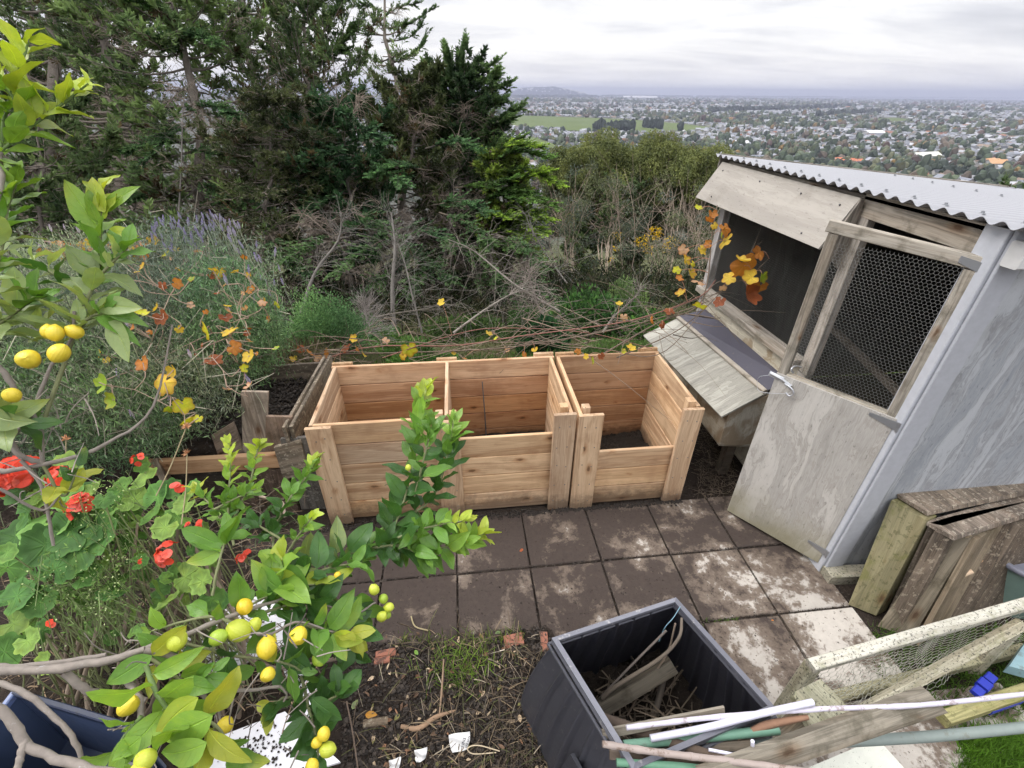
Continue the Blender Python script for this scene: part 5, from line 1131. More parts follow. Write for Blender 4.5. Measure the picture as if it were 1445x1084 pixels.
# ------------------------------------------------------------------ lavender
lv = thing('lavender_bush', (-2.1, 3.2, .5), 'large grey-green lavender bush with tall pale purple flower spikes, left of the bins', 'lavender')
r = RS(23); mb = MB(); LVC = 1.5*np.array([(.18,.215,.16),(.12,.155,.11),(.24,.27,.21),(.08,.11,.075),(.16,.21,.12)])
pts = []; pc = []
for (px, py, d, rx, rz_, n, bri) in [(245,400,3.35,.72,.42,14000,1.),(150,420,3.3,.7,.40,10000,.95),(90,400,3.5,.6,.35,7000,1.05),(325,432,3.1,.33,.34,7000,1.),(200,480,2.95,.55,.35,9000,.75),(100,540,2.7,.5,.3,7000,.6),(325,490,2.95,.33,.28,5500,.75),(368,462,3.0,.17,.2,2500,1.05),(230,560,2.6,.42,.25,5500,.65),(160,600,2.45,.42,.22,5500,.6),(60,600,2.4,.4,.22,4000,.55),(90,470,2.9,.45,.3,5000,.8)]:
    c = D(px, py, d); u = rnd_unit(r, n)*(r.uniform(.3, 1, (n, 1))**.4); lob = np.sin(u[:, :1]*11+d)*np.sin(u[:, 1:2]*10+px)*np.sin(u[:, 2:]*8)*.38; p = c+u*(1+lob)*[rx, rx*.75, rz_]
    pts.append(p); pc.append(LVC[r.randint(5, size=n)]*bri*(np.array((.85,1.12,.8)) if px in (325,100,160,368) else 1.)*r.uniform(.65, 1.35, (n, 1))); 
pts = np.concatenate(pts); pc = np.concatenate(pc); n = len(pts); d = norm(r.normal(size=(n, 3))*.7+[0, 0, .9]); sd = norm(np.cross(d, rnd_unit(r, n)))
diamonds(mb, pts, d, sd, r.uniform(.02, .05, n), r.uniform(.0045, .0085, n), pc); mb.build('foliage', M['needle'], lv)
mb = MB(); n = 900; b0 = pts[r.randint(len(pts), size=n)]; q = np.linspace(0, 1, 4)[None, :, None]; e = b0+norm(r.normal(size=(n, 3))*.5+[0, 0, .3])*r.uniform(.1, .25, (n, 1))
tubes(mb, b0[:, None]*(1-q)+e[:, None]*q, np.full((n, 4), .0018), 3, np.array([1.,1.,.85])*r.uniform(.4, 1.4, (n, 1)), cap=False); mb.build('stems', M['twig'], lv)
SP = [(r.normal()*40+280, 0) for i in range(62)]; tops = []
for i in range(70): x = r.uniform(215, 342); tops.append((x, 300+abs(x-275)*.28+abs(r.normal())*26, r.uniform(2.95, 3.3), r.uniform(28, 60)))
for i in range(14): tops.append((r.uniform(60, 220), r.uniform(318, 355), r.uniform(3.2, 3.5), r.uniform(20, 45)))
for i in range(14): tops.append((r.uniform(335, 402), r.uniform(350, 440), r.uniform(2.85, 3.05), r.uniform(25, 50)))
for i in range(12): tops.append((r.uniform(130, 380), r.uniform(400, 600), r.uniform(2.3, 2.7), r.uniform(20, 45)))
spm = []
for v in range(3):
    b = MB(); rr = RS(v); n = 46; tt = np.linspace(0, 1, n)
    ang = tt*37; p = np.stack([np.cos(ang)*.0045, np.sin(ang)*.0045, tt*.042], -1); p[:, :2] *= (np.sin(PI*(tt*.85+.1))[:, None]*1.1); d = norm(p*[60, 60, 0]+np.array([0, 0, .9])); sd = norm(np.cross(d, rnd_unit(rr, n)))
    c = np.where(rr.uniform(size=(n, 1)) < .32, np.array([(.42,.33,.62)]), np.array([(.48,.45,.54)]))*rr.uniform(.7, 1.3, (n, 1))
    tubes(b, bez([(0,0,.035),(.003,.002,-.06),(-.004,.004,-.14),(.006,-.004,-.24)], 8), .0016, 4, (.52,.55,.44)); diamonds(b, p, d, sd, np.full(n, .010), np.full(n, .006), c); diamonds(b, np.array([(0,0,.04)]*3), norm(rnd_unit(rr, 3)*.5+[0,0,1]), rnd_unit(rr, 3), np.full(3, .014), np.full(3, .007), np.array([(.42,.28,.62)]*3)); spm.append(b.mesh('flower_spike', M['needle']))
T = []
for i, (x, y, d, l) in enumerate(tops):
    t = D(x, y, d); ln = l*d/F*1.25; dr = norm(np.array([r.normal()*.16, r.normal()*.1, 1.])); a = t-dr*ln; T.append(bez([a, (a+t)/2+r.normal(size=3)*.012, t], 6))
    o = link('flower_spike', spm[i % 3], lv, tuple(t-np.array(lv.location))); o.rotation_euler = (r.normal()*.15, r.normal()*.2, r.uniform(0, 6)); s_ = r.uniform(.85, 1.25); o.scale = (s_*.8, s_*.8, s_)
# ------------------------------------------------------------------ raised bed of old boards
rb = thing('raised_bed', (-1.4, 2.3, 0), 'old raised garden bed of mismatched weathered boards left of the timber bins', 'garden bed')
def brd(name, p0, p1, wd, w, t, m, tint=(1,1,1), root=rb, ch=.002):
    mb = MB(); board(mb, p0, p1, wd, w, t, tint, ch); return mb.build(name, M[m], root)
def face(name, quad, t, m, tint=(1,1,1), root=rb, lng=None, seed=3):
    q = np.array(quad); nn_ = np.cross(q[1]-q[0], q[2]-q[1]); nn_ = norm(nn_); nn_ = -nn_ if nn_@(CAM-q[0]) > 0 else nn_
    mb = MB(); prism(mb, q, nn_, t, tint, seed, long=lng); o = mb.build(name, M[m], root); return o
brd('rail', P(-1.82, 2.235, .40), P(-1.055, 2.225, .405), (0,0,1), .10, .035, 'pine', (.78,.72,.66))
face('upright_board', [PY(340,553,2.30), PY(378,554,2.30), PY(375,650,2.27), PY(343,650,2.27)], .02, 'weathered', (.85,.76,.68), lng=(0,0,1))
face('upright_board', [PY(375,588,2.275), PY(412,589,2.275), PY(404,648,2.26), PY(374,648,2.26)], .02, 'weathered', (.72,.56,.47), lng=(0,0,1), seed=5)
face('upright_board', [PY(298,615,2.29), PY(328,597,2.29), PY(345,640,2.27), PY(312,655,2.27)], .02, 'weathered', (.62,.52,.46), seed=6)
face('broken_board', [PY(386,632,2.20), PY(424,621,2.20), PY(437,672,2.195), PY(400,676,2.195)], .022, 'oldwood', (2.4,2.3,2.1), seed=7)
face('side_board', [P(-1.065,2.215,.56), P(-.90,2.205,.57), P(-.895,2.2,.0), P(-1.07,2.21,.0)], .02, 'oldwood', (1.5,1.6,1.7), lng=(0,0,1), seed=8)
brd('edge_plank', P(-.985, 2.21, .585), P(-.93, 2.99, .615), (0,0,1), .13, .022, 'oldwood', (1.9,1.8,1.6))
brd('edge_plank', P(-1.02, 2.20, .60), P(-.965, 2.97, .625), (0,0,1), .11, .018, 'oldwood', (2.6,2.5,2.3))
brd('log', G(196,640,.42), G(232,598,.47), (0,0,1), .12, .10, 'weathered', (.75,.68,.58))
brd('log', G(232,600,.46), G(262,612,.45), (0,0,1), .09, .07, 'weathered', (.6,.55,.48))
brd('side_board', G(222,648,.44), G(240,690,.30), (1,.3,0), .03, .10, 'weathered', (.7,.6,.5))
face('lower_board', [P(-1.42,2.225,.34), P(-1.09,2.215,.34), P(-1.08,2.20,.0), P(-1.42,2.21,.0)], .018, 'oldwood', (1.1,.9,.8), lng=(0,0,1), seed=9)
face('lower_board', [P(-1.80,2.235,.34), P(-1.45,2.225,.34), P(-1.45,2.21,.0), P(-1.80,2.22,.0)], .018, 'oldwood', (.5,.45,.42), lng=(1,0,0), seed=10)
face('back_board', [P(-1.35,2.97,.62), P(-1.0,2.95,.64), P(-1.0,2.95,.45), P(-1.35,2.97,.45)], .02, 'oldwood', (1.6,1.5,1.4), seed=12)
mb = MB(); tubes(mb, bez([D(366,700,1.95),D(380,704,1.95),(*D(398,709,1.95),),D(402,730,1.93)], 16), .006, 6, (1.5,1.4,1.2)); tag(mb.build('hose', M['rope'], smooth=True), 'short piece of dirty rope hanging at the foot of the raised bed', 'rope')
# crumbs on the soil of the bed
r = RS(31); mb = MB(); n = 5000; x = r.uniform(-2.3, -1.0, n); y = r.uniform(2.3, 3.1, n); z = hgt(x, y)+r.uniform(-.01, .045, n)
blobs(mb, x, y, z, r.uniform(.003, .014, n), r.uniform(.003, .012, n), np.full((n, 3), 1.)*r.uniform(.6, 1.6, (n, 1)), r); tag(mb.build('bed_soil', M['gravel']), 'crumbly black soil filling the raised bed', 'soil', kind='stuff')
# ------------------------------------------------------------------ lemon tree
lt = thing('lemon_tree', tuple(D(-60,1050,.95)), 'lemon tree with glossy green leaves, bare grey branches and ripe lemons in the left foreground', 'lemon tree')
LC = {'y': (.36,.46,.055), 'm': (.13,.27,.045), 'd': (.055,.14,.032), 'p': (.27,.36,.14), 'w': (.36,.40,.055), 'b': (.22,.38,.06)}
wood = MB(); lf = MB(); lr = RS(41)
def br_(pts, r0, r1, tint=(1,1,1), n=18): 
    P_ = bez([D(*p) for p in pts], n); P_ += lr.normal(size=P_.shape)*r0*.12; tubes(wood, P_, np.linspace(r0, r1, n)*(1+lr.normal(size=n)*.07), 8, tint); return P_
def shoot(pts, nl, L, cols, s0=.15, r0=.0035, wood_tint=None, up=.25, W=.55, fold=.28, curl=.28, top=None):
    P_ = br_(pts, r0, r0*.5, wood_tint or ((.55,.95,.35) if cols[0] in 'yb' else (.8,1.,.55)))
    s = np.linspace(s0, .99, nl)[None]; p, tg = along(P_[None], s); p, tg = p[0], tg[0]
    a = np.arange(nl)*2.4+lr.uniform(0, 6); x = norm(np.cross(tg, [[.3, .5, .81]])); y = np.cross(tg, x)
    out = x*np.cos(a)[:, None]+y*np.sin(a)[:, None]
    f = np.linspace(0, 1, nl)[:, None]; d = norm(out*(1.0-.45*f)+tg*(.35+.6*f)+np.array([0, 0, up])+lr.normal(size=(nl, 3))*.15)
    nr = norm(tg*.7+np.array([0, 0, .6])+TOCAM*.35+lr.normal(size=(nl, 3))*.2)
    Ls = .9*L*lr.uniform(.6, 1.15, nl)*(1-.35*(f[:, 0])**3)
    k = np.clip((f[:, 0]*len(cols)+lr.normal(size=nl)*.35).astype(int), 0, len(cols)-1); c = np.array([LC[cols[i]] for i in k])*lr.uniform(.75, 1.25, (nl, 1))
    pet = p+d*Ls[:, None]*.10; q = np.linspace(0, 1, 3)[None, :, None]; tubes(wood, p[:, None]*(1-q)+pet[:, None]*q, np.full((nl, 3), .0011), 4, (.7,1.1,.4), cap=False)
    leaves(lf, pet, d, nr, Ls, Ls*W*lr.uniform(.85, 1.15, nl), c, 9, fold*1.3, curl*1.3, .085, .82, lr.randint(9999), tipcol=LC['w'] if 'w' in cols else None)
# the tall centre shoot in front of the bins
shoot([(540,765,1.25),(560,735,1.3),(582,660,1.36),(590,600,1.42),(602,548,1.46)], 46, .092, 'dddmmby', .12)
shoot([(560,740,1.33),(612,700,1.38),(632,640,1.41),(640,592,1.43)], 34, .088, 'dddmb', .1)
shoot([(585,700,1.33),(600,640,1.30),(610,600,1.3)], 18, .085, 'dmm', .05)
shoot([(535,765,1.24),(580,775,1.22),(640,770,1.22),(685,752,1.24)], 42, .082, 'dmmbby', .05)
shoot([(560,760,1.22),(600,745,1.2),(655,735,1.22)], 20, .075, 'mmby', .3)
shoot([(395,812,1.12),(450,795,1.15),(500,780,1.2),(540,762,1.25)], 18, .095, 'pdm', .15, .004)
shoot([(520,775,1.22),(560,770,1.2),(600,785,1.18)], 14, .085, 'dm', .1)
# shoot by the left post of the bins
shoot([(385,800,1.12),(388,745,1.18),(408,705,1.22),(436,668,1.25),(446,650,1.27)], 44, .056, 'ddmmby', .1)
shoot([(395,760,1.15),(370,745,1.16),(362,740,1.17)], 10, .06, 'dd', .1); shoot([(400,790,1.1),(425,750,1.1),(440,730,1.1)], 10, .055, 'mby', .3)
# bushy pale shoot behind the geranium
shoot([(330,770,1.25),(322,720,1.3),(325,660,1.36),(322,622,1.4)], 46, .052, 'dmbyy', .05)
shoot([(325,740,1.28),(350,690,1.33),(362,640,1.36),(366,628,1.37)], 32, .050, 'mbyy', .1); shoot([(318,740,1.3),(290,705,1.33),(275,690,1.34)], 20, .050, 'mby', .1); shoot([(300,720,1.3),(340,700,1.3),(362,690,1.3)], 16, .050, 'mmb', .1)
shoot([(300,840,1.0),(310,790,1.02),(322,755,1.05)], 4, .095, 'mm', .6, up=.1)
shoot([(365,860,1.0),(395,820,1.0),(400,790,1.02)], 10, .09, 'bby', .3)
# lower mass with the lemons
br_([(-60,952,.74),(0,947,.75),(80,945,.76),(150,932,.78),(205,917,.80)], .0078, .006); br_([(205,917,.80),(262,896,.85),(330,868,.9),(400,845,.98)], .006, .0035); br_([(205,917,.8),(250,928,.82),(290,955,.85),(330,975,.88),(395,968,.9)], .006, .003)
br_([(-20,960,.72),(30,975,.72),(75,1010,.72),(105,1045,.72),(117,1080,.72)], .0045, .0035); br_([(-40,975,.62),(15,1015,.63),(38,1050,.63),(90,1075,.63),(170,1095,.63)], .0062, .0055); br_([(36,1045,.63),(28,1070,.62),(22,1100,.61)], .005, .004)
br_([(92,950,.77),(120,972,.78),(155,985,.8),(205,988,.82)], .0065, .005); br_([(-60,930,.8),(0,940,.8),(60,937,.8),(150,925,.82)], .005, .004)
br_([(175,955,.8),(195,985,.76),(200,1020,.74),(208,1090,.7)], .0055, .004); br_([(290,955,.85),(305,985,.86),(312,1020,.87)], .003, .002); br_([(395,968,.9),(405,980,.9),(400,990,.9)], .0025, .0018); br_([(255,930,.83),(290,985,.84),(300,1000,.84)], .004, .002)
br_([(395,845,.98),(440,850,1.02),(500,865,1.06),(530,850,1.1)], .0035, .002); br_([(330,890,.9),(380,895,.92),(420,878,.95),(470,892,.97)], .0035, .002)
shoot([(330,868,.92),(370,845,.96),(410,830,1.0),(470,822,1.06)], 14, .085, 'mmby', .05, .003); shoot([(360,870,.95),(420,850,1.),(480,850,1.06),(520,868,1.1)], 20, .078, 'ddm', .05, .003)
shoot([(395,840,1.0),(430,815,1.05),(470,800,1.1),(510,795,1.15)], 18, .085, 'ddm', .1); shoot([(330,880,.88),(300,870,.88),(250,880,.86),(215,890,.84)], 5, .08, 'mb', .15); shoot([(420,880,.96),(460,890,.97),(495,900,.98)], 12, .085, 'mbw', .1)
shoot([(250,905,.84),(330,925,.88),(400,935,.92),(430,950,.94)], 12, .075, 'dmm', .05); shoot([(200,920,.8),(235,945,.8),(260,960,.8),(300,950,.82)], 11, .075, 'wbm', .1); shoot([(400,850,1.0),(440,870,1.03),(490,890,1.05),(500,920,1.05)], 20, .085, 'dd', .05)
shoot([(205,940,.76),(225,985,.74),(260,1030,.72),(275,1090,.7)], 12, .09, 'bbm', .1, .004, W=.52); shoot([(200,1010,.72),(170,1050,.7),(160,1090,.68)], 6, .085, 'b', .1); shoot([(270,1010,.74),(310,1030,.74),(325,1080,.74)], 5, .075, 'wm', .2)
shoot([(425,955,.96),(436,1000,.93),(446,1040,.9),(452,1090,.88)], 26, .068, 'ddd', .02, W=.6); shoot([(436,1000,.93),(470,985,.92),(480,975,.92)], 9, .068, 'dd', .1, W=.6); shoot([(430,985,.94),(400,985,.93),(385,1000,.92)], 7, .07, 'dw', .1, W=.6)
# upper left branches
br_([(-80,640,.98),(-10,665,.98),(60,655,1.0),(120,640,1.03),(165,618,1.05),(195,598,1.08),(222,560,1.1),(243,458,1.12)], .0065, .0018); br_([(-60,560,.95),(0,600,.97),(25,640,.98),(60,655,1.0)], .008, .005); br_([(-60,500,.9),(0,520,.93),(25,560,.95),(55,600,.97),(60,650,.99)], .0065, .004)
br_([(-30,640,.9),(10,625,.95),(40,590,.97),(70,560,.98)], .004, .002); br_([(0,690,.95),(60,720,1.),(90,690,1.02)], .003, .002); br_([(40,600,.97),(70,520,.98),(100,480,.99),(105,440,1.0)], .004, .003); br_([(30,650,.98),(60,690,1.0),(75,770,1.02)], .004, .003)
shoot([(60,600,.98),(95,500,1.),(120,430,1.02),(140,380,1.04),(142,320,1.05),(145,262,1.06)], 28, .085, 'ppmmby', .25, .0045, up=.3, curl=.15); shoot([(100,480,1.0),(125,450,1.0),(150,440,1.0)], 11, .10, 'ppm', .1, curl=.3, W=.42)
shoot([(100,500,1.02),(60,460,1.02),(20,420,1.02)], 16, .082, 'ppd', .05); shoot([(120,420,1.05),(80,390,1.05),(40,370,1.05),(10,375,1.03)], 20, .078, 'dpm', .05); shoot([(130,400,1.03),(160,370,1.03),(180,350,1.04)], 10, .085, 'pm', .2)
shoot([(-40,250,.92),(0,215,.93),(40,182,.94),(85,150,.95),(125,118,.96)], 28, .078, 'bbyyy', .1, up=.35); shoot([(0,215,.93),(10,150,.93),(30,90,.94),(40,60,.95)], 14, .08, 'byyy', .15, up=.2); shoot([(30,180,.94),(20,140,.92),(-10,110,.9)], 12, .085, 'by', .1)
br_([(-40,330,.9),(0,270,.91),(0,215,.93)], .005, .004); shoot([(-30,430,.9),(0,360,.92),(10,300,.93),(22,260,.94)], 26, .08, 'ppmb', .05); shoot([(-30,560,.9),(0,590,.92),(30,600,.93)], 10, .09, 'pd', .1); shoot([(-40,480,.95),(10,450,.97),(50,420,.98)], 18, .095, 'ppm', .05)
shoot([(60,655,1.0),(90,700,1.02),(110,660,1.02)], 8, .07, 'wd', .3)
# loose bare twiglets
for i in range(70):
    s = D(lr.uniform(150, 470), lr.uniform(880, 1060), lr.uniform(.75, .95)) if i < 40 else D(lr.uniform(0, 120), lr.uniform(560, 720), lr.uniform(.95, 1.05)); dd = norm(rnd_unit(lr, 1)[0]+[0,0,.1]); l = lr.uniform(.03, .09)
    tubes(wood, bez([s, s+dd*l*.5+lr.normal(size=3)*.006, s+dd*l], 6), np.linspace(.0016, .0008, 6), 4, np.array((1,1,1))*lr.uniform(.6, 1.6))
wood.build('branches', M['lemonbark'], lt, smooth=True)
# yellow-edged big leaves, individually aimed
ind = [((610,0),)]
def one(px, py, tx, ty, d, L, col, W=.5, roll=0.):
    a, b = D(px, py, d), D(tx, ty, d-.01); dd = norm(b-a); sdv = np.cross(dd, FWD); nr = norm(TOCAM+sdv*roll+np.array([0,0,.2])); leaves(lf, a[None], dd[None], nr[None], np.linalg.norm(b-a), np.linalg.norm(b-a)*W, np.array([LC[col]]), 9, .22, .12, .03, .82, int(px+py), tipcol=LC['w'])
for a in [(280,985,212,1022,.72,0,'y',.5),(300,1010,218,1055,.70,0,'b',.55),(292,1048,225,1084,.68,0,'b',.6),(295,1030,335,1095,.7,0,'w',.45),(200,1040,140,1085,.68,0,'b',.5),(215,925,150,968,.78,0,'m',.45),(455,890,455,938,.95,0,'m',.75),(470,895,512,910,.97,0,'y',.5),(440,985,480,1020,.9,0,'d',.5),(500,882,540,905,1.,0,'d',.5),(250,935,206,885,.84,0,'m',.5),(385,935,372,900,.9,0,'w',.5),(360,942,320,960,.9,0,'m',.55),(395,915,440,950,.94,0,'d',.55),(150,455,198,490,1.,0,'p',.5),(135,432,200,430,1.,0,'p',.4),(400,835,345,800,.98,0,'m',.5),(420,830,375,790,1.,0,'y',.5),(395,800,440,835,1.,0,'m',.55),(310,770,256,742,1.04,0,'m',.5),(312,770,330,722,1.04,0,'m',.4),(312,775,272,808,1.03,0,'b',.5),(145,330,88,258,1.05,0,'b',.38),(150,330,190,318,1.05,0,'y',.4),(148,300,120,250,1.05,0,'y',.5),(150,300,182,252,1.06,0,'b',.4)]: one(*a)
lf.build('leaves', M['leaf'], lt, smooth=True)
# lemons
def lemon_mesh(seed, col):
    r = RS(seed); b = MB(); A_, B_ = 20, 14; th = np.linspace(0, PI, B_); ph = np.arange(A_)*2*PI/A_
    prof = np.sin(th)**.85; zz = -np.cos(th); zz = zz*1.12+np.where(th > 2.6, (th-2.6)*.35, 0)-np.where(th < .4, (.4-th)*.2, 0)
    V = np.stack([prof[:, None]*np.cos(ph), prof[:, None]*np.sin(ph), np.repeat(zz[:, None], A_, 1)], -1); V *= 1+.03*np.sin(ph*3+seed)[None, :, None]
    i = np.arange(B_-1)[:, None]*A_; j = np.arange(A_)[None]; q = np.stack([i+j, i+(j+1) % A_, i+A_+(j+1) % A_, i+A_+j], -1).reshape(-1, 4); b.add(V.reshape(-1, 3), q, col=col); return b.mesh('lemon', M['lemon'])
YL = (.74,.56,.045); YG = (.52,.56,.06); GG = (.33,.45,.045); OR = (.74,.50,.03)
LMN = [(40,507,20,YL,.95),(83,499,18,YL,.97),(78,470,15,YL,.98),(68,468,13,YL,.98),(105,468,14,YL,1.0),(17,558,15,YL,.93),(250,904,18,YG,.86),(308,900,15,GG,.9),(337,890,20,YG,.92),(359,882,12,YG,.94),(376,914,18,YL,.93),(421,897,16,YL,.96),(181,996,19,YL,.79),(318,1023,15,YL,.87),(345,856,14,OR,.96),(484,858,9,YG,1.08),(500,859,7,GG,1.09),(528,832,9,YG,1.12),(541,845,8,GG,1.13),(549,857,8,YG,1.13),(539,870,9,YG,1.12),(546,868,7,GG,1.14),(205,1072,20,YG,.69),(195,1090,18,YL,.68),(457,1036,12,YL,.9),(462,1058,14,YG,.9),(440,1082,13,YL,.88),(447,1048,10,YL,.9),(476,812,6,OR,1.1),(450,930,12,GG,1.),(378,952,13,YL,.9),(576,660,5,YG,1.3)]
lm = {}
for i, (px, py, rp, c, d) in enumerate(LMN):
    key = (c, i % 2)
    if key not in lm: lm[key] = lemon_mesh(i, c)
    o = link('lemon', lm[key], lt, tuple(D(px, py, d-.045)-np.array(lt.location))); cth = F/math.sqrt(F*F+(px-CX)**2+(py-CY)**2); s = .92*rp*(d-.045)/F*cth**.6; o.scale = (s*.92, s*.92, s*.88); o.rotation_euler = (lr.normal()*.6, lr.normal()*.6+.5, lr.uniform(0, 6))
# ------------------------------------------------------------------ geraniums
gr = RS(51)
GC = np.array([(.11,.24,.06),(.155,.30,.075),(.08,.185,.05),(.20,.32,.075)])
def geranium(base, spots, flowers, label, seed, size=.042, n_extra=0, reg=None, dd0=1.5):
    r = RS(seed); root = thing('geranium', tuple(base), label, 'geranium'); P_ = []; S = []
    for e in spots: P_.append(D(*e[:3])); S.append(e[3]*e[2]/F)
    for k in range(n_extra):
        d = dd0+r.normal()*.09; P_.append(D(r.uniform(reg[0], reg[2]), r.uniform(reg[1], reg[3]), d+.06)); S.append(size*r.uniform(.55, 1.))
    P_ = np.array(P_); n = len(P_); nr = norm(TOCAM*.75+np.array([0, 0, .55])+rnd_unit(r, n)*.42); d = norm(rnd_unit(r, n)*[1, .6, .4]); mb = MB()
    lobed(mb, P_-d*np.array(S)[:, None]*.3, d, nr, np.array(S), GC[r.randint(4, size=n)]*r.uniform(.7, 1.2, (n, 1)), 'round', .22, .045, seed); mb.build('leaves', M['geranium'], root, smooth=True)
    mb = MB(); T = []
    for p in P_[::1]:
        a = np.array(base)+r.normal(size=3)*[.16, .12, .05]; a = a*.55+p*.45-[0, 0, .12]; T.append(bez([a, (a+p)/2+r.normal(size=3)*.02-[0,0,.02], p], 8))
    tubes(mb, np.array(T), np.linspace(.0035, .0018, 8)[None], 5, np.array((.9,1.1,.55))*r.uniform(.5, 1.2, (n, 1)), cap=False)
    for k in range(16):
        a = np.array(base)+r.normal(size=3)*[.2, .15, .03]; p = P_[r.randint(n)]-[0, 0, .08]; tubes(mb, bez([a, (a+p)/2+r.normal(size=3)*.05, p], 10), np.linspace(.009, .004, 10), 6, np.array((1.,.85,.7))*r.uniform(.5, 1.1))
    mb.build('stems', M['twig'], root, smooth=True)
    for (px, py, rp, d, nf) in flowers:
        c = D(px, py, d); rad = rp*d/F; mb = MB(); fr = RS(int(px*7+py)); nn = nf; u = rnd_unit(fr, nn); u = norm(u+TOCAM*.55+np.array([0, 0, .5])); cp = c+u*rad*.72
        s5 = rad*.30 if nf > 4 else rad*.5
        for k in range(nn):
            nz = norm(u[k]+rnd_unit(fr, 1)[0]*.25); x = norm(np.cross(nz, rnd_unit(fr, 1)[0])); y = np.cross(nz, x); a5 = np.arange(5)*2*PI/5; dd = x*np.cos(a5)[:, None]+y*np.sin(a5)[:, None]
            cc = np.array([(.72,.09,.055) if fr.uniform() < .75 else (.76,.16,.13)]*5)*fr.uniform(.85, 1.1); lobed(mb, np.repeat(cp[k][None], 5, 0), dd+nz*.15, np.repeat(nz[None], 5, 0), s5*fr.uniform(.8, 1.1, 5), cc, 'petal', .1, .05, k)
        T = [bez([c-np.array([0, 0, rad*1.1]), (c+cp[k])/2, cp[k]], 5) for k in range(nn)]; a = c-np.array([fr.normal()*.02, 0, rad*1.1+fr.uniform(.06, .14)]); T.append(bez([a, (a+c)/2, c-np.array([0, 0, rad*1.1])], 5))
        fl = mb.build('flower_head', M['petal'], root, smooth=True); mb = MB(); tubes(mb, np.array(T), .0013, 4, (.8,.9,.4), cap=False); st = mb.build('flower_stalk', M['twig'], None, smooth=True); st.parent = fl; st.matrix_parent_inverse = fl.matrix_world.inverted()
    return root
gb = D(90, 900, 1.55); gb[2] = float(hgt(gb[0], gb[1]))
geranium(gb, [(30,690,1.5,26),(60,700,1.5,22),(92,700,1.45,24),(95,730,1.42,26),(55,745,1.45,30),(110,775,1.38,42),(100,750,1.4,36),(145,755,1.4,34),(62,770,1.4,34),(40,720,1.5,28),(20,760,1.5,30),(25,840,1.35,26),(55,850,1.36,24),(50,820,1.38,22),(20,880,1.35,30),(10,800,1.42,28),(150,735,1.42,22),(92,665,1.5,30),(125,700,1.46,24),(80,800,1.36,26),(120,810,1.38,22),(60,890,1.33,18),(8,920,1.3,26),(40,905,1.3,20),(65,935,1.25,18)],
 [(28,672,36,1.48,30),(84,674,20,1.47,12),(116,714,24,1.42,16),(72,882,8,1.33,3),(198,793,5,1.4,2)], 'bushy geranium with big rounded green leaves and the largest red flower heads, lower left', 71, .045, 60, (0,660,200,900), 1.45)
gb2 = D(260, 840, 1.6); gb2[2] = float(hgt(gb2[0], gb2[1]))
geranium(gb2, [(205,675,1.55,20),(222,700,1.5,24),(240,690,1.5,16),(200,655,1.55,14),(250,730,1.45,20),(260,712,1.46,18),(232,745,1.42,20),(180,728,1.48,22),(215,728,1.46,18),(190,705,1.5,20),(270,690,1.5,16),(225,835,1.38,24),(262,815,1.38,24),(285,820,1.36,20),(300,845,1.34,18),(238,850,1.34,20),(175,690,1.52,18)],
 [(198,650,14,1.55,6),(175,697,12,1.5,5),(250,690,11,1.48,4),(240,782,22,1.4,12),(345,786,14,1.4,7),(286,742,11,1.42,4),(268,742,7,1.42,2)], 'leggier geranium with smaller red flower heads in front of the raised bed', 72, .036, 40, (150,690,320,860), 1.5)
# weed with tiny pale flowers among them
wd = thing('flowering_weed', tuple(D(150,860,1.45)), 'fine-leaved weed with tiny greenish-white flowers among the geraniums', 'weed')
mb = MB(); n = 1300; pcx = np.array([(155,700,1.42,.05),(140,740,1.4,.07),(165,790,1.38,.06),(80,810,1.36,.05),(130,830,1.36,.06),(150,860,1.34,.06),(110,840,1.4,.05)]); k = gr.randint(len(pcx), size=n); c = np.array([D(*pcx[i][:3]) for i in range(len(pcx))])[k]+gr.normal(size=(n, 3))*pcx[k][:, 3:4]*.7
d = norm(rnd_unit(gr, n)+[0, 0, .5]); sd = norm(np.cross(d, rnd_unit(gr, n))); wh = gr.uniform(size=(n, 1)) < .28; col = np.where(wh, np.array([(.55,.66,.36)]), np.array([(.16,.27,.08)]))*gr.uniform(.6, 1.2, (n, 1))
diamonds(mb, c, d, sd, np.where(wh[:, 0], .006, .016), np.where(wh[:, 0], .005, .004), col); mb.build('foliage', M['needle'], wd)
mb = MB(); b0 = c[:220]; e = b0-np.array([0, 0, 1.])*gr.uniform(.05, .2, (220, 1))+gr.normal(size=(220, 3))*.03; q = np.linspace(0, 1, 3)[None, :, None]; tubes(mb, b0[:, None]*(1-q)+e[:, None]*q, .001, 3, (.7,1.,.45), cap=False); mb.build('stems', M['twig'], wd)
# dry stalks and seed heads under the geraniums
mb = MB(); n = 1500; x = gr.uniform(0, 430, n); y = gr.uniform(700, 1000, n); a = np.array([G(x[i], y[i], .38-.0002*x[i]+gr.normal()*.05) for i in range(n)]); dd = norm(gr.normal(size=(n, 3))*[1, .8, .35]); l = gr.uniform(.04, .22, (n, 1)); q = np.linspace(0, 1, 5)[None, :, None]
T = a[:, None]+dd[:, None]*l[:, None]*q; T[..., 2] += np.sin(q[..., 0]*PI)*l*.15; cc = np.array([(.8,.62,.42),(.5,.42,.33),(.32,.3,.24),(.25,.34,.16)])[gr.randint(4, size=n)]*gr.uniform(.5, 1.3, (n, 1))
tubes(mb, T, np.full((n, 1), 1)*gr.uniform(.0008, .0025, (n, 1)), 3, cc, cap=False); tag(mb.build('dry_stalks', M['twig']), 'dry stalks and dead stems matted beneath the geraniums', 'dead stems', kind='stuff')
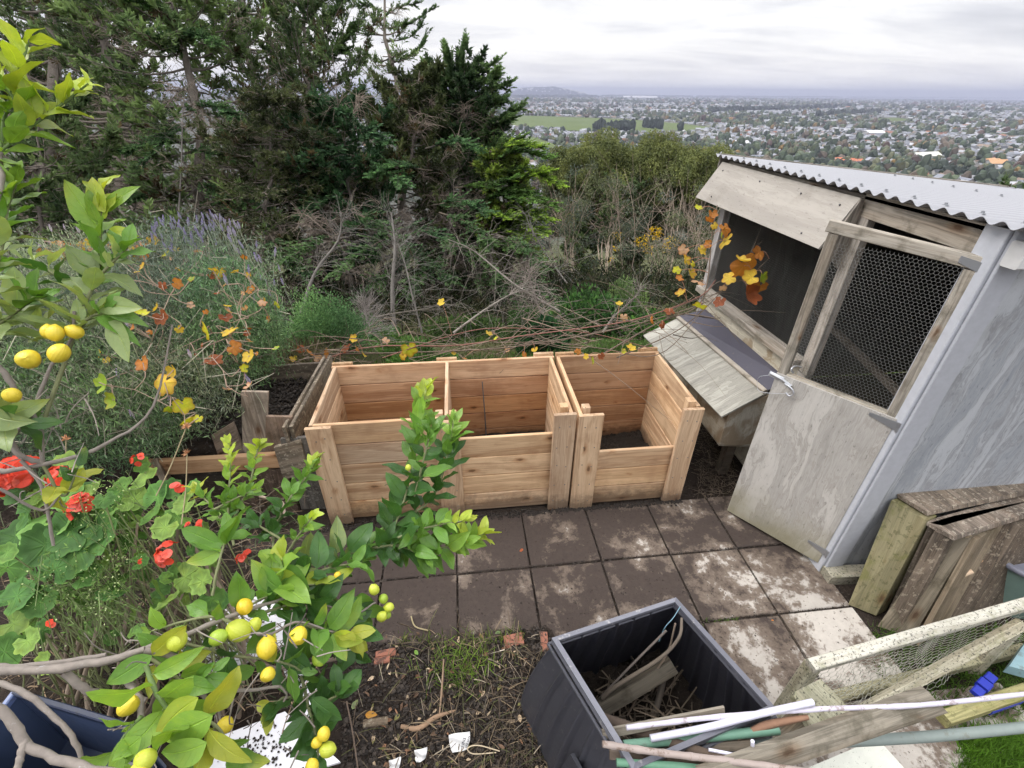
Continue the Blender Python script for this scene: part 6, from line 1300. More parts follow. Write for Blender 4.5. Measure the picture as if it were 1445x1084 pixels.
for (a, m_, b, lab) in [((305,610,1.5),(285,655,1.48),(240,690,1.45),'thin dried geranium stalk rising to a brown seed head, left one by the bed rail'),((264,640,1.5),(262,690,1.48),(256,740,1.42),'thin dried geranium stalk with brown seed head, right one by the bed rail'),((93,620,1.6),(93,650,1.6),(94,690,1.55),'pale dried stalk with a withered tip standing above the geraniums')]:
    if 'left one' in lab: a, m_, b = (263,603,1.5), (240,660,1.48), (220,700,1.45)
    p0 = D(*a); mb = MB(); tubes(mb, bez([p0, D(*m_), D(*b)], 8), .0018, 5, (1.1,1.,.65)); n = 16; u = rnd_unit(gr, n); u[:, 2] = np.abs(u[:, 2]); sd = norm(np.cross(u, rnd_unit(gr, n))); diamonds(mb, np.repeat(p0[None], n, 0), u, sd, np.full(n, .018), np.full(n, .006), np.array([(1.6,.9,.5)]*n)); tag(mb.build('seed_head', M['twig']), lab, 'seed head')
# yellow-green leafy lemon seedling etc. is part of the tree; crate and boards beneath it
cg = D(60, 1040, .98)
cr0 = [G(22,978,.78), G(178,1025,.80), G(210,1120,.74), G(-60,1085,.74)]
def hexa(mb, bot, top, tint=(1,1,1), seed=1, up=(0,0,1)):
    b = np.array(bot); t = np.array(top); e0 = norm(t[0]-b[0])
    def f(q): q = np.array(q); e1 = norm(np.cross(np.cross(q[1]-q[0], q[2]-q[1]), e0)); mb.add(q, [[0,1,2,3]], col=tint, uvw=[((p-b[0])@e0, (p-b[0])@e1, seed) for p in q])
    f(b[::-1]); 
    q = t; e0_, e1_ = norm(q[1]-q[0]), norm(q[3]-q[0]); mb.add(q, [[0,1,2,3]], col=tint, uvw=[((p-q[0])@e1_, (p-q[0])@e0_, seed) for p in q])
    for i in range(4): j = (i+1) % 4; f([b[i], b[j], t[j], t[i]])
ct = thing('storage_crate', tuple(np.mean(cr0, 0)-[0, 0, .25]), 'dark blue plastic storage crate under the lemon branches in the bottom left corner', 'crate')
c0 = np.array(cr0); cen = c0.mean(0)
def shrink(q, k, dz): return (q-cen)*k+cen+np.array([0, 0, dz])
mb = MB(); mid = shrink(c0, .93, -.28)
for i in range(4):
    j = (i+1) % 4; n_ = norm(np.cross(c0[j]-c0[i], [0,0,1])); q = [c0[i], c0[j], mid[j], mid[i]]; prism(mb, q, norm(cen-(c0[i]+c0[j])/2)*[1,1,0], .004, (1,1,1), 2)
prism(mb, mid, (0,0,-1), .004, (.6,.6,.6), 2); mb.build('crate_wall', M['bluecrate'], ct)
mb = MB()
for i in range(4):
    j = (i+1) % 4; board(mb, c0[i], c0[j], (0,0,1), .022, .016, (2.2,2.2,2.4) if i in (3,) else (.35,.35,.4), .003); board(mb, shrink(c0, 1.01, 0)[i], shrink(mid, 1.03, .02)[i], (1,0,0), .02, .012, (2.6,2.6,2.6) if i in (0,) else (1,1,1), .003)
mb.build('rim', M['bluecrate'], ct)
# white soiled boards under the tree
for (q, lab) in [([(222,898),(385,832),(420,900),(300,955)], 'soil-spattered white board under the lemons, the one further back'), ([(385,900),(425,930),(492,1005),(440,1015),(378,945)][:4], 'narrow white board strip between the lemon leaves, soil at its tip'), ([(290,1045),(395,1003),(470,1060),(490,1110)][:4], 'soil-spattered white board lowest in the frame beside the lemon tree')]:
    z = .36 if 'back' in lab else .30
    pts = [G(x, y, z-.02*k) for k, (x, y) in enumerate(q)]
    if 'lowest' in lab: pts = [G(292,1046,.32), G(402,1004,.30), G(480,1075,.26), G(300,1130,.28)]
    if 'narrow' in lab: pts = [G(392,930,.30), G(408,905,.30), G(458,985,.27), G(432,1012,.27)]
    mb = MB(); prism(mb, pts, (0,0,-1), .012, (1,1,1), 3); tag(mb.build('white_board', M['whiteboard']), lab, 'board')
    n = 160; rr = RS(len(lab)); w_ = rr.dirichlet([1,1,1,1], n); pp = w_@np.array(pts); pp = pp*.6+pp[rr.randint(20, size=n)]*.4; mb = MB(); blobs(mb, pp[:, 0], pp[:, 1], pp[:, 2], rr.uniform(.001, .006, n), rr.uniform(.001, .003, n), np.full((n, 3), .8), rr); tag(mb.build('soil_crumbs', M['gravel']), 'black soil crumbs scattered over a white board under the lemon tree', 'soil', kind='stuff')
# ------------------------------------------------------------------ black plastic compost bin
R0, R1, R2 = G(785,905,.60), G(952,850,.60), G(1086,1000,.60); R3 = R0+(R2-R1); rim = np.array([R0, R1, R2, R3]); rc = rim.mean(0)
cb = thing('plastic_compost_bin', (rc[0], rc[1], 0), 'open black plastic compost bin with ribbed sides, sticks poking out, at the bottom', 'compost bin')
def bin_wall(mb, off, tint):
    nu, nv = 66, 14
    for i in range(4):
        a, b = rim[i], rim[(i+1) % 4]; s = np.linspace(0, 1, nu); v = np.linspace(0, 1, nv); S, V_ = np.meshgrid(s, v); out = norm(np.cross(b-a, [0, 0, 1.])); out = out if out@((a+b)/2-rc) > 0 else -out
        sc = 1+.36*(1-(1-V_)**1.8); base = a+(b-a)*S[..., None]; p = rc+(base-rc)*sc[..., None]*np.array([1, 1, 0])+np.array([0, 0, 1.])*(0); p[..., 2] = .60*(1-V_)
        rib = smooth(np.abs(((S*7) % 1)-.5), .05, .13); mask = smooth(S, .08, .14)*(1-smooth(S, .86, .92))*smooth(V_, .05, .12)*(1-smooth(V_, .86, .95)); p = p+out*((1-rib)*.019*mask*(1 if off == 0 else -1)+off)[..., None]
        ii = np.arange(nv-1)[:, None]*nu+np.arange(nu-1)[None]; q = np.stack([ii, ii+1, ii+nu+1, ii+nu], -1).reshape(-1, 4); mb.add(p.reshape(-1, 3), q if off < 0 else q[:, ::-1], col=tint)
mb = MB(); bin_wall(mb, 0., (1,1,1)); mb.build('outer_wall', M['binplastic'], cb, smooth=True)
mb = MB(); bin_wall(mb, -.007, (.55,.55,.6)); mb.build('inner_wall', M['binplastic'], cb, smooth=True)  # inner faces tinted darker, shade inside the bin put into the colour
mb = MB(); ro = rc+(rim-rc)*1.05; ri = rc+(rim-rc)*.975
for k in range(4):
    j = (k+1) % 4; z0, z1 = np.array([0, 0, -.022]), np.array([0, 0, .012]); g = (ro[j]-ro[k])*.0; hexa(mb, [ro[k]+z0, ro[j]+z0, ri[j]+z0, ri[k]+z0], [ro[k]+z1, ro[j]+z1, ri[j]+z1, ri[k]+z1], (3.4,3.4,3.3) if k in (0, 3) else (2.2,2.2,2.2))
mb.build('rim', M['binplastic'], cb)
mb = MB(); s_ = rc+(ro-rc)*1.03
for k in (0, 3, 2): board(mb, s_[k]+[0,0,-.035], s_[(k+1) % 4]+[0,0,-.035], (0,0,1), .012, .01, (1.5,1.5,1.5), .002)
mb.build('lip', M['binplastic'], cb)
lf0 = rc+(R0-rc)*1.16; lf3 = rc+(R3-rc)*1.16
a = R0*.42+R3*.58; oo = norm((R0+R3)/2-rc)
mb = MB(); q0 = (R3+(R0-R3)*.40-rc)*1.30+rc; q1 = (R3+(R0-R3)*.14-rc)*1.30+rc; q2 = (R3+(R0-R3)*.10-rc)*1.40+rc; q3 = (R3+(R0-R3)*.48-rc)*1.40+rc
q = [np.array([*q0[:2], .38]), np.array([*q1[:2], .38]), np.array([*q2[:2], .06]), np.array([*q3[:2], .06])]; prism(mb, q, oo*[1,1,0]+[0,0,.2], .014, (.9,.9,.9), 1); mb.build('hatch', M['binplastic'], cb)
rq = RS(8); mb = MB(); n = 240; a = np.stack([rc[0]+rq.uniform(-.2,.2,n), rc[1]+rq.uniform(-.16,.16,n), rq.uniform(.15,.21,n)], -1); dd = norm(rq.normal(size=(n,3))*[1,1,.3]); q5 = np.linspace(0,1,4)[None,:,None]; tubes(mb, a[:,None]+dd[:,None]*rq.uniform(.04,.16,(n,1,1))*q5, np.full((n,1),1)*rq.uniform(.0012,.004,(n,1)), 4, np.array([.55,.47,.38])*rq.uniform(.4,1.5,(n,1)), cap=False)
tag(mb.build('bin_litter', M['twig']), 'twigs and dry stalks lying on the compost in the black bin', 'litter', kind='stuff')
rr = RS(3); mb = MB(); n = 34; X, Y = np.meshgrid(np.linspace(-1, 1, n), np.linspace(-1, 1, n)); e0, e1 = (R1-R0)/2, (R2-R1)/2; px = rc[0]+X*e0[0]*1.3+Y*e1[0]*1.3; py = rc[1]+X*e0[1]*1.3+Y*e1[1]*1.3; pz = .14+.03*fbm(px*3, py*3, 9.)
i = np.arange(n-1)[:, None]*n+np.arange(n-1)[None]; mb.add(np.stack([px, py, pz], -1).reshape(-1, 3), np.stack([i, i+1, i+n+1, i+n], -1).reshape(-1, 4)); tag(mb.build('bin_compost', M['soil'], smooth=True), 'dark compost at the bottom of the black plastic bin', 'compost', kind='stuff')
# sticks, canes, pipes and laths
def stick(name, label, cat, pts, r, m, tint=(1,1,1), n=20, knots=False, k=8):
    P_ = bez([G(*p) for p in pts], n); rad = np.full(n, r) if np.isscalar(r) else np.interp(np.linspace(0, 1, n), np.linspace(0, 1, len(r)), r)
    if knots: rad = rad*(1+.16*(np.arange(n) % 5 == 2))
    mb = MB(); tubes(mb, P_, rad, k, tint); o = mb.build(name, M[m], smooth=True); return tag(o, label, cat)
stick('cane', 'long straight pale purple-white cane crossing the bin to the right edge of the photo', 'cane', [(884,1027,.63),(940,1020,.63),(1010,1012,.63),(1150,1001,.64),(1300,995,.63),(1460,978,.60)], .0075, 'cane', (1.1,1.08,1.2), 30, True)
stick('pipe', 'short white plastic pipe over the right rim of the black bin', 'pipe', [(918,1042,.60),(1000,1026,.62),(1070,1008,.64),(1147,991,.66)], .0105, 'pvcwhite', (.85,.85,.85))
stick('pipe', 'flat sage-green plastic pipe lying inside the black bin', 'pipe', [(880,1052,.57),(1000,1040,.58),(1098,1030,.59)], .014, 'pvcgreen', n=10, k=10)
stick('pipe', 'grey-green pipe running from under the grey plank to the right edge', 'pipe', [(1060,1052,.50),(1200,1046,.48),(1330,1038,.47),(1470,1024,.46)], .0165, 'pvcgrey', n=14, k=12)
stick('pipe', 'dark green pipe at the very bottom edge inside the black bin', 'pipe', [(870,1076,.60),(960,1082,.60),(1040,1092,.60)], .011, 'pvcgreen', (.8,.9,.8))
stick('cane', 'knobbly bamboo cane lying across the near rim of the black bin', 'cane', [(850,1050,.645),(930,1062,.64),(1020,1073,.64),(1160,1092,.64)], .0095, 'cane', (.68,.58,.50), 34, True)
stick('branch', 'thick dark bark-covered branch inside the near side of the black bin', 'branch', [(838,1012,.50),(900,1032,.54),(960,1052,.58),(1040,1078,.62)], [.022,.020,.016,.012], 'bark', (.45,.38,.33))
stick('branch', 'curved bare stick arching up to the far corner of the black bin', 'branch', [(962,872,.60),(958,900,.57),(930,930,.48),(870,968,.36),(850,985,.30)], [.005,.006,.008,.010], 'twig', (.42,.37,.32))
stick('branch', 'thin straight grey stick leaning in the black bin, leftmost of the inside sticks', 'branch', [(940,890,.58),(890,940,.42),(840,992,.25)], .0045, 'twig', (.45,.42,.41))
stick('branch', 'thin brown twig leaning in the black bin between the two longer sticks', 'branch', [(953,880,.6),(940,925,.46),(905,975,.3),(885,1010,.2)], .0035, 'twig', (.6,.5,.42))
stick('branch', 'short stout stick standing at the bottom of the black bin', 'branch', [(938,950,.34),(930,985,.24),(922,1012,.16)], .012, 'twig', (.5,.46,.42))
stick('twine', 'blue twine hanging from the far corner of the black bin', 'twine', [(960,856,.615),(950,872,.60),(938,886,.57),(930,905,.5)], .0014, 'cyan', (.7,.8,.9))
stick('tube', 'short white tube end sticking up by the grey plank', 'tube', [(1062,1062,.60),(1062,1054,.63),(1062,1046,.66)], .0055, 'pvcwhite', n=5)
stick('pipe', 'thin white strip lying between the bamboo cane and the grey plank', 'strip', [(1000,1058,.62),(1060,1070,.62)], .005, 'pvcwhite', n=5)
stick('branch', 'split reddish bark stick between the white pipe and the green pipe', 'branch', [(1040,1042,.58),(1080,1024,.6),(1140,1012,.62)], [.006,.013,.008], 'bark', (1.5,1.,.75), 10, k=6)
def plank(name, label, p0, p1, w, t, m, wd=None, tint=(1,1,1), cat='board'):
    a, b = G(*p0), G(*p1); mb = MB(); board(mb, a, b, wd if wd is not None else np.cross(b-a, TOCAM), w, t, tint, .003); return tag(mb.build(name, M[m]), label, cat)
plank('timber_block', 'square grey timber offcut lying across the inside of the black bin', (848,1000,.26), (950,938,.40), .058, .035, 'weathered', tint=(.38,.36,.32))
plank('lath', 'weathered flat lath along the inside of the black bin behind the canes', (850,1036,.57), (1022,1003,.60), .03, .01, 'weathered', tint=(.75,.72,.66))
plank('lath', 'dark flat lath beneath the bamboo cane in the black bin', (860,1064,.58), (1050,1078,.60), .03, .012, 'weathered', tint=(.45,.38,.34))
plank('lath', 'grey lath beneath the green pipe in the black bin', (900,1062,.54), (1060,1050,.56), .03, .012, 'weathered', tint=(.6,.56,.5))
q = [G(1308,974,.64), G(1338,1006,.60), G(1010,1118,.60), G(985,1090,.65)]
mb = MB(); prism(mb, q, -TOCAM, .022, (.62,.60,.54), 17, long=q[3]-q[0]); tag(mb.build('plank', M['weathered']), 'thick grey-brown weathered plank with a pale cut end resting on the pile', 'plank')
q = [G(1118,978,.50), G(1158,958,.50), G(1212,1012,.42), G(1150,1040,.42)]; mb = MB(); prism(mb, q, (0,0,-1), .03, (.85,.86,.72), 19, long=q[2]-q[1]); tag(mb.build('board', M['lichen']), 'short lichened grey board under the white cane, beside the netting frame', 'board')
q = [G(1060,1045,.40), G(1120,1000,.42), G(1165,1035,.38), G(1110,1060,.38)]; mb = MB(); prism(mb, q, (0,0,-1), .02, (.6,.58,.5), 21); tag(mb.build('board', M['weathered']), 'grey board piece half hidden under the green pipe and grey plank', 'board')
q = [G(1120,1092,.20), G(1238,1042,.20), G(1300,1110,.18), G(1180,1150,.18)]; mb = MB(); prism(mb, q, (0,0,-1), .02, (1,1,1), 23); tag(mb.build('board', M['speckboard']), 'off-white speckled board under the grey plank at the bottom edge', 'board')
# ------------------------------------------------------------------ netting frame
nf = thing('netting_frame', (1.7, .88, 0), 'lichen-speckled timber frame with sagging wire netting propped in the bottom right', 'frame')
A0 = G(1150,938,.42); A1 = G(1470,846,.45); A1 = A0+(A1-A0)*1.15
def fr(name, a, b, w, t, tint=(1,1,1), wd=(0,0,1), m='lichen'): mb = MB(); board(mb, a, b, wd, w, t, tint, .003); return mb.build(name, M[m], nf)
fr('top_rail', A0-norm(A1-A0)*.02, A1, .030, .044, (1.1,1.1,1.08))
S0 = np.array([A0[0]+.01, A0[1]+.012, .40]); S1 = G(1094,1005,.0); S1[0] += .02
fr('stile', S0, S1, .05, .045, (.85,.84,.72), norm(A1-A0)); 
dg = norm(A1-A0); yb = A0[1]
Bq = [PY(1442,880,yb+.07), PY(1215,1004,yb-.03)]; fr('brace', Bq[0], Bq[1], .042, .03, (1.15,1.12,.98), np.cross(Bq[0]-Bq[1], TOCAM))
Cq = [PY(1430,890,yb+.12), PY(1290,1030,yb+.02)]; fr('brace', Cq[0], Cq[1], .05, .03, (.95,.95,.85), np.cross(Cq[0]-Cq[1], TOCAM))
fr('bottom_rail', np.array([S1[0]+.02, S1[1]-.005, .03]), np.array([A1[0], A1[1]-.03, .05]), .045, .04, (.7,.68,.5))
o = netting(np.array([A0[0]+.03, A0[1]+.005, .05]), dg*[1,1,0], (0,0,1), 1.25, .36, .036, .0009, par=nf, jitter=.008, seed=4, tint=(1.15,1.15,1.05))
o = netting(np.array([A0[0]+.10, A0[1]-.05, .03]), dg*[1,1,0], (0,.22,1), .8, .32, .034, .0009, par=nf, jitter=.012, seed=9, tint=(1.1,1.1,1.), clip=lambda x, y: y < .28-.2*abs(x-.3))
# ------------------------------------------------------------------ pallets against the wall
p1 = thing('pallet', (2.3, 1.3, 0), 'old wooden pallet with mossy green end, leaning on the grey wall nearest the door', 'pallet')
def hx_(name, top, bot, zt, zb, m, tint, root, seed=1):
    mb = MB(); t = [G(x, y, zt) if not isinstance(zt, (list, tuple)) else G(x, y, zt[i]) for i, (x, y) in enumerate(top)]; b = [G(x, y, zb) for x, y in bot]; hexa(mb, b, t, tint, seed); return mb.build(name, M[m], root)
hx_('stringer', [(1258,706),(1308,735),(1322,728),(1274,700)], [(1197,853),(1236,869),(1250,862),(1212,846)], .55, .0, 'mossy', (.72,.70,.62), p1)
hx_('deck_edge', [(1266,697),(1432,673),(1470,688),(1308,722)], [(1266,702),(1432,678),(1470,694),(1308,728)], .58, .56, 'oldwood', (2.0,1.9,1.8), p1, 5)
hx_('stringer', [(1312,738),(1345,728),(1460,705),(1330,742)][:4], [(1250,868),(1285,860),(1420,840),(1262,875)], .54, .0, 'oldwood', (.7,.65,.6), p1, 8)
p2 = thing('pallet', (2.4, 1.15, 0), 'dark lichen-spotted pallet leaning in front of the mossy-ended one', 'pallet')
hx_('deck_edge', [(1306,735),(1470,690),(1490,712),(1345,757)], [(1306,741),(1470,696),(1490,718),(1345,763)], .54, .52, 'oldwood', (2.1,2.,1.95), p2, 11)
hx_('stringer', [(1318,750),(1342,758),(1352,752),(1330,744)], [(1248,882),(1268,892),(1280,884),(1262,874)], .52, .0, 'oldwood', (1.3,1.2,1.1), p2, 12)
hx_('slat', [(1420,735),(1480,715),(1500,730),(1440,745)], [(1330,880),(1400,860),(1420,870),(1350,890)], .50, .0, 'oldwood', (1.2,1.1,1.), p2, 13)
bp = thing('broken_post', (2.0, 1.1, 0), 'thick broken timber with a splintered pale top leaning on the pallets', 'timber')
hx_('post', [(1342,738),(1370,757),(1412,738),(1384,722)], [(1238,884),(1288,900),(1335,875),(1290,856)], [.50,.49,.50,.51], .0, 'weathered', (.50,.46,.38), bp, 14)
hx_('split_board', [(1372,757),(1416,734),(1420,737),(1378,762)], [(1290,905),(1345,868),(1350,872),(1296,912)], .485, .0, 'weathered', (.78,.68,.54), bp, 15)
mb = MB(); rs = RS(4)
for k in range(14):
    a = G(rs.uniform(1345,1372), rs.uniform(738,757), .495); dd = norm(np.array([rs.normal()*.3, rs.normal()*.3, 1.])); board(mb, a-dd*.02, a+dd*rs.uniform(.008, .028), (1,0,0), .010, .004, (1.6,1.4,1.1), .001)
mb.build('splinters', M['weathered'], bp)
stick('peg', 'pale broken stub of wood sticking out from the splintered timber', 'wood stub', [(1325,830,.22),(1350,815,.26),(1372,806,.30)], [.012,.012,.011], 'twig', (2.2,1.8,1.4), 6, k=6)
stick('peg', 'rotten orange-brown stub between the broken timber and the bucket', 'wood stub', [(1350,812,.24),(1368,800,.28),(1385,790,.31)], [.008,.013,.009], 'twig', (1.6,1.1,.7), 6, k=6)
# ------------------------------------------------------------------ bucket with lid, hoop, bits
bk = thing('lidded_bucket', (2.55, 1.02, 0), 'grey-green plastic bucket with dark grey lid at the right edge behind the frame', 'bucket')
bc = G(1462, 800, .30); a = np.linspace(0, 2*PI, 33)[:-1]
def lathe(name, prof, c, m, root, tint=(1,1,1), tilt=(0, 0)):
    mb = MB(); A = np.array(prof); k = 36; th = np.arange(k)*2*PI/k; V = np.stack([A[:, :1]*np.cos(th), A[:, :1]*np.sin(th), np.repeat(A[:, 1:2], k, 1)], -1); V[..., 2] += V[..., 0]*tilt[0]+V[..., 1]*tilt[1]
    i = np.arange(len(A)-1)[:, None]*k; j = np.arange(k)[None]; q = np.stack([i+j, i+(j+1) % k, i+k+(j+1) % k, i+k+j], -1).reshape(-1, 4); mb.add(V.reshape(-1, 3)+np.asarray(c), q, col=tint); return mb.build(name, M[m], root, smooth=True)
lathe('body', [(.10,-.30),(.13,-.04),(.135,-.02)], bc, 'greenbin', bk, (1,1,1), (-.1,-.25)); lathe('lid', [(.135,-.02),(.15,-.015),(.152,.004),(.140,.012),(.128,.010),(.122,-.008),(.08,-.004),(.001,.0)], bc, 'greybucket', bk, (1.2,1.2,1.2), (-.1,-.25))
mb = MB(); hc_ = G(1440, 868, .38); th = np.linspace(0, PI, 20); c = np.stack([hc_[0]-.085*np.cos(th), hc_[1]+.0*th, hc_[2]+.055*np.sin(th)], -1); tubes(mb, c, .006, 8, (1.5,1.4,1.0)); tag(mb.build('handle_hoop', M['cane'], smooth=True), 'small cream hoop showing just above the top rail of the netting frame', 'hoop')
bl = thing('blue_plastic_clip', tuple(G(1400,970,.12)), 'bright blue ridged plastic piece lying behind the netting frame', 'plastic piece')
A_, B_ = G(1376,980,.12), G(1402,952,.12); 
for k in range(3):
    mb = MB(); a = A_+(B_-A_)*(k/3.); b = A_+(B_-A_)*((k+.82)/3.); board(mb, a, b, np.cross(B_-A_, [0,0,1]), .036+.008*(k % 2), .018+.006*(k % 2), (1,1,1), .004); mb.build('ridge', M['bluebright'], bl)
mb = MB(); board(mb, G(1395,1004,.08), G(1440,988,.08), (0,0,1), .03, .02, (1,1,1), .004); tag(mb.build('blue_plastic_strip', M['bluebright']), 'bright blue plastic strip in the grass below the blue ridged piece', 'plastic piece')
q = [G(1424,940,.13), G(1448,905,.13), G(1490,915,.13), G(1460,950,.13)]; mb = MB(); prism(mb, q, (0,0,-1), .05, (1,1,1), 2); tag(mb.build('plastic_tray', M['cyan']), 'pale blue plastic tray at the right edge behind the netting frame', 'tray')
mb = MB(); board(mb, G(1330,1015,.10), G(1450,975,.10), (0,0,1), .05, .05, (1.1,1.1,.8), .004); tag(mb.build('board', M['mossy']), 'mossy pale timber lying in the grass at the right edge', 'board')
# ------------------------------------------------------------------ dirt, litter and grass at the near edge
r = RS(61); mb = MB(); n = 9000
X = r.uniform(480, 830, n); Y = r.uniform(870, 1100, n); pts = np.array([G(x, y, .03) for x, y in zip(X, Y)]); ok = (pts[:, 0] < .34) & (pts[:, 1] < 1.30); pts = pts[ok]; n = len(pts)
blobs(mb, pts[:, 0], pts[:, 1], hgt(pts[:, 0], pts[:, 1])+r.uniform(-.004, .006, n), r.uniform(.002, .010, n)*r.uniform(.4, 1.2, n), r.uniform(.002, .008, n), np.full((n, 3), 1.)*r.uniform(.5, 2.4, (n, 1)), r)
tag(mb.build('soil_clods', M['gravel']), 'crumbly dark soil and small clods along the near edge of the pavers', 'soil', kind='stuff')
mb = MB(); n = 1000; X = np.clip(r.normal(size=n)*90+690, 500, 830); Y = r.uniform(880, 1090, n); a = np.array([G(x, y, .05) for x, y in zip(X, Y)]); ok = (a[:, 0] < .33); a = a[ok]; n = len(a); a[:, 2] = hgt(a[:, 0], a[:, 1])+r.uniform(.002, .025, n)
dd = norm(r.normal(size=(n, 3))*[1, 1, .25]); l = r.uniform(.02, .11, (n, 1)); q = np.linspace(0, 1, 5)[None, :, None]; T = a[:, None]+dd[:, None]*l[:, None]*q; T[..., 2] += np.sin(q[..., 0]*PI)*l*.12
cc = np.array([(.8,.66,.46),(.42,.33,.25),(.35,.30,.22),(1.25,1.15,.95),(.4,.45,.2)])[r.choice(5, n, p=[.25,.3,.25,.07,.13])]*r.uniform(.5, 1.2, (n, 1)); tubes(mb, T, np.full((n, 1), 1)*r.uniform(.0006, .0022, (n, 1)), 3, cc, cap=False)
tag(mb.build('litter', M['twig']), 'dry stalks and twigs strewn over the soil beside the black bin', 'litter', kind='stuff')
mb = MB(); n = 210; X = r.uniform(520, 800, n); Y = r.uniform(885, 1085, n); a = np.array([G(x, y, .05) for x, y in zip(X, Y)]); a[:, 2] = hgt(a[:, 0], a[:, 1])+.012; ok = a[:, 0] < .33; a = a[ok]; n = len(a)
cc = np.array([(.26,.14,.08),(.18,.11,.07),(.55,.42,.28),(.18,.17,.06)])[r.randint(4, size=n)]*r.uniform(.6, 1.2, (n, 1)); leaves(mb, a, norm(r.normal(size=(n, 3))*[1,1,.2]), norm(r.normal(size=(n, 3))*.4+[0,0,1]), r.uniform(.012, .04, n), r.uniform(.006, .018, n), cc, 5, .5, .5, .1, seed=3)
tag(mb.build('dead_leaves', M['litter']), 'curled brown dead leaves scattered on the soil', 'dead leaves', kind='stuff')
def grass(name, label, px0, px1, py0, py1, n, L, col, seed, z=None, cen=None):
    r = RS(seed); X = r.uniform(px0, px1, n); Y = r.uniform(py0, py1, n)
    if cen: X = r.normal(size=n)*cen[2]+cen[0]; Y = r.normal(size=n)*cen[3]+cen[1]
    a = np.array([G(x, y, 0.02) for x, y in zip(X, Y)]); a[:, 2] = hgt(a[:, 0], a[:, 1])-.002+(z or 0); d = norm(r.normal(size=(n, 3))*.55+[0, 0, .9]); nr = norm(r.normal(size=(n, 3))+[0, -1, .3]); mb = MB()
    leaves(mb, a, d, nr, L*r.uniform(.4, 1.2, n), r.uniform(.0018, .0045, n), np.array(col)*r.uniform(.55, 1.3, (n, 1)), 5, .2, .55, .0, seed=seed); return tag(mb.build(name, M['needle'], smooth=True), label, 'grass', kind='stuff')
grass('grass_tuft', 'green grass tuft growing in the soil at the edge of the pavers', 600, 700, 900, 960, 420, .075, (.17,.27,.05), 5, cen=(648, 945, 26, 20)); grass('grass_tuft', 'sparse grass along the near edge of the pavers', 560, 740, 890, 910, 260, .05, (.14,.2,.05), 6)
grass('lawn', 'bright green lawn in the bottom right corner', 1355, 1500, 1030, 1130, 10000, .07, (.14,.28,.03), 7); grass('lawn', 'grass behind the netting frame', 1230, 1480, 880, 1010, 4500, .05, (.09,.17,.03), 8)
grass('moss_grass', 'little grass blades in the paver joints', 990, 1045, 870, 876, 60, .02, (.12,.18,.05), 9, .01)
# twigs on the pavers, dirt beside the single bin
mb = MB(); n = 500; X = r.uniform(985, 1035, n); Y = r.uniform(600, 700, n); a = np.array([G(x, y, .0) for x, y in zip(X, Y)]); a[:, 2] = .012; dd = norm(r.normal(size=(n, 3))*[1, 1, .2]); l = r.uniform(.03, .1, (n, 1)); q = np.linspace(0, 1, 4)[None, :, None]; tubes(mb, a[:, None]+dd[:, None]*l[:, None]*q, .0012, 3, np.array((.5,.42,.33))*r.uniform(.4, 1.3, (n, 1)), cap=False)
tag(mb.build('litter', M['twig']), 'straw and twigs on the ground between the single bin and the nest box', 'litter', kind='stuff')
mb = MB(); n = 3600; X = r.uniform(-.95, 1.7, n); Y = r.uniform(.2, 2.04, n); k = fbm(X*2, Y*2, 2.)-.1-X*.25+Y*.25 > r.normal(size=n)*.3; X, Y = X[k], Y[k]; n = len(X); blobs(mb, X, Y, np.full(n, .002), r.uniform(.0012, .0045, n), r.uniform(.001, .003, n), np.full((n, 3), 1.)*r.uniform(.6, 2., (n, 1)), r)
x = r.uniform(-.9, 1.36, 1500); blobs(mb, x, 2.03+r.normal(size=1500)*.012, np.full(1500, .003), r.uniform(.002, .009, 1500), r.uniform(.002, .007, 1500), np.full((1500, 3), 1.), r)
jn = 2600; jx = r.uniform(-.9, 1.9, jn); jy = np.array(row_v)[r.randint(0, 3, jn)]+.003+r.normal(size=jn)*.006; jk = r.uniform(size=jn) < .5; jy2 = r.uniform(.3, 2., jn); jx2 = u_joint+PAV*r.randint(-3, 5, jn)+r.normal(size=jn)*.006
jx = np.where(jk, jx, jx2); jy = np.where(jk, jy, jy2); blobs(mb, jx, jy, np.full(jn, -.003), r.uniform(.0015, .006, jn), r.uniform(.001, .004, jn), np.full((jn, 3), 1.)*r.uniform(.6, 2.2, (jn, 1)), r)
tag(mb.build('soil_crumbs', M['gravel']), 'soil crumbs scattered on the pavers in front of the timber bins', 'soil', kind='stuff')
# bricks, scraps, leaves that can be told apart
def bit(name, label, cat, px, py, L, W, T, m, rz, tint=(1,1,1), z=.0):
    p = G(px, py, .03); p[2] = float(hgt(p[0], p[1]))+T*.3+z; mb = MB(); box(mb, p, (L, W, T), tint, rz, .006); return tag(mb.build(name, M[m]), label, cat)
bit('brick', 'broken red brick half buried left of the grass tuft, upper of two', 'brick', 545, 924, .09, .035, .03, 'brick', .1); bit('brick', 'broken red brick half buried just below the upper brick', 'brick', 540, 935, .07, .03, .025, 'brick', .05)
bit('brick', 'flat red brick piece at the paver edge below the grass', 'brick', 725, 903, .09, .06, .02, 'brick', .1); bit('brick', 'upright red brick piece touching the black bin', 'brick', 768, 905, .035, .10, .03, 'brick', -.1)
bit('timber_edging', 'buried length of old timber edging left of the white paper', 'timber', 530, 1018, .10, .03, .03, 'oldwood', .02, (1.8,1.7,1.5))
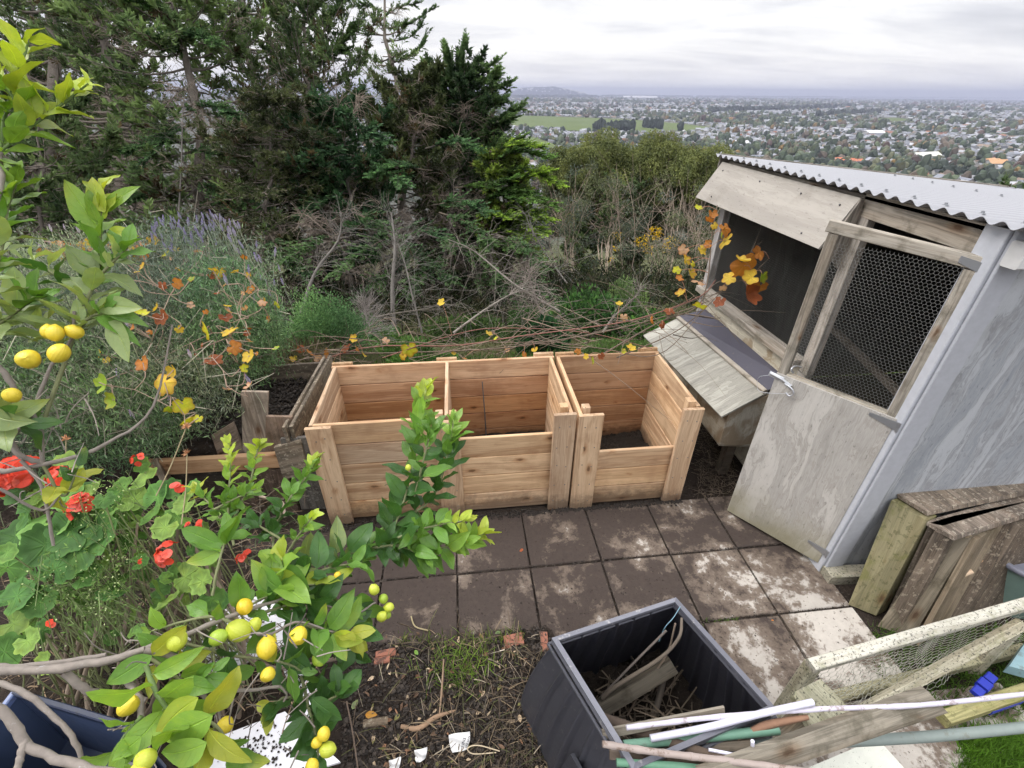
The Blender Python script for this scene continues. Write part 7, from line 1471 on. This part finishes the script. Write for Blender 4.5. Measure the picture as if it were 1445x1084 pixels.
def oneleaf(px, py, L, col, label, m='litter', z=.02, W=.55, name='fallen_leaf'):
    p = G(px, py, .03); p[2] = max(float(hgt(p[0], p[1])), -.01)+z; rr = RS(int(px)); mb = MB(); d = norm(np.array([rr.normal(), rr.normal(), .1])); leaves(mb, p[None], d[None], np.array([[.1,-.3,1.]]), L, L*W, np.array([col]), 7, .35, .3, .08, seed=int(px)); tag(mb.build(name, M['leaf'], smooth=True), label, 'leaf')
oneleaf(515, 1008, .05, (.62,.30,.04), 'orange fallen leaf on the dark soil near the lemon branches'); oneleaf(738, 770, .028, (.40,.10,.03), 'small reddish leaf on the dark pavers in front of the bins', z=.012); oneleaf(706, 888, .03, (.25,.36,.16), 'pale green leaf on the paver edge above the grass', z=.01)
oneleaf(586, 922, .03, (.2,.38,.06), 'small green leaf on the soil left of the grass tuft'); oneleaf(497, 1002, .04, (.22,.28,.12), 'dull green curled leaf lying left of the orange leaf'); oneleaf(1094, 872, .012, (.6,.2,.02), 'tiny orange leaf speck in the paver joint', z=.012)
for k, (px, py, w, h_, lab) in enumerate([(648, 1044, .085, .06, 'crumpled scrap of white printed paper on the soil beside the black bin'), (592, 1060, .05, .04, 'small torn white wrapper scrap on the soil, left of the printed paper'), (555, 1075, .045, .04, 'torn white paper corner at the bottom edge of the photo')]):
    n = 12; c = G(px, py, .07); c[2] = float(hgt(c[0], c[1]))+.035; X, Y = np.meshgrid(np.linspace(-1, 1, n), np.linspace(-1, 1, n)); e0 = norm(RT*[1,1,0]+[0,0,.1]); e1 = norm(np.cross(norm(TOCAM+[0,0,.6]), e0)); n_ = np.cross(e0, e1); rr = RS(k); zz = .006*np.sin(X*3+k)+.005*np.sin(Y*4+X*2)+rr.normal(size=X.shape)*.0006
    tap = 1-.35*(Y < 0)*np.abs(Y); p = c+e0*(X*w/2*tap)[..., None]+e1*(Y*h_/2+X*.004)[..., None]+n_*zz[..., None]; mb = MB(); i = np.arange(n-1)[:, None]*n+np.arange(n-1)[None]; mb.add(p.reshape(-1, 3), np.stack([i, i+1, i+n+1, i+n], -1).reshape(-1, 4)); o = mb.build('paper_scrap', M['whitepaint'], smooth=True); tag(o, lab, 'paper')
    if k == 0:
        for (txt, sx, sy, s_) in (('EINS', .018, -.016, .017), ('FRE SAN', .032, -.018, .011), ('...', -.01, .0, .012)):
            cu = bpy.data.curves.new('printed_letters', 'FONT'); cu.body = txt; cu.size = s_; cu.extrude = .0002; to = bpy.data.objects.new('printed_letters', cu); COL.objects.link(to)
            bpy.context.view_layer.update(); dg_ = bpy.context.evaluated_depsgraph_get(); me = bpy.data.meshes.new_from_object(to.evaluated_get(dg_)); bpy.data.objects.remove(to)
            a_ = math.radians(72); ex_ = e0*math.cos(a_)+e1*math.sin(a_); ey_ = -e0*math.sin(a_)+e1*math.cos(a_); t0 = c+e0*sx+e1*sy+n_*.0115
            v = np.zeros(len(me.vertices)*3); me.vertices.foreach_get('co', v); v = v.reshape(-1, 3); me.vertices.foreach_set('co', (t0+ex_*v[:, :1]+ey_*v[:, 1:2]+n_*v[:, 2:3]).ravel()); me.update()
            me.materials.append(M['ink'] if 'ink' in M else M.setdefault('ink', mat('ink', lambda n: n.bsdf((.03,.03,.05), .6)))); lo = link('printed_letters', me, None); lo.parent = o; lo.matrix_parent_inverse = o.matrix_world.inverted()
stick('branch', 'thin upright brown stick in the soil at the edge of the lemon leaves', 'branch', [(489,990,.20),(497,1030,.12),(505,1084,.05)], .003, 'twig', (.5,.4,.33)); stick('stem', 'dried brown corn-like stem standing in the soil beside the grass', 'stem', [(626,930,.16),(624,965,.10),(620,1010,.04)], [.003,.0045,.003], 'twig', (1.,.75,.55))
stick('branch', 'peeling orange-brown bark root lying on the soil above the paper scrap', 'branch', [(566,1025,.03),(590,1028,.035),(615,1012,.045),(645,1002,.03)], [.008,.011,.010,.004], 'bark', (1.7,1.3,.95), 12); stick('stem', 'curled pale dry stem on the soil between the paper scrap and the black bin', 'stem', [(700,1062,.03),(668,1064,.05),(660,1056,.07),(675,1052,.07),(705,1060,.04)], .0022, 'twig', (1.9,1.7,1.3))
stick('stem', 'pale curved dry seed pod on the pavers near the soil edge', 'stem', [(580,870,.012),(586,884,.014),(604,890,.012)], .0035, 'twig', (1.2,1.1,.7)); stick('stem', 'thin whitish straw lying on the litter beside the black bin', 'stem', [(680,925,.04),(712,917,.045)], .0022, 'twig', (2.3,2.2,2.))
